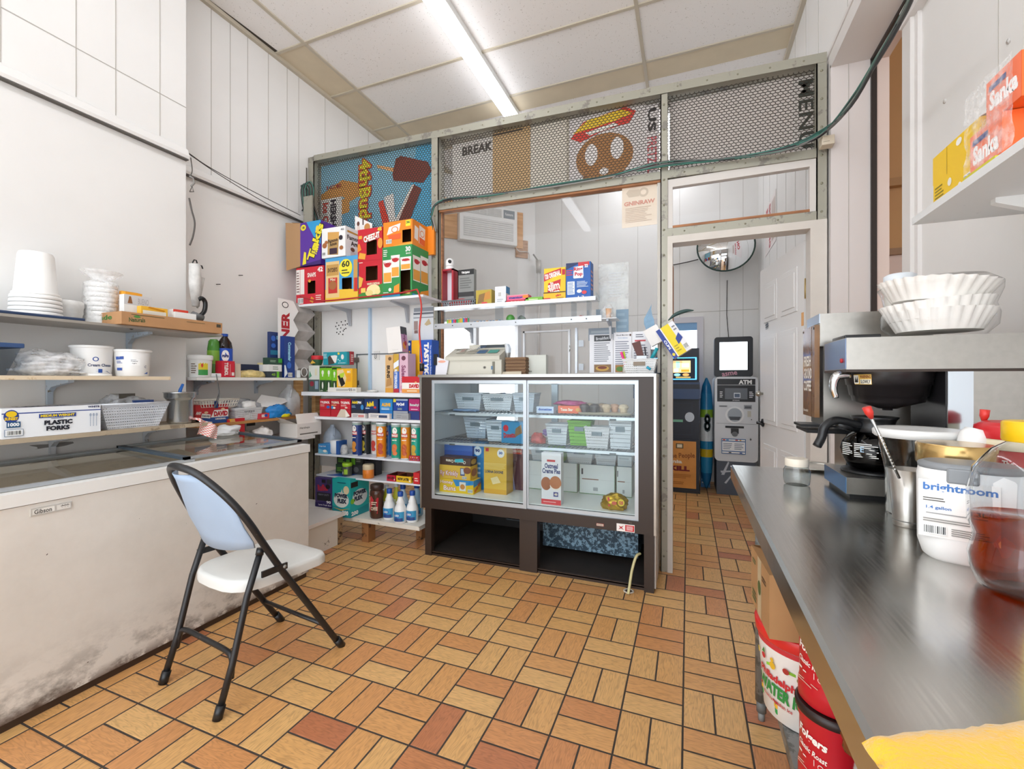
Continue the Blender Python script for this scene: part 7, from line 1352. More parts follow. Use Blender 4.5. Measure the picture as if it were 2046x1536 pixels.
def cyl_thing(name, cat, label, px, X, z, prof_, m, parts=(), marks_=None, sy=1.):
    y = yX(px, X); t = thing(name, label, cat, (X, y, z)); b = MB(); b.lathe(prof_, m, (X, y, z), 28)
    if marks_: wrapmarks(b, cylwrap((X, y, z), marks_[0], marks_[1], marks_[2], -80, 10), marks_[3])
    pw(b, 'body', t)
    for nm, pf, mm, lb in parts: b = MB(); b.lathe(pf, mm, (X, y, z), 24); pw(b, nm, t, label=lb)
    return t
cyl_thing('plastic_tub', 'tub', 'white round tub with yellow and green label at the left of the white recess shelf', 400, -2.9, z, [(.058, 0), (.06, .004), (.065, .115)], M('#efefec', .35), (('lid', [(.068, .108), (.07, .11), (.07, .135), (.064, .139)], M('#f6f6f4', .3), None),), (.062, .012, .085, [('r', .42, 0, .95, 1, '#e8d23a'), ('r', .42, 0, .95, .4, '#3a9a4a'), ('e', .62, .72, .06, .15, '#d8432f'), ('l', .0, .1, .34, .9, 5, '#7a6a5a')]))
hG = zX(428, 678, -2.95)-z
cyl_thing('green_bottle', 'bottle', 'green soda bottle between the white tub and the cola bottle', 427, -2.95, z, [(.034, 0), (.037, .01), (.037, hG*.75), (.03, hG*.95), (.02, hG)], M('#4a8a34', .2), (('label', [(.038, hG*.35), (.038, hG*.7)], M('#7fb23a', .4), None),))
hC = zX(449, 667, -2.93)-z
cyl_thing('cola_bottle', 'bottle', 'large cola bottle with blue label and cap on the white recess shelf', 449, -2.93, z, [(.04, 0), (.045, .012), (.044, .05), (.0455, .08), (.0455, hC*.68), (.04, hC*.8), (.018, hC*.92), (.016, hC*.96)], M('#1e1210', .1), (('cap', [(.019, hC*.94), (.02, hC*.95), (.02, hC)], M('#1f4fb0', .4), None), ('label', [(.0468, hC*.14), (.0468, hC*.66)], M('#1c4fc0', .35), None)), (.0478, hC*.36, hC*.26, [('e', .55, .5, .3, .5, '#f4f4f4'), ('p', [(.3, .75), (.8, .75), (.84, .6), (.26, .6)], '#d8242c'), ('t', 'PEPSI', .3, .35, .8, .58, '#16206a', 0, .06)]))
pl(443, 469, 721, -2.85+.0, z, .06, '#cf2036', {'F': [('v', 'TYLENOL', .2, .1, .5, .9, '#f7eee8', 0, .05), ('r', .62, .1, .66, .8, '#e9a8a8'), ('r', .75, .1, .95, .3, '#f2e8e2')]}, name='medicine_box', label='red pain reliever box standing beside the cola bottle')
b = MB(); y = yX(437, -2.86); b.box(-2.89, y-.07, z, -2.855, y+.05, z+.025, M('#e9ebee', .3), bev=.006); b.tube(spline([(-2.855, y-.02, z+.02), (-2.84, y-.02, z-.04), (-2.842, y-.01, z-.12), (-2.842, y-.04, z-.2)], 5), .003, '#6a6a6a', 6); one(b, 'power_adapter', 'white power adapter with a thin cord at the front of the white recess shelf', 'adapter')
pl(470, 481, 726, -2.9, z, .1, '#dccdb8', {}, name='thin_carton', label='thin beige carton standing right of the red pain reliever box')
pl(474, 533, 728, -3.02, z, .06, '#2c3450', {}, name='navy_carton', label='low navy carton behind the pastry bags')
b = MB(); blob(b, (-2.93, yX(505, -2.93), z), .05, .11, .035, film('#f0d890', .75, .2, 22), 7, .25, 4); one(b, 'pastry_bag', 'clear bag of flat yellow pastry on the white recess shelf', 'bag')
b = MB(); blob(b, (-2.92, yX(538, -2.92), z), .04, .05, .05, film('#f4eee0', .7, .2, 26), 9, .35, 3); one(b, 'crumpled_bag', 'crumpled clear bag right of the yellow pastry', 'bag')
cyl_thing('plastic_tub', 'tub', 'pale translucent tub behind the green battery cartons', 528, -3.02, z, [(.04, 0), (.045, .09), (.045, .1)], M('#e8e9ea', .4), (('lid', [(.047, .098), (.048, .112)], M('#e8dca0', .4), None),))
pl(537, 563, 737, -2.87, z, .06, '#37404a', {'F': [('r', .6, 0, .8, 1, '#6ab82c'), ('t', '45', .2, .3, .5, .7, '#8ab83a', 0, .03)]}, name='battery_carton', label='black and green carton at the bottom of the small stack', h=.045)
pl(537, 563, 722, -2.87, z+.046, .06, '#e6e6e4', {'F': [('l', .3, .2, .8, .8, 2, '#8a9a8a')]}, name='white_carton', label='white carton in the middle of the small stack', h=.05)
pl(537, 564, 702, -2.87, z+.097, .06, '#2c4a3c', {'F': [('r', .7, .3, .98, .9, '#3aa03a'), ('l', .1, .3, .6, .7, 2, '#9ab8a0')]}, name='green_carton', label='dark green carton on top of the small stack', h=.05)
pl(540, 570, 664, -2.94, z+.0, .03, '#23386e', {'F': [('e', .2, .86, .15, .06, '#3a6ac0'), ('t', 'Equate', .4, .82, .95, .92, '#8ac0d8', 0, .05), ('e', .2, .7, .15, .05, '#3a6ac0'), ('r', .0, .5, 1, .6, '#2a7a9a')]}, name='navy_box', label='navy box standing behind the small green stack')
pl(568, 589, 672, -2.87, z, .042, '#1f3c86', {'F': [('v', 'Commander', .35, .4, .65, .86, '#9ad0e8', 0, .05), ('e', .45, .3, .2, .08, '#3a6ac8'), ('p', [(0, 0), (.3, .1), (.1, .3), (0, .3)], '#e8eef4'), ('b', .35, .02, .75, .12)]}, name='navy_box', label='tall navy box at the right end beside the zigzag display')
b = MB(); y = yX(600, -2.88); b.box(-2.95, y-.03, z, -2.88, y+.005, z+.06, M('#eceef0', .3), bev=.005); b.tube([(-2.86, y+.02+.03*math.cos(a), z+.045+.035*math.sin(a)) for a in [2*PI*q/16 for q in range(16)]], .003, '#e0e0e0', 6, closed=True); one(b, 'white_charger', 'small white charger with looped wire beside the zigzag display', 'charger')
# zigzag pocket display
Xz = -2.92; ya, yb, yc_, ym_ = yX(556, Xz), yX(586, Xz), yX(600, Xz), yX(626, Xz); zt3 = zX(570, 598, Xz)
t = thing('zigzag_display', 'tall white cardboard display with zigzag pockets in the recess corner', 'display', (Xz, (ya+ym_)/2, z))
b = MB(); nT = 4; H = zt3-z; nodes = [(z+H*k/(2*nT), .05 if k % 2 else 0.) for k in range(2*nT+1)]
b.extr([(Xz, ya, z)]+[(Xz, yb+o, q) for q, o in nodes]+[(Xz, ya, zt3)], (-.004, 0, 0), M('#f0eeec', .45))
b.marks(((Xz, ya, z), (0, 1, 0), (0, 0, 1), yb-ya, H), [('u', 'WINNER', .2, .1, .75, .84, '#b3202c', 0, .05), ('e', .45, .93, .22, .04, '#3a3a3c'), ('e', .45, .93, .17, .03, '#f0eeec')]); pw(b, 'front_panel', t)
for k in range(nT):
    b = MB(); vs = []
    for q, o in nodes[2*k:2*k+3]:
        xx = Xz-.008 if o else Xz-.05
        for y in (yb+o, ym_-.02+o): vs += [(xx, y, q), (xx-.004, y, q)]
    b.add(vs, [(0, 2, 6, 4), (4, 6, 10, 8), (1, 5, 7, 3), (5, 9, 11, 7), (2, 3, 7, 6), (6, 7, 11, 10)], M('#b9b3ae', .3, nz=.25, sc=14)); b.box(Xz-.055, yb, vs[0][2]+.002, Xz-.05, ym_-.02, vs[-1][2]-.002, '#8a8480'); pw(b, 'pocket', t)
# wooden shelf goods
z = ZW+.001
t = thing('slotted_basket', 'white slotted plastic basket resting on paper plates on the wooden shelf', 'basket', (-2.93, yX(425, -2.93), z+.105), PI/2)
b = basket(.27, .15, .05, M('#e9e6dc', .35), .86, 14, 2, .012, .05); b.build('basket_body', t)
b = MB(); y = yX(432, -2.85); b.box(-2.851, y-.012, z+.1, -2.848, y+.012, z+.145, M('#1f3a70', .4)); b.tube(spline([(-2.85, y, z+.145), (-2.852, y+.02, z+.2), (-2.845, y+.01, z+.26)], 4), .002, '#4a4a4c', 5); one(b, 'price_tag', 'navy numbered tag on a thin wire in front of the slotted basket', 'tag')
b = MB(); yy = yX(440, -2.93); b.lathe([(.1, .0), (.13, .012), (.135, .014), (.1, .004), (.0001, .003)], M('#f2f1ee', .5), (-2.95, yy, z+.09), 32, sx=.6); one(b, 'paper_plates', 'white paper plates between the slotted basket and the seed carton', 'plates')
pl(391, 456, 808, -2.87, z, .12, '#c22a30', {'F': [('r', 0, 0, 1, .32, '#1f4a8c'), ('p', [(.45, .32), (1, .32), (1, .7), (.55, .7)], '#f2eee8'), ('t', 'DAVID', .54, .36, .98, .64, '#b8202c', 0, .07), ('t', 'ORIGINAL', .58, .18, .92, .27, '#f0ece4', 0, .04), ('p', [(.15, .35), (.42, .28), (.44, .48), (.18, .56)], '#f2eee8'), ('s', 'DAVID', .18, .36, .42, .46, '#4a3a3a', -8, .05), ('s', 'ANY', .0, .5, .16, .66, '#f2eee8', -6, .05), ('e', .82, .74, .06, .06, '#e8c09a'), ('e', .3, .6, .06, .06, '#e8c09a')]}, name='seed_carton', label='red white and blue sunflower seed carton on the wooden shelf')
t = thing('woven_basket', 'small white perforated basket next to the seed carton on the wooden shelf', 'basket', (-2.93, yX(486, -2.93), z), PI/2); b = basket(yX(515, -2.87)-yX(457, -2.87), .12, .085, M('#ebedef', .35), .85, 18, 6, .01, .05); b.marks(((-.05, -.062, .05), (1, 0, 0), (0, 0, 1), .1, .02), [('s', 'trays', .1, 0, .9, 1, '#8a8c90', 3)]); b.build('basket_body', t)
b = MB(); blob(b, (-2.98, yX(480, -2.98), z+.09), .08, .14, .06, film('#b9bcc2', .8, .25, 18), 14, .3, 4, flat=False); one(b, 'plastic_bag', 'grey crumpled carrier bag heaped above the perforated basket', 'bag')
b = MB(); blob(b, (-2.9, yX(497, -2.9), z+.1), .03, .05, .035, M('#e9e7e4', .5, bump=.4), 15, .4, 3, flat=False); one(b, 'crumpled_paper', 'crumpled white paper on the rim of the perforated basket', 'paper')
pl(516, 538, 822, -2.87, z, .06, '#d2404a', {'F': [('r', .3, .3, .6, .8, '#f0d8d4'), ('e', .7, .6, .15, .25, '#2a5ac0')]}, name='sweets_packet', label='pink and red sweets packet between the basket and the blue bag', h=.04)
b = MB(); yq = yX(560, -2.9); vs = [(-2.88, yq-.13, z+.05), (-2.86, yq+.1, z+.075), (-2.9, yq+.05, z+.15), (-2.92, yq-.16, z+.13)]; b.extr([(-2.93, yX(505, -2.93), z+.09), (-2.9, yX(548, -2.9), z+.075), (-2.94, yX(583, -2.94), z+.125), (-2.98, yX(522, -2.98), z+.17)], (.002, 0, .002), M('#e9e6e4', .5)); one(b, 'paper_sheet', 'tilted white paper sheet leaning on the blue snack bag', 'paper')
b = MB(); blob(b, (-2.89, yX(556, -2.89), z), .035, .1, .065, M('#2a8ad8', .2, nz=.3, sc=14, bump=.5), 21, .35, 4); one(b, 'snack_bag', 'shiny blue snack bag slumped in front of the water jug', 'bag')
b = MB(); blob(b, (-2.865, yX(571, -2.865), z), .015, .04, .018, M('#e8d81e', .3), 22, .3, 3); one(b, 'yellow_packet', 'small yellow packet at the edge of the wooden shelf', 'packet')
yj = yX(578, -2.98); hj = zX(578, 768, -2.98)-z
def jug(X, y, z, h, label, m, lean=0):
    t = thing('water_jug', label, 'jug', (X, y, z)); b = MB(); s = h/.27; R2 = lambda w, r, zq: [(X+q, y+p, z+zq) for p, q in rrect(w, w, r)]
    loft(b, [R2(.13*s, .03*s, 0), R2(.145*s, .035*s, .01*s), R2(.148*s, .035*s, .15*s), R2(.13*s, .04*s, .19*s), R2(.07*s, .03*s, .235*s), R2(.045*s, .02*s, .245*s), R2(.042*s, .0205*s, .27*s)], m); pw(b, 'jug_body', t)
    b = MB(); b.tube([(X+.05*s, y-.02*s, z+.235*s), (X+.072*s, y-.045*s, z+.21*s), (X+.08*s, y-.06*s, z+.16*s)], .009*s, m, 8); pw(b, 'handle', t)
milky = film('#e4e7ea', .55, .2, 4)
jug(-2.98, yj, z, hj, 'translucent gallon water jug at the right end of the wooden shelf', milky)
# clutter on the low shelf
z = ZL+.001
pl(455, 489, 836, -2.86, z, .02, '#c8202c', {'F': [('p', [(0, 1), (.1, .3), (.3, .05), (.6, .1), (.5, .5), (.4, 1)], '#e8b83a'), ('e', .3, .7, .18, .3, '#d8a86a'), ('e', .05, .6, .12, .4, '#c8202c')]}, name='red_sign', label='red sign panel with a yellow shape behind the freezer corner')
pl(491, 562, 834, -3.06, z, .03, '#e0dbd6', {'F': [('r', .02, .62, .25, .78, '#3a3838'), ('r', .4, .86, .62, .94, '#3a3838'), ('l', .1, .1, .8, .4, 3, '#b9b2aa')]}, name='white_carton', label='printed white carton panel against the wall under the wooden shelf')
b = MB(); blob(b, (-2.98, 2.22, z), .07, .07, .06, film('#e8dad2', .8, .3, 14), 31, .3, 4); one(b, 'plastic_bag', 'pinkish clear bag heap behind the far corner of the freezer', 'bag')
b = MB(); blob(b, (-2.9, 2.36, z), .07, .06, .06, M('#ece8e4', .5, bump=.5, sc=20), 33, .35, 4); one(b, 'carrier_bag', 'white knotted carrier bag left of the open white carton', 'bag')
b = MB(); blob(b, (-2.79, 2.0, .868), .06, .09, .04, M('#eef0f2', .45, bump=.6, sc=18), 35, .35, 4); one(b, 'carrier_bag', 'white crumpled carrier bag on the back corner of the freezer', 'bag')
y0, y1 = yX(592, -2.75), yX(640, -2.75); t = thing('open_white_carton', 'open white cardboard carton with raised flaps beside the freezer end', 'box', (-2.83, (y0+y1)/2, z), PI/2)
b = carton(y1-y0, .18, .1, M('#e9e4de', .6), {'F': [('s', 'Hersheys', .1, .55, .5, .75, '#6a645c', 0), ('l', .1, .1, .9, .3, 1, '#6a645c')]}, lid='open', inner='#d9d2c8'); b.build('carton_body', t)
w2 = (y1-y0)/2
for pts in ([(-w2, -.09, .1), (w2, -.09, .1), (w2+.01, -.04, .17), (-w2+.03, -.04, .17)], [(-w2, -.09, .1), (-w2, .09, .1), (-w2-.08, .07, .16), (-w2-.09, -.07, .14)]): b = MB(); b.extr(pts, (0, .002, .001), M('#e4dfd8', .6)); b.build('flap', t)
jug(xY(664, 2.9), 2.9, Z3+.001, .21, 'pale blue water jug standing behind the tissue pack', film('#cfdbea', .75, .3, 4))
# corner oddments: cords, hooks, hanging rolls
t = thing('wall_wires', 'thin dark wires running from the wall corner to the partition', 'wires', (XL1, YC, 2.5))
c1 = lambda px, py, X: (X, yX(px, X), zX(px, py, X))
for a in ([c1(376, 305, -2.9), c1(420, 335, -2.95), c1(505, 382, -3.02), c1(600, 430, -3.08)], [c1(378, 308, -2.9), c1(440, 350, -2.98), c1(530, 405, -3.05), c1(600, 441, -3.1)]): b = MB(); b.tube(spline(a, 5), .0028, '#3e3a36', 5); pw(b, 'wire', t)
b = MB(); p = c1(381, 315, -2.9); b.tube(spline([p, c1(384, 340, -2.9), c1(380, 352, -2.9)], 4), .003, '#55504a', 5); b.tube([c1(379, 352, -2.9), c1(386, 356, -2.9), c1(388, 366, -2.9), c1(382, 372, -2.9)], .006, '#8a8782', 6); b.tube([c1(379, 383, -2.9), c1(387, 383, -2.9), c1(384, 372, -2.9), c1(379, 383, -2.9)], .003, '#55504a', 6); one(b, 'hanging_clip', 'small clip hanging on string at the wall corner', 'clip')
b = MB(); b.tube(spline([c1(378, 396, -2.9), c1(383, 420, -2.88), c1(389, 445, -2.88), c1(386, 470, -2.88), c1(379, 490, -2.9)], 5), .005, '#55504c', 6); one(b, 'hanging_cable', 'short twisted dark cord hanging down the wall corner', 'cord')
t = thing('hanging_rolls', 'rolled white paper bundle hanging by black hooks at the wall corner', 'roll', c1(390, 570, -2.82))
b = MB(); b.tube([c1(389, 528, -2.82), c1(390, 565, -2.82), c1(391, 612, -2.82)], [.03, .034, .02], M('#dcdad6', .5, nz=.25, sc=25), 12); pw(b, 'paper_roll', t)
b = MB(); b.tube([c1(403, 555, -2.86), c1(398, 590, -2.86), c1(394, 615, -2.86)], [.018, .012, .006], M('#d3d0ca', .5, nz=.25, sc=25), 10); pw(b, 'paper_roll', t)
for px, py in ((389, 524), (400, 535)):
    b = MB(); b.tube([c1(px-4, py+8, -2.82), c1(px-4, py, -2.82), c1(px-1, py-5, -2.82), c1(px+3, py-4, -2.82), c1(px+5, py+2, -2.82)], .004, BLK, 6); pw(b, 'hook', t)
b = MB(); b.tube(spline([c1(398, 632, -2.8), c1(408, 622, -2.8), c1(410, 605, -2.8), c1(404, 596, -2.8), c1(396, 598, -2.8)], 4), .013, BLK, 8); b.tube([c1(384, 628, -2.8), c1(404, 636, -2.8)], .022, M('#6a6c6e', .3), 10); one(b, 'wrapped_pipe', 'black bent pipe wrapped in film above the cardboard tray', 'pipe')
for i, (px, py) in enumerate(((432, 568), (477, 550))): b = MB(); p = c1(px, py, XL2); b.cyl(p, (p[0]+.03, p[1]+.01, p[2]), .003, '#2a2624', 6); one(b, 'nail', ['lower left', 'upper right'][i]+' dark nail sticking out of the bare recess wall', 'nail')
# ================================================================ things on the display case
ZK = 1.2605; z = ZK+.0005
x0, x1 = xY(878, 2.82), xY(1002, 2.82); w_ = x1-x0; xm = (x0+x1)/2
t = thing('cash_register', 'old beige cash register on the left half of the display case', 'cash register', (xm, 3.0, z))
cb = M('#cdc9bb', .5); cb2 = M('#c2beb0', .5)
b = MB(); b.box(x0, 2.82, z, x1, 3.0, z+.1, cb, bev=.004); b.box(x0-.002, 2.818, z+.095, x1+.002, 3.0, z+.103, cb2)
b.marks(((x0, 2.82, z), (1, 0, 0), (0, 0, 1), w_, .1), [('r', .02, .06, .84, .9, '#d2cec0'), ('e', .74, .5, .025, .1, '#8a867c'), ('e', .74, .5, .012, .05, '#3a3834'), ('r', .86, .05, .9, .9, '#7a7668'), ('r', .84, .35, .87, .6, '#5a7a9a')]); pw(b, 'drawer', t)
b = MB(); pr = [(2.83, z+.104), (2.83, z+.13), (2.9, z+.16), (2.985, z+.2), (2.995, z+.2), (2.995, z+.104)]; b.extr([(x0+.04, y, q) for y, q in pr], (w_-.06, 0, 0), cb); pw(b, 'keyboard_housing', t)
sl = V((0, .155, .07)).normalized(); fr = ((x0+.06, 2.832, z+.1315), (1, 0, 0), tuple(sl), w_-.1, .155)
b = MB(); b.marks(fr, [('r', .1, .35, .28, .72, '#b9b4a6'), ('r', .32, .3, .5, .74, '#b9b4a6'), ('r', .54, .3, .72, .72, '#5a7aa0'), ('r', .76, .3, .95, .7, '#5aa89a'), ('r', .03, .78, .35, .97, '#a8a498')]+[('r', .11+.045*i, .38+.11*j, .14+.045*i, .45+.11*j, '#d8a8a0' if i > 1 else '#eeeae0') for i in range(4) for j in range(3)]+[('r', .33+.045*i, .34+.13*j, .365+.045*i, .43+.13*j, '#f0ece2') for i in range(4) for j in range(3)]+[('r', .55+.045*i, .34+.13*j, .58+.045*i, .43+.13*j, '#34567e') for i in range(4) for j in range(3)], step=.001); pw(b, 'keys', t)
b = MB(); b.box(x0+.17, 2.96, z+.19, x1-.01, 2.997, z+.222, cb, bev=.003); b.marks(((x0+.17, 2.96, z+.19), (1, 0, 0), (0, 0, 1), x1-.01-x0-.17, .032), [('r', .3, .2, .95, .85, '#3a4248')]); pw(b, 'display', t)
b = MB(); rr = [(x1-.01, 2.95, z+.1), (x1+.01, 2.93, z+.19), (x1+.0, 2.92, z+.22), (x1-.02, 2.92, z+.225)]; b.extr(rr, (0, .05, 0), '#e9e8e4'); pw(b, 'receipt', t, label='curled white paper receipt')
b = MB(); xa = xY(872, 2.8); b.box(xa-.018, 2.79, z+.07, xa+.006, 2.81, z+.15, BLK); b.extr([(xa-.01, 2.8, z), (xa+.08, 2.8, z), (xa+.1, 2.8, z+.1), (xa+.0, 2.8, z+.13)], (0, .01, 0), M('#e6e4ea', .5)); b.marks(((xa, 2.8, z+.08), (1, 0, 0), (0, 0, 1), .09, .03), [('e', .5, .5, .35, .3, '#e8a890')]); one(b, 'receipt_papers', 'white papers held by a black clip left of the cash register', 'papers')
xa, xb = xY(1010, 2.85), xY(1050, 2.85); hb_ = zY(1030, 713, 2.85)-z; t = thing('paper_bag_stack', 'pile of flat brown paper bags right of the cash register', 'paper bags', ((xa+xb)/2, 2.9, z))
r_ = random.Random(9); n = 16
for k in range(n): b = MB(); dx = r_.uniform(-.004, .004); b.box(xa+dx, 2.85+r_.uniform(0, .006), z+hb_*k/n, xb+dx, 2.97, z+hb_*(k+.75)/n, M(['#8a6a4e', '#7a5a42', '#9a7a5c'][k % 3], .8)); pw(b, 'paper_bag', t)
b = MB(); b.add([(xa-.03, 2.83, z+.001), (xb-.02, 2.82, z+.001), (xb-.03, 2.85, z+.022), (xa-.02, 2.85, z+.02)], [(0, 1, 2, 3)], '#d9cdb8'); one(b, 'paper_slip', 'cream paper slip lying in front of the brown bags', 'paper')
pk(1051, 1091, 709, 2.92, z, .05, '#c9cbc2', {'F': [('r', .02, .03, .98, .97, '#cfd1c8'), ('r', .12, .12, .3, .2, '#8f9188')]}, name='grey_card_box', label='plain grey-green card box right of the brown bags')
b = MB(); xa = xY(1007, 2.83); b.box(xa, 2.835, z, xa+.004, 2.99, z+.32, glass(refl=.8, trans=.93)); xb = xY(1137, 2.95); one(b, 'acrylic_sheet', 'upright clear acrylic sheet between the cash register and the brown bags', 'acrylic sheet')
# basket of oddments
xa, xb = xY(1243, 2.8), xY(1312, 2.8); Y = 2.87; t = thing('oddments_basket', 'white woven basket of pens and packets at the right end of the display case', 'basket', ((xa+xb)/2, Y, z)); hk = zY(1278, 717, 2.8)-z
b = basket(xb-xa, .13, hk, M('#f1f2f2', .35), .8, 16, 6, .012, .05); b.build('basket_body', t)
b = MB(); b.box(-.035, -.066, hk*.55, .035, -.062, hk*.82, '#8a7a68'); b.build('painted_slot', t)  # dark block stands in for the shade of an open slot
def stick(px, py, px1, py1, Y_, r, c, nm, lb, cat): b = MB(); b.tube([cp(px, py, Y_), cp(px1, py1, Y_)], r, M(c, .35), 8); one(b, nm, lb, cat)
stick(1241, 703, 1249, 728, 2.86, .008, '#e83a8a', 'marker_pen', 'bright pink marker at the left edge of the oddments basket', 'marker'); stick(1246, 702, 1251, 728, 2.88, .006, '#c8d82a', 'marker_pen', 'yellow-green marker next to the pink one', 'marker'); stick(1313, 695, 1302, 716, 2.84, .011, '#1f9aa8', 'marker_pen', 'fat teal marker at the right side of the oddments basket', 'marker'); stick(1292, 733, 1300, 738, 2.79, .008, '#2aa0c0', 'marker_pen', 'blue pen clipped on the front of the oddments basket', 'marker')
b = MB(); p = cp(1272, 695, 2.88); b.extr([(p[0]-.03, 2.88, p[2]+.03), (p[0]+.02, 2.88, p[2]+.045), (p[0]+.045, 2.88, p[2]-.06), (p[0]+.01, 2.88, p[2]-.07)], (0, .012, 0), M('#5a2c24', .5)); b.box(p[0]+.0, 2.87, p[2]-.09, p[0]+.06, 2.88, p[2]-.05, M('#b9bcbe', .3, .4)); one(b, 'brush', 'wide dark red-brown brush standing in the oddments basket', 'brush')
b = MB(); p = cp(1262, 712, 2.89); blob(b, (p[0]-.01, 2.89, z+.03), .045, .03, .055, film('#ece8e0', .8, .2, 24), 41, .3, 3, flat=False); one(b, 'wrapped_packet', 'crumpled clear packet in the oddments basket', 'packet')
stick(1288, 693, 1291, 715, 2.89, .004, '#2e2c34', 'plastic_spoon', 'small black spoon standing in the oddments basket', 'spoon')
# tilted box of plastic cups fixed on the post
p = cp(1346, 680, 2.9); t = thing('party_cup_box', 'tilted blue yellow and white party cup box jammed against the post', 'box', p, 0, None, (0, math.radians(-32), 0))
b = carton(.115, .1, .2, M('#e9e8ec', .45), {'F': [('r', .0, 0, .22, 1, '#1f3c94'), ('e', .11, .12, .07, .05, '#e8d23a'), ('v', 'CUPS', .05, .3, .17, .62, '#e8ecf4', 0, .04), ('r', .28, .0, .72, 1, '#ecd51c'), ('p', [(.6, .3), (.95, .42), (.9, .62), (.62, .5)], '#1f3c94'), ('l', .35, .1, .6, .35, 3, '#b8a010'), ('b', .75, .08, .95, .25), ('l', .78, .7, .95, .9, 2, '#8a8a90')]}); b.mx = None
b.v = [(x, y, q-.1) for x, y, q in b.v]; b.build('carton_body', t)
b = MB(); p = cp(1308, 672, 2.93); b.box(-.045, -.03, -.05, .045, .03, .06, M('#ece9e6', .8, bump=.3)); b.build('napkin_stack', None, p, 0, 'white paper napkins wedged behind the tilted cup box', 'napkins', rot=(0, math.radians(-28), 0))
b = MB(); P_ = [cp(1335, 640, 2.88), cp(1350, 628, 2.88), cp(1370, 621, 2.88), cp(1386, 620, 2.88)]; b.tube(spline(P_, 5), [.003+.009*math.sin(PI*k/15) for k in range(16)], M('#2f4a48', .5), 8); one(b, 'feather', 'dark green leaf-like quill curving off the top of the tilted cup box', 'quill')
# ================================================================ clear two-deck sweet rack above the register
YR = 2.84; ZR1 = zY(1030, 644, YR); ZR2 = zY(1030, 604, YR); xa, xb = xY(868, YR), xY(1190, YR); ac = glass('#f4f8fb', .9, .94)
t = thing('acrylic_sweet_rack', 'clear two-deck acrylic rack of sweets above the cash register', 'rack', ((xa+xb)/2, 2.98, ZR1-.03))
frost = film('#eef3f8', .75, .15, 3)
b = MB(); b.box(xa, YR, ZR2-.006, xb, 2.99, ZR2, frost); b.box(xa, YR-.004, ZR2-.02, xb, YR, ZR2+.006, M('#e6ebef', .2)); pw(b, 'upper_deck', t)
b = MB(); b.box(xa, YR, ZR1-.006, xY(1232, YR), 2.99, ZR1, frost); pw(b, 'lower_deck', t)
b = MB(); b.box(xa, YR-.006, ZR1-.02, xY(1202, YR), YR, ZR1+.018, M('#b9bcc0', .35, .5));
for px in (872, 905, 942, 1031, 1142, 1172): b.cyl((xY(px, YR), YR-.009, ZR1), (xY(px, YR), YR-.005, ZR1), .004, '#4a4c50', 8)
pw(b, 'front_bar', t)
for px in (869, 989, 1033, 1098, 1141, 1172): b = MB(); x = xY(px, YR); b.box(x, YR+.002, ZR1, x+.003, 2.985, ZR2-.006, ac); pw(b, 'divider', t)
b = MB(); x = xb; b.extr([(x, YR, ZR2), (x, 2.985, ZR2), (x, 2.985, ZR2+.02), (x, YR, ZR2+.035)], (.003, 0, 0), ac); pw(b, 'end_plate', t)
for px in (937, 1216): b = MB(); x = xY(px, 2.95); b.extr([(x, 2.995, ZR1-.006), (x, 2.86, ZR1-.006), (x, 2.86, ZR1-.016), (x, 2.96, ZR1-.04), (x, 2.983, ZR1-.12), (x, 2.995, ZR1-.12)], (.014, 0, 0), M('#b5bac2', .4, .4)); pw(b, 'bracket', t)
z = ZR2+.001; Yd = YR+.02
xg = (xY(882, Yd)+xY(948, Yd))/2; t = thing('sweets_basket', 'grey plastic basket of red sweets at the left end of the clear rack', 'basket', (xg, Yd+.045, z)); b = basket(xY(948, Yd)-xY(880, Yd), .08, .05, M('#80858a', .4), .9, 14, 2, .016, .06); b.build('basket_body', t)
b = MB(); blob(b, (xg, Yd+.045, z+.006), .095, .03, .035, M('#c8323a', .35, nz=.4, sc=40, bump=.5), 51, .3, 4); one(b, 'wrapped_sweets', 'heap of red wrapped sweets in the grey basket', 'sweets', kind='stuff')
xr = xY(900, 2.95); t = thing('red_stand', 'dark red open display stand behind the grey sweets basket', 'stand', (xr, 2.95, z)); hr = zY(900, 540, 2.95)-z; b = MB(); rd = M('#a8182c', .4)
b.box(xr-.045, 2.905, z, xr-.04, 2.985, z+hr, rd); b.box(xr+.035, 2.905, z, xr+.05, 2.985, z+hr, rd); b.box(xr-.045, 2.975, z, xr+.05, 2.985, z+hr, M('#e3dfe8', .5)); b.box(xr-.045, 2.905, z+hr-.012, xr+.05, 2.985, z+hr, rd); pw(b, 'stand_body', t)
zc = z+hr+.001; t = thing('security_camera', 'small white dome security camera on the red stand', 'camera', (xr, 2.94, zc)); b = MB(); b.lathe([(.026, 0), (.03, .004), (.03, .022), (.028, .024)], M('#f0f0f0', .3), (xr, 2.94, zc), 24); pw(b, 'base', t)
b = MB(); b.lathe([(.03, .026), (.031, .05), (.027, .072), (.014, .084), (.0001, .086)], M('#f2f2f2', .3), (xr, 2.94, zc), 24); pw(b, 'head', t); b = MB(); b.sphere((xr+.012, 2.917, zc+.055), .015, BLK, 14, 1, .7, 1); pw(b, 'lens', t)
def tp(px0, px1, pyt, c, D, label, name='sweets_box', Y=Yd, d=.07, h=None, z0=None): return pk(px0, px1, pyt, Y, z if z0 is None else z0, d, c, D, name=name, label=label, h=h)
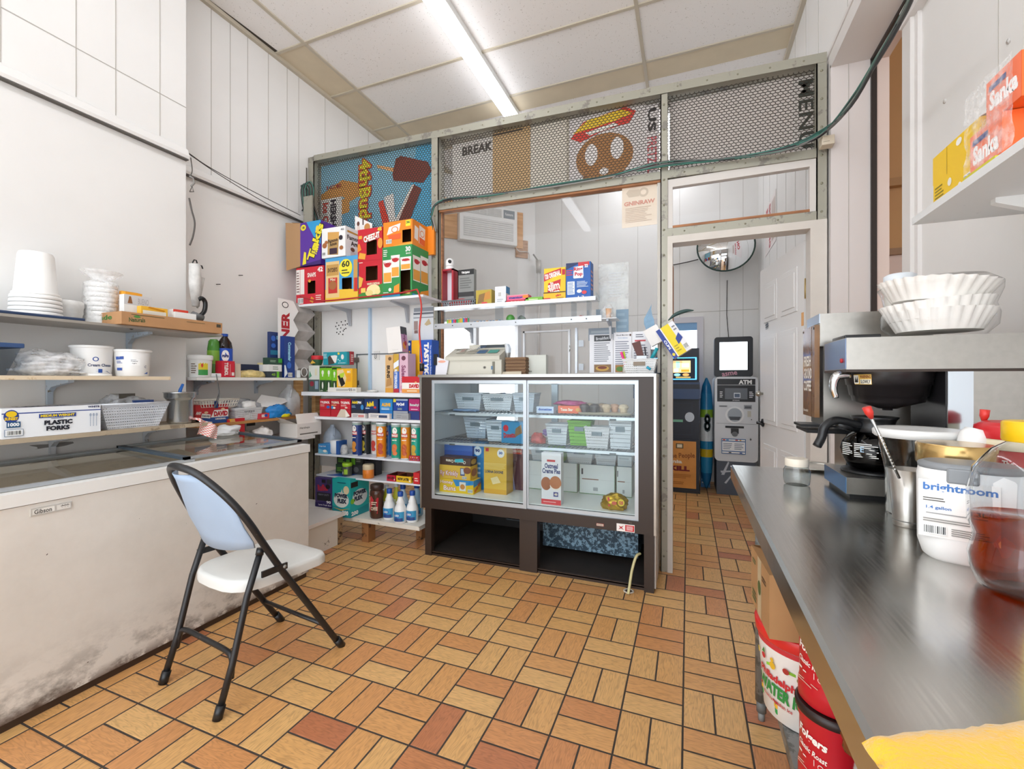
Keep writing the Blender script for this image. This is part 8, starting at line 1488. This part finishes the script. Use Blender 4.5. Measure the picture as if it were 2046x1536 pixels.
tp(916, 947, 538, '#8a8c8a', {'F': [('r', 0, .86, 1, 1, '#1c1c1e'), ('t', 'TROJAN', .2, .88, .72, .95, '#f0f0f0', 0, .06), ('l', .1, .5, .9, .8, 5, '#6a6c6a'), ('r', 0, .3, 1, .42, '#2c2c2e'), ('r', 0, 0, 1, .2, '#1c1c1e')]}, 'grey and black box behind the sweets basket', 'pharmacy_box', Y=2.94, d=.04)
tp(951, 982, 579, '#b8a03a', {'F': [('p', [(.1, .1), (.5, .2), (.6, .8), (.2, .7)], '#8a6a3a'), ('p', [(.5, .3), (.95, .4), (.9, .9), (.6, .8)], '#c88a3a'), ('p', [(.3, 0), (.8, 0), (.7, .2), (.4, .2)], '#d8544a')]}, 'brown and yellow gum packet bag right of the grey basket', 'gum_bag')
tp(989, 1011, 572, '#dfe1e4', {'F': [('b', .3, .4, .55, .7), ('l', .2, .1, .8, .3, 2, '#b4b8bc')], 'R': [('r', 0, .6, 1, 1, '#3a8ac0')]}, 'plain white carton left of the pink mint box', 'white_carton')
tp(1009, 1048, 592, '#c82034', {'F': [('t', 'Big Red', .3, .3, .7, .7, '#f0d8c8', 0, .04)]}, 'flat red gum box under the pink mint box', h=.018, Y=Yd)
tp(1013, 1055, 579, '#e8648a', {'F': [('t', 'mentos', .1, .25, .75, .7, '#1d3a8c', 0, .06), ('e', .88, .6, .14, .35, '#e88a2c'), ('r', 0, .85, 1, 1, '#f0a0b0')]}, 'pink and orange mint box on the flat red gum box', 'mint_box', h=.035, z0=z+.019)
tp(1050, 1084, 590, '#7ab83a', {'F': [('l', .2, .3, .8, .7, 1, '#dfeec0'), ('r', 0, 0, 1, .2, '#5a9a2a')]}, 'flat green gum box between the pink mint box and the meat sticks', h=.03)
tp(1086, 1130, 579, '#e8b81c', {'F': [('s', 'slim', .55, .45, .8, .7, '#c8202c', 10, .05), ('p', [(0, 0), (.4, 0), (.3, .3), (0, .3)], '#c8202c'), ('r', 0, .88, 1, 1, '#4a2a1c'), ('l', .6, .12, .95, .32, 2, '#8a5a1a')]}, 'yellow meat stick display tray, its lower front', 'meat_stick_tray', h=.055)
tp(1087, 1130, 535, '#eecb1e', {'F': [('p', [(0, .62), (.8, .82), (.8, .98), (0, .84)], '#c8202c'), ('s', '120 ORIGINAL', .04, .72, .78, .88, '#f6f2e8', 12, .05), ('p', [(.14, .1), (.7, .12), (.78, .66), (.2, .56)], '#c8202c'), ('s', 'slim', .18, .36, .72, .6, '#f8f4ea', 8, .03), ('s', 'jim', .28, .14, .74, .38, '#f8f4ea', 8, .03), ('r', .84, .78, .98, .94, '#c8202c'), ('p', [(.86, .1), (1, .05), (1, .3), (.9, .3)], '#c8202c')]}, 'tall yellow and red meat stick box standing behind its tray', 'meat_stick_box', Y=Yd+.075, d=.03)
tp(1131, 1180, 524, '#1c5cae', {'F': [('p', [(0, .82), (.5, .96), (.5, 1), (0, 1)], '#1e2c5c'), ('l', .0, .64, .32, .82, 3, '#c8323a'), ('p', [(.5, .86), (.95, .9), (.95, 1), (.5, 1)], '#c8323a'), ('p', [(.3, .58), (.72, .6), (.7, .9), (.32, .88)], '#dfe6ee'), ('s', 'Ring', .32, .74, .68, .87, '#c8202c', 0, .04), ('s', 'Pop', .36, .6, .68, .73, '#c8202c', 0, .04), ('r', .32, .56, .7, .6, '#f0f0f0'), ('t', '22', .76, .84, .9, .93, '#f0f4f8', 0, .05), ('r', .06, .12, .36, .48, '#e6eef6'), ('l', .08, .14, .34, .46, 8, '#5a7ab0'), ('l', .45, .3, .92, .48, 5, '#c8dcf0'), ('e', .55, .2, .1, .05, '#e8f0f4'), ('e', .75, .16, .1, .05, '#d8424a'), ('t', '1 2', .5, .02, .75, .07, '#f0f0e0')], 'R': [('l', .1, .2, .9, .8, 5, '#c88a8a')]}, 'big blue candy ring box with a flag-patterned top at the right end of the rack', 'sweets_carton', d=.09)
z = ZR1+.001
for k in range(14):
    c = ['#8ac83a', '#d83a3a', '#2f8ac8', '#e8a83a', '#2aa06a', '#c83a8a', '#e8d83a'][k*3 % 7]; x = xY(893, Yd)+k*(xY(938, Yd)-xY(893, Yd))/14; t = thing('lighter', 'small upright disposable lighter in the row on the lower deck', 'lighter', (x, Yd+.01, z), 0, 'lighters on the lower deck')
    hl = .045+.006*(k > 7); b = MB(); b.tube([(x, Yd+.01, z), (x, Yd+.01, z+hl)], .0055, M(c, .3), 8); pw(b, 'body', t); b = MB(); b.tube([(x, Yd+.01, z+hl), (x, Yd+.01, z+hl+.01)], .005, CHROME, 8); pw(b, 'metal_top', t)
for k in range(9):
    x = xY(947, Yd)+k*(xY(1004, Yd)-xY(947, Yd))/9; b = MB(); b.lathe([(.008, 0), (.009, .003), (.009, .02), (.007, .026)], M(['#6a8aa8', '#c88a3a', '#5a7a9a'][k % 3], .3, .3), (x, Yd+.01, z), 14); one(b, 'sweets_tin', 'tiny sweets tin in the row right of the lighters', 'tin', 'tiny tins on the lower deck')
b = MB(); p = cp(1020, 632, Yd+.03); b.sphere((p[0], p[1], z+.032), .031, M('#5aa84a', .4, nz=.5, sc=30), 16); one(b, 'lollipop_ball', 'green and blue ball-shaped sweet on the lower deck', 'sweet')
b = MB(); p = cp(1042, 632, Yd+.05); blob(b, (p[0], p[1], z), .03, .02, .035, film('#8a9a90', .7, .2, 20), 61, .2, 3); one(b, 'wrapped_packet', 'grey-green wrapped packet right of the ball-shaped sweet', 'packet')
b = MB(); p = cp(1162, 628, Yd+.03); blob(b, (p[0], p[1], z), .02, .015, .02, M('#d88a84', .5, nz=.5, sc=50), 62, .3, 3); one(b, 'wrapped_sweets', 'small red and white wrapped sweets at the right of the lower deck', 'sweets')
xc_, yc2 = xY(1216, 2.9), 2.9; t = thing('bagged_paper_cup', 'tan paper cup inside a clear bag at the right tip of the lower deck', 'cup', (xc_, yc2, z)); b = MB(); b.lathe([(.014, 0), (.02, .06), (.021, .062)], M('#d8a87a', .7), (xc_-.0, yc2, z+.002), 18); pw(b, 'cup_body', t); b = MB(); blob(b, (xc_-.012, yc2, z), .04, .03, .06, film('#f4f6f8', .22, .12, 20), 63, .35, 4); pw(b, 'plastic_bag', t)
# sheets, menus and stickers on and around the clear screen
YS = YP+.025
def sheet(px0, py0, px1, py1, c, L, label, name='menu_sheet', cat='menu', Y=YS, al=None):
    x0, x1 = xY(px0, Y), xY(px1, Y); za, zb2 = zY((px0+px1)/2, py1, Y), zY((px0+px1)/2, py0, Y); b = MB(); b.box(x0, Y-.002, za, x1, Y, zb2, al or M(c, .5)); b.marks(((x0, Y-.002, za), (1, 0, 0), (0, 0, 1), x1-x0, zb2-za), L, step=.0004); return one(b, name, label, cat)
sheet(1178, 668, 1225, 745, '#e6e6ea', [('r', .2, .82, .9, .98, '#3c3e42'), ('s', 'Breakfast', .28, .86, .82, .94, '#c9cbd0', 4), ('l', .2, .28, .92, .8, 10, '#8a8c94'), ('r', .2, .02, .92, .22, '#8a6a4a'), ('e', .55, .12, .28, .07, '#c8a04a'), ('e', .55, .14, .2, .04, '#7a3a2a')], 'left menu sheet with a sandwich photo behind the screen')
sheet(1226, 664, 1262, 745, '#eaeaee', [('t', 'Good Morning', .15, .91, .85, .95, '#2e2e34', 0, .03), ('e', .93, .93, .05, .03, '#5a3a2a'), ('t', 'Food is delicious', .25, .85, .78, .88, '#9ab0d0'), ('l', .1, .2, .92, .8, 11, '#9092a0'), ('r', .1, .02, .6, .2, '#a8783a'), ('e', .35, .1, .2, .06, '#5a8a3a')], 'middle menu sheet headed Good Morning behind the screen')
sheet(1263, 662, 1300, 745, '#e8e8ec', [('l', .2, .85, .7, .95, 2, '#6a6c78'), ('l', .15, .74, .95, .82, 1, '#c8424a'), ('l', .1, .2, .9, .7, 8, '#9092a0')], 'right menu sheet behind the basket of pens')
sheet(1196, 526, 1256, 640, '#d9dcdc', [('l', .35, .4, .9, .85, 9, '#c6cacb')], 'cloudy handwritten plastic sheet taped on the clear screen', 'plastic_sheet', 'sheet', YP+.028, film('#dfe3e2', .4, .3, 10))
sheet(1231, 618, 1256, 663, '#7d97ab', [('l', .1, .1, .9, .9, 3, '#8fa8ba')], 'blue-grey sticker on the clear screen above the menus', 'blue_sticker', 'sticker', YP+.0265)
sheet(1191, 618, 1204, 634, '#8a98a4', [], 'small grey photo sticker left of the blue-grey one', 'photo_sticker', 'sticker'); sheet(1176, 655, 1230, 680, '#8b97a4', [('l', .1, .1, .9, .9, 2, '#a3aeb8')], 'dull grey-blue strip sticker above the left menu sheet', 'strip_sticker', 'sticker', YP+.0275)
x0 = xY(1298, YS); zz = zY(1298, 660, YS); b = MB(); hz = zY(1298, 608, YS)-zz; P_ = [(-.02, 0), (-.035, .25), (-.035, .45), (-.012, .72), (.002, .86), (.012, 1.0), (.01, .8), (.018, .55), (.028, .4), (.03, .2), (.02, 0)]; b.extr([(x0+u, YS-.003, zz+v*hz) for u, v in P_], (0, .002, 0), film('#7fa9c8', .75, .3, 12)); one(b, 'bottle_decal', 'blue bottle-shaped decal on the clear screen above the pens', 'decal')
t = thing('serving_hatch', 'white framed serving hatch with steel hinges in the clear screen', 'hatch', (xY(1140, YP+.02), YP+.02, 1.27)); b = MB(); fa = M('#e2e4e8', .4)
xa, xb, xc = xY(1046, YP+.02), xY(1136, YP+.02), xY(1150, YP+.02); zt_h = zY(1100, 660, YP+.02); b.box(xb, YP+.008, 1.27, xb+.012, YP+.026, zt_h, fa); b.box(xa, YP+.008, zt_h-.012, xb, YP+.026, zt_h, fa); b.box(xa, YP+.008, 1.27, xa+.012, YP+.026, zt_h, fa); b.box(xc, YP+.006, 1.27, xc+.014, YP+.026, zt_h+.01, M('#c9ced6', .35, .3)); pw(b, 'frame', t)
for py in (686, 733): b = MB(); q = zY(1160, py, YP); xh = xY(1160, YP); b.box(xh-.014, YP+.0, q-.022, xh+.02, YP+.008, q+.022, M('#8f9296', .35, .6)); pw(b, 'hinge', t)
b = MB(); q = cp(1138, 696, YP); b.tube([(q[0], YP+.0, q[2]-.02), (q[0]+.005, YP-.01, q[2]), (q[0], YP+.0, q[2]+.02)], .004, CHROME, 6); pw(b, 'latch', t)

# ================================================================ inside the display case
def bin_(px0, px1, pyt, Y, z, c, label, d=.14, tap=.8, name='storage_basket', handle=True, nu=12):
    x0, x1 = xY(px0, Y), xY(px1, Y); h = zY((px0+px1)/2, pyt, Y)-z; t = thing(name, label, 'basket', ((x0+x1)/2, Y+d/2, z), 0, 'baskets inside the display case')
    b = basket(x1-x0, d, h, M(c, .35), tap, nu, 6, .014, .06, False); b.build('basket_body', t)
    if handle: b = MB(); W = (x1-x0)*.2; b.box(-W, -d*.5-.002, h*.6, W, -d*.46, h*.78, '#6f7c84'); b.build('painted_slot', t)  # no opening cut; its darkness is put into this block's colour
    return ((x0+x1)/2, Y+d/2, z, x1-x0, h)
def lumps(px0, px1, py, Y, zb, c, label, name, cat, seed, hh=.03, d=.05, nz=.4, filmy=False, amp=.35):
    x0, x1 = xY(px0, Y), xY(px1, Y); b = MB(); blob(b, ((x0+x1)/2, Y, zb), (x1-x0)/2, d, hh, film(c, .8, .15, 20) if filmy else M(c, .35, nz=nz, sc=30, bump=.4), seed, amp, 4); one(b, name, label, cat)
z = ZS1+.004
bin_(908, 962, 786, 2.98, z, '#d8e0e8', 'pale basket at the left of the top wire shelf in the case'); bin_(962, 1024, 788, 3.0, z, '#e2e6ea', 'pale basket left of the sliding door bar on the top wire shelf'); bin_(1024, 1068, 786, 2.95, z, '#cfd8e2', 'pale basket behind the sliding door bar on the top wire shelf')
lumps(985, 1022, 780, 3.07, z+.08, '#4a6a8a', 'navy wrapped snacks heaped over the pale basket by the door bar', 'wrapped_snacks', 'snacks', 71); lumps(905, 960, 803, 2.86, z, '#6a86a8', 'flat pile of blue packets at the left front of the top wire shelf', 'packets', 'packets', 72, .012, .04)
lumps(1032, 1064, 782, 3.02, z+.09, '#dfd0b8', 'buns bagged in the basket behind the door bar', 'bagged_buns', 'buns', 73, .025, .04, filmy=True)
pk(1115, 1165, 794, 2.93, z, .1, '#ef6a3a', {'F': [('t', 'Texas Star', .1, .3, .6, .7, '#f7e0c8', 0, .05), ('e', .8, .5, .1, .25, '#e8a23c')]}, name='pastry_box', label='orange box with white lettering on the top wire shelf', h=.05)
lumps(1108, 1172, 780, 2.98, z+.051, '#b8407c', 'magenta wrapped sweets piled on the orange box', 'wrapped_sweets', 'sweets', 74, .022, .05)
pk(1072, 1106, 796, 2.88, z, .06, '#c4d0e4', {'F': [('t', 'donettes', .1, .4, .9, .8, '#2a5ab0', 0, .05)]}, name='doughnut_bag', label='pale blue doughnut bag right of the door bar', h=.045)
x0, x1 = xY(1152, 2.84), xY(1262, 2.84); b = MB(); loft(b, [[((x0+x1)/2+p, 2.94+q, z) for p, q in rrect(x1-x0-.03, .17, .02)], [((x0+x1)/2+p, 2.94+q, z+.012) for p, q in rrect(x1-x0, .19, .025)], [((x0+x1)/2+p, 2.94+q, z+.014) for p, q in rrect(x1-x0-.02, .175, .02)]], M('#d9cdb4', .35, .3), False); one(b, 'metal_tray', 'shallow cream tray of muffins at the right of the top wire shelf', 'tray')
for i, (px, Y, c) in enumerate(((1168, 2.9, '#4a3630'), (1188, 2.91, '#4a3a34'), (1212, 2.93, '#cfb394'), (1178, 2.985, '#d8bf9c'), (1202, 2.99, '#c9a886'), (1228, 2.97, '#d8a88a'), (1246, 2.93, '#dcc3a4'))):
    x = xY(px, Y); t = thing('muffin', ['dark chocolate muffin at the far left of the muffin tray', 'second dark chocolate muffin on the tray', 'light muffin right of the two dark ones', 'pale muffin at the back left of the tray', 'tan muffin in the middle back of the tray', 'pinkish muffin near the right back of the tray', 'cream muffin at the right end of the tray'][i], 'muffin', (x, Y, z+.015)); b = MB(); b.lathe([(.02, 0), (.026, .022), (.033, .03), (.033, .037), (.022, .05), (.0001, .054)], M(c, .8, nz=.2, sc=60, bump=.4), (x, Y, z+.015), 20); pw(b, 'cake', t)
    if i in (0, 1, 3, 4): b = MB(); b.lathe([(.034, 0), (.036, .03), (.03, .055), (.0001, .06)], glass('#ffffff', .9, .93), (x, Y, z+.0145), 20); pw(b, 'clear_dome', t)
z = ZS2+.004
bin_(926, 972, 835, 3.0, z, '#d5dee8', 'tall white basket at the left of the middle wire shelf', .2, .78); bin_(970, 1008, 842, 2.9, z, '#dfe6ee', 'low white basket left of the blue doughnut box', .1); lumps(985, 1020, 832, 3.04, z+.07, '#33506a', 'dark wrapped snacks behind the low white basket', 'wrapped_snacks', 'snacks', 75, .03, .04)
pk(1002, 1046, 843, 2.86, z, .1, '#3a8ab8', {'F': [('e', .2, .7, .12, .16, '#c8202c'), ('s', 'Donettes', .1, .25, .7, .5, '#b8303a', 4, .06), ('p', [(.6, .3), (.95, .5), (.9, .9), (.65, .7)], '#8a6a44')], 'R': [('r', 0, 0, 1, 1, '#6ab8d0')]}, name='doughnut_box', label='blue and red doughnut box left of the door bar on the middle wire shelf')
lumps(1060, 1090, 842, 2.93, z, '#c8483a', 'orange-red bag between the door bar and the white basket', 'crisps_bag', 'bag', 76, .045, .04)
q = bin_(1090, 1134, 848, 2.9, z, '#e4e6ea', 'white basket of purple packets on the middle wire shelf'); lumps(1088, 1132, 836, 2.98, z+.05, '#8a6aa8', 'purple packets in the white basket', 'packets', 'packets', 77, .035, .05)
bin_(1134, 1180, 842, 2.91, z, '#7ec42e', 'bright green basket on the middle wire shelf'); lumps(1138, 1176, 834, 2.99, z+.06, '#4a5058', 'dark packets in the bright green basket', 'packets', 'packets', 78, .03, .04)
bin_(1167, 1218, 854, 2.84, z, '#e8e6e8', 'white basket of wrapped buns right of the green one', .13); lumps(1172, 1216, 843, 2.91, z+.045, '#c9b8b4', 'clear-wrapped items in the basket right of the green one', 'wrapped_packet', 'packets', 79, .028, .04, filmy=True)
bin_(1216, 1262, 840, 2.86, z, '#e9ecf0', 'tall white basket at the right end of the middle wire shelf', .14, .85)
# lower zone: cartons and low row of baskets
z = .4365
g_ = 'white paper goods cartons in the case'
ZW2 = zY(1170, 928, 3.05)
for k, (a, c) in enumerate(((1024, 1084), (1085, 1154), (1157, 1229), (1231, 1263))):
    Yk = 3.06; x0, x1 = xY(a, Yk)+.002, xY(c, Yk)-.002; b = carton(x1-x0, .26, ZW2-z, M('#e6e4e0', .5), {'F': [('r', 0, 0, 1, .02, '#5a8a4a'), ('r', 0, 0, .012, 1, '#5a8a4a'), ('r', .988, 0, 1, 1, '#5a8a4a'), ('r', .0, .5, 1, .505, '#b9b8b4'), ('r', .06, .66, .11, .86, '#4a4a4c'), ('r', .08, .49, .55, .52, '#8a5a44'), ('r', .4, .12, .53, .24, '#a9a8a8')], 'T': [('r', 0, 0, 1, 1, '#7f98a6')]}); b.build('paper_goods_carton', None, ((x0+x1)/2, Yk+.13, z), 0, ['leftmost white carton edged in green at the back of the case floor', 'white carton edged in green behind the oatmeal pie box', 'white carton edged in green right of the oatmeal pie box', 'rightmost white carton edged in green behind the gold sweets bag'][k], 'carton', g_)
z2 = ZW2+.001
bin_(1060, 1094, 894, 3.07, z2, '#dfe3e6', 'small white basket on the white cartons, left of the green one', .12); bin_(1094, 1128, 894, 3.08, z2, '#86c83a', 'small green basket standing on the white cartons', .12); bin_(1130, 1186, 895, 3.06, z2, '#e4e5e8', 'white basket standing on the white cartons right of the green one', .12); bin_(1187, 1233, 897, 3.07, z2, '#e2e4e8', 'white basket standing on the white cartons, rightmost woven one', .12)
pk(1234, 1262, 902, 3.08, z2, .12, '#d6dadc', {'F': [('l', .1, .4, .9, .6, 1, '#a9b0b4')]}, name='white_bin', label='plain white box at the right end on top of the white cartons')
g2_ = 'packets lying on the middle rack'
for k in range(7): b = MB(); x = xY(1085+k*16, 2.87); b.box(-.02, -.03, 0, .02, .03, .008, M(['#8ac83a', '#9ad04a', '#e0e8ea', '#7ab0d0', '#c8dcea', '#8ac83a', '#6aa8d8'][k], .35)); b.build('snack_packet', None, (x, 2.9, ZS2-.034), .3*k, 'small flat packet tucked under the right half of the middle wire shelf', 'packet', g2_)
b = MB(); b.box(xY(1080, 2.86), 2.86, ZS2-.04, xY(1262, 2.86), 2.95, ZS2-.0345, glass('#d8e4ea', .6, .9)); one(b, 'clear_tray', 'clear tray of flat packets hung under the middle wire shelf', 'tray')
def cs(a, c, pyt, Y, d, col, D, label, name='cookie_box', z0=z, h=None): return pk(a, c, pyt, Y, z0, d, col, D, name=name, label=label, h=h)
hh = zY(920, 955, 2.76)-z
cs(878, 946, 958, 2.745, .12, '#f0c41c', {'F': [('s', 'Honey', .02, .55, .42, .92, '#e04a1c', 0, .06), ('s', 'Honey', .03, .57, .41, .9, '#f8f2e6', 0, .02), ('s', 'Buns', .12, .12, .5, .52, '#e04a1c', 0, .06), ('s', 'Buns', .13, .14, .49, .5, '#f8f2e6', 0, .02), ('p', [(.5, .5), (1, .7), (1, 1), (.4, 1)], '#2a8ac8'), ('r', .6, .2, .78, .85, '#e8e2d8'), ('e', .69, .5, .07, .2, '#d88a3a'), ('b', .84, .1, .98, .35)], 'R': [('p', [(0, .5), (1, .6), (1, 1), (0, 1)], '#2a8ac8'), ('s', 'Honey Buns', .1, .2, .95, .6, '#e04a1c', 30, .04)]}, 'yellow and blue honey buns box at the bottom left of the case')
zq = zY(910, 958, 2.745)+.002
cs(878, 940, 930, 2.75, .11, '#e8b83a', {'F': [('s', 'Ry Krinkly', .02, .12, .62, .62, '#c8364a', 0, .08), ('s', 'Ry Krinkly', .03, .14, .61, .6, '#f6e8e0', 0, .02), ('r', .68, .3, .82, .85, '#3a4a8a'), ('r', .7, .4, .8, .8, '#c8d0e0'), ('b', .74, .05, .88, .25), ('e', .9, .7, .12, .25, '#8a4a2c')], 'R': [('e', .5, .5, .4, .3, '#a8683a'), ('r', 0, 0, 1, .2, '#e8b83a')]}, 'yellow box with curly pink lettering above the honey buns', z0=zq)
zq2 = zY(905, 930, 2.755)+.002
cs(879, 940, 914, 2.755, .1, '#4a2c22', {'F': [('s', 'Chocolate Creme', .2, .3, .85, .7, '#e8dcc8', 178, .04), ('p', [(.5, .4), (.8, .5), (.75, .9), (.5, .8)], '#3ab8c8')], 'R': [('e', .5, .5, .4, .35, '#c8a04a')]}, 'brown chocolate cookie box on top of the curly lettered box', z0=zq2)
zq3 = zY(905, 914, 2.765)+.002
cs(888, 944, 886, 2.87, .1, '#2458b4', {'F': [('r', .3, .15, .6, .5, '#1c3c80'), ('t', 'Uncrusted', .3, .25, .6, .4, '#7ac0e0', 0, .03), ('r', 0, .85, 1, 1, '#3a70c8')]}, 'royal blue box standing behind the cookie boxes at the left', 'blue_box', h=.0+zY(905, 886, 2.87)-z)
cs(945, 968, 884, 2.9, .08, '#2a86c8', {'F': [('e', .4, .82, .34, .1, '#e8f0f6'), ('t', '90', .2, .79, .6, .86, '#1c3c80', 0, .06), ('l', .2, .3, .7, .6, 3, '#bcd8ec')]}, 'bright blue box with a white 90 roundel', 'blue_box')
cs(967, 1012, 893, 2.82, .12, '#e0b23c', {'F': [('r', .0, .0, 1, .1, '#d8a028'), ('e', .75, .87, .16, .09, '#e9e6e0'), ('t', '30', .67, .85, .83, .91, '#2a5aa0', 0, .05), ('t', 'LORNA DOONE', .06, .44, .86, .5, '#3a4a5a', 0, .04), ('l', .0, .52, 1, .66, 5, '#f0d27a'), ('p', [(.4, .2), (.75, .25), (.6, .38), (.3, .33)], '#f0d8a0'), ('r', .08, .9, .22, .97, '#c8202c')], 'R': [('r', 0, 0, 1, 1, '#d2a43a')]}, 'golden shortbread carton marked 30 in the case')
cs(1014, 1046, 889, 2.98, .08, '#5a3038', {'F': [('r', .1, .8, .9, .94, '#c84a34'), ('t', 'Chocolate', .15, .84, .85, .92, '#f0d8c0'), ('p', [(0, 0), (.5, 0), (.3, .5), (0, .4)], '#a9a4c8')]}, 'dark carton with an orange label behind the shortbread carton', 'dark_carton')
cs(1082, 1121, 905, 2.71, .06, '#e9e6e8', {'F': [('r', .28, .83, .7, .87, '#c8303a'), ('s', 'Oatmeal', .16, .7, .84, .8, '#3a4a7c', 0, .04), ('s', 'Creme Pies', .04, .6, .96, .7, '#3a4a7c', 0, .04), ('e', .24, .4, .26, .13, '#a5603a'), ('e', .72, .42, .3, .14, '#b06a40'), ('e', .72, .36, .28, .08, '#f0e4d8'), ('e', .72, .43, .29, .12, '#b87044'), ('r', .62, .16, .86, .25, '#4a4a8a'), ('t', '40', .66, .18, .82, .23, '#f0e0c8', 0, .05), ('r', 0, 0, 1, .1, '#d8303a'), ('l', .1, .03, .9, .07, 1, '#f0a8a4')]}, 'tall white oatmeal creme pie box with cookie pictures')
x, Y = xY(1228, 2.76), 2.76; t = thing('sweets_bag', 'shiny gold and red bag of sweets marked 125 at the bottom right of the case', 'bag', (x, Y, z)); b = MB(); blob(b, (x, Y, z), .085, .05, .06, M('#c8a02c', .2, .7, nz=.35, sc=26, bump=.6), 81, .25, 4)
fr = ((x-.03, Y-.052, z+.02), (1, 0, 0), (0, .2, 1), .1, .06); pw(b, 'bag_body', t); b = MB(); b.marks(fr, [('p', [(.0, .1), (.12, .1), (.05, .95), (-.07, .95)], '#c8242c'), ('e', .75, .55, .2, .34, '#e8c81e'), ('t', '125', .62, .38, .88, .7, '#c8202c', 0, .06), ('e', .35, .45, .15, .18, '#c84a2c')], step=.001); pw(b, 'print', t)
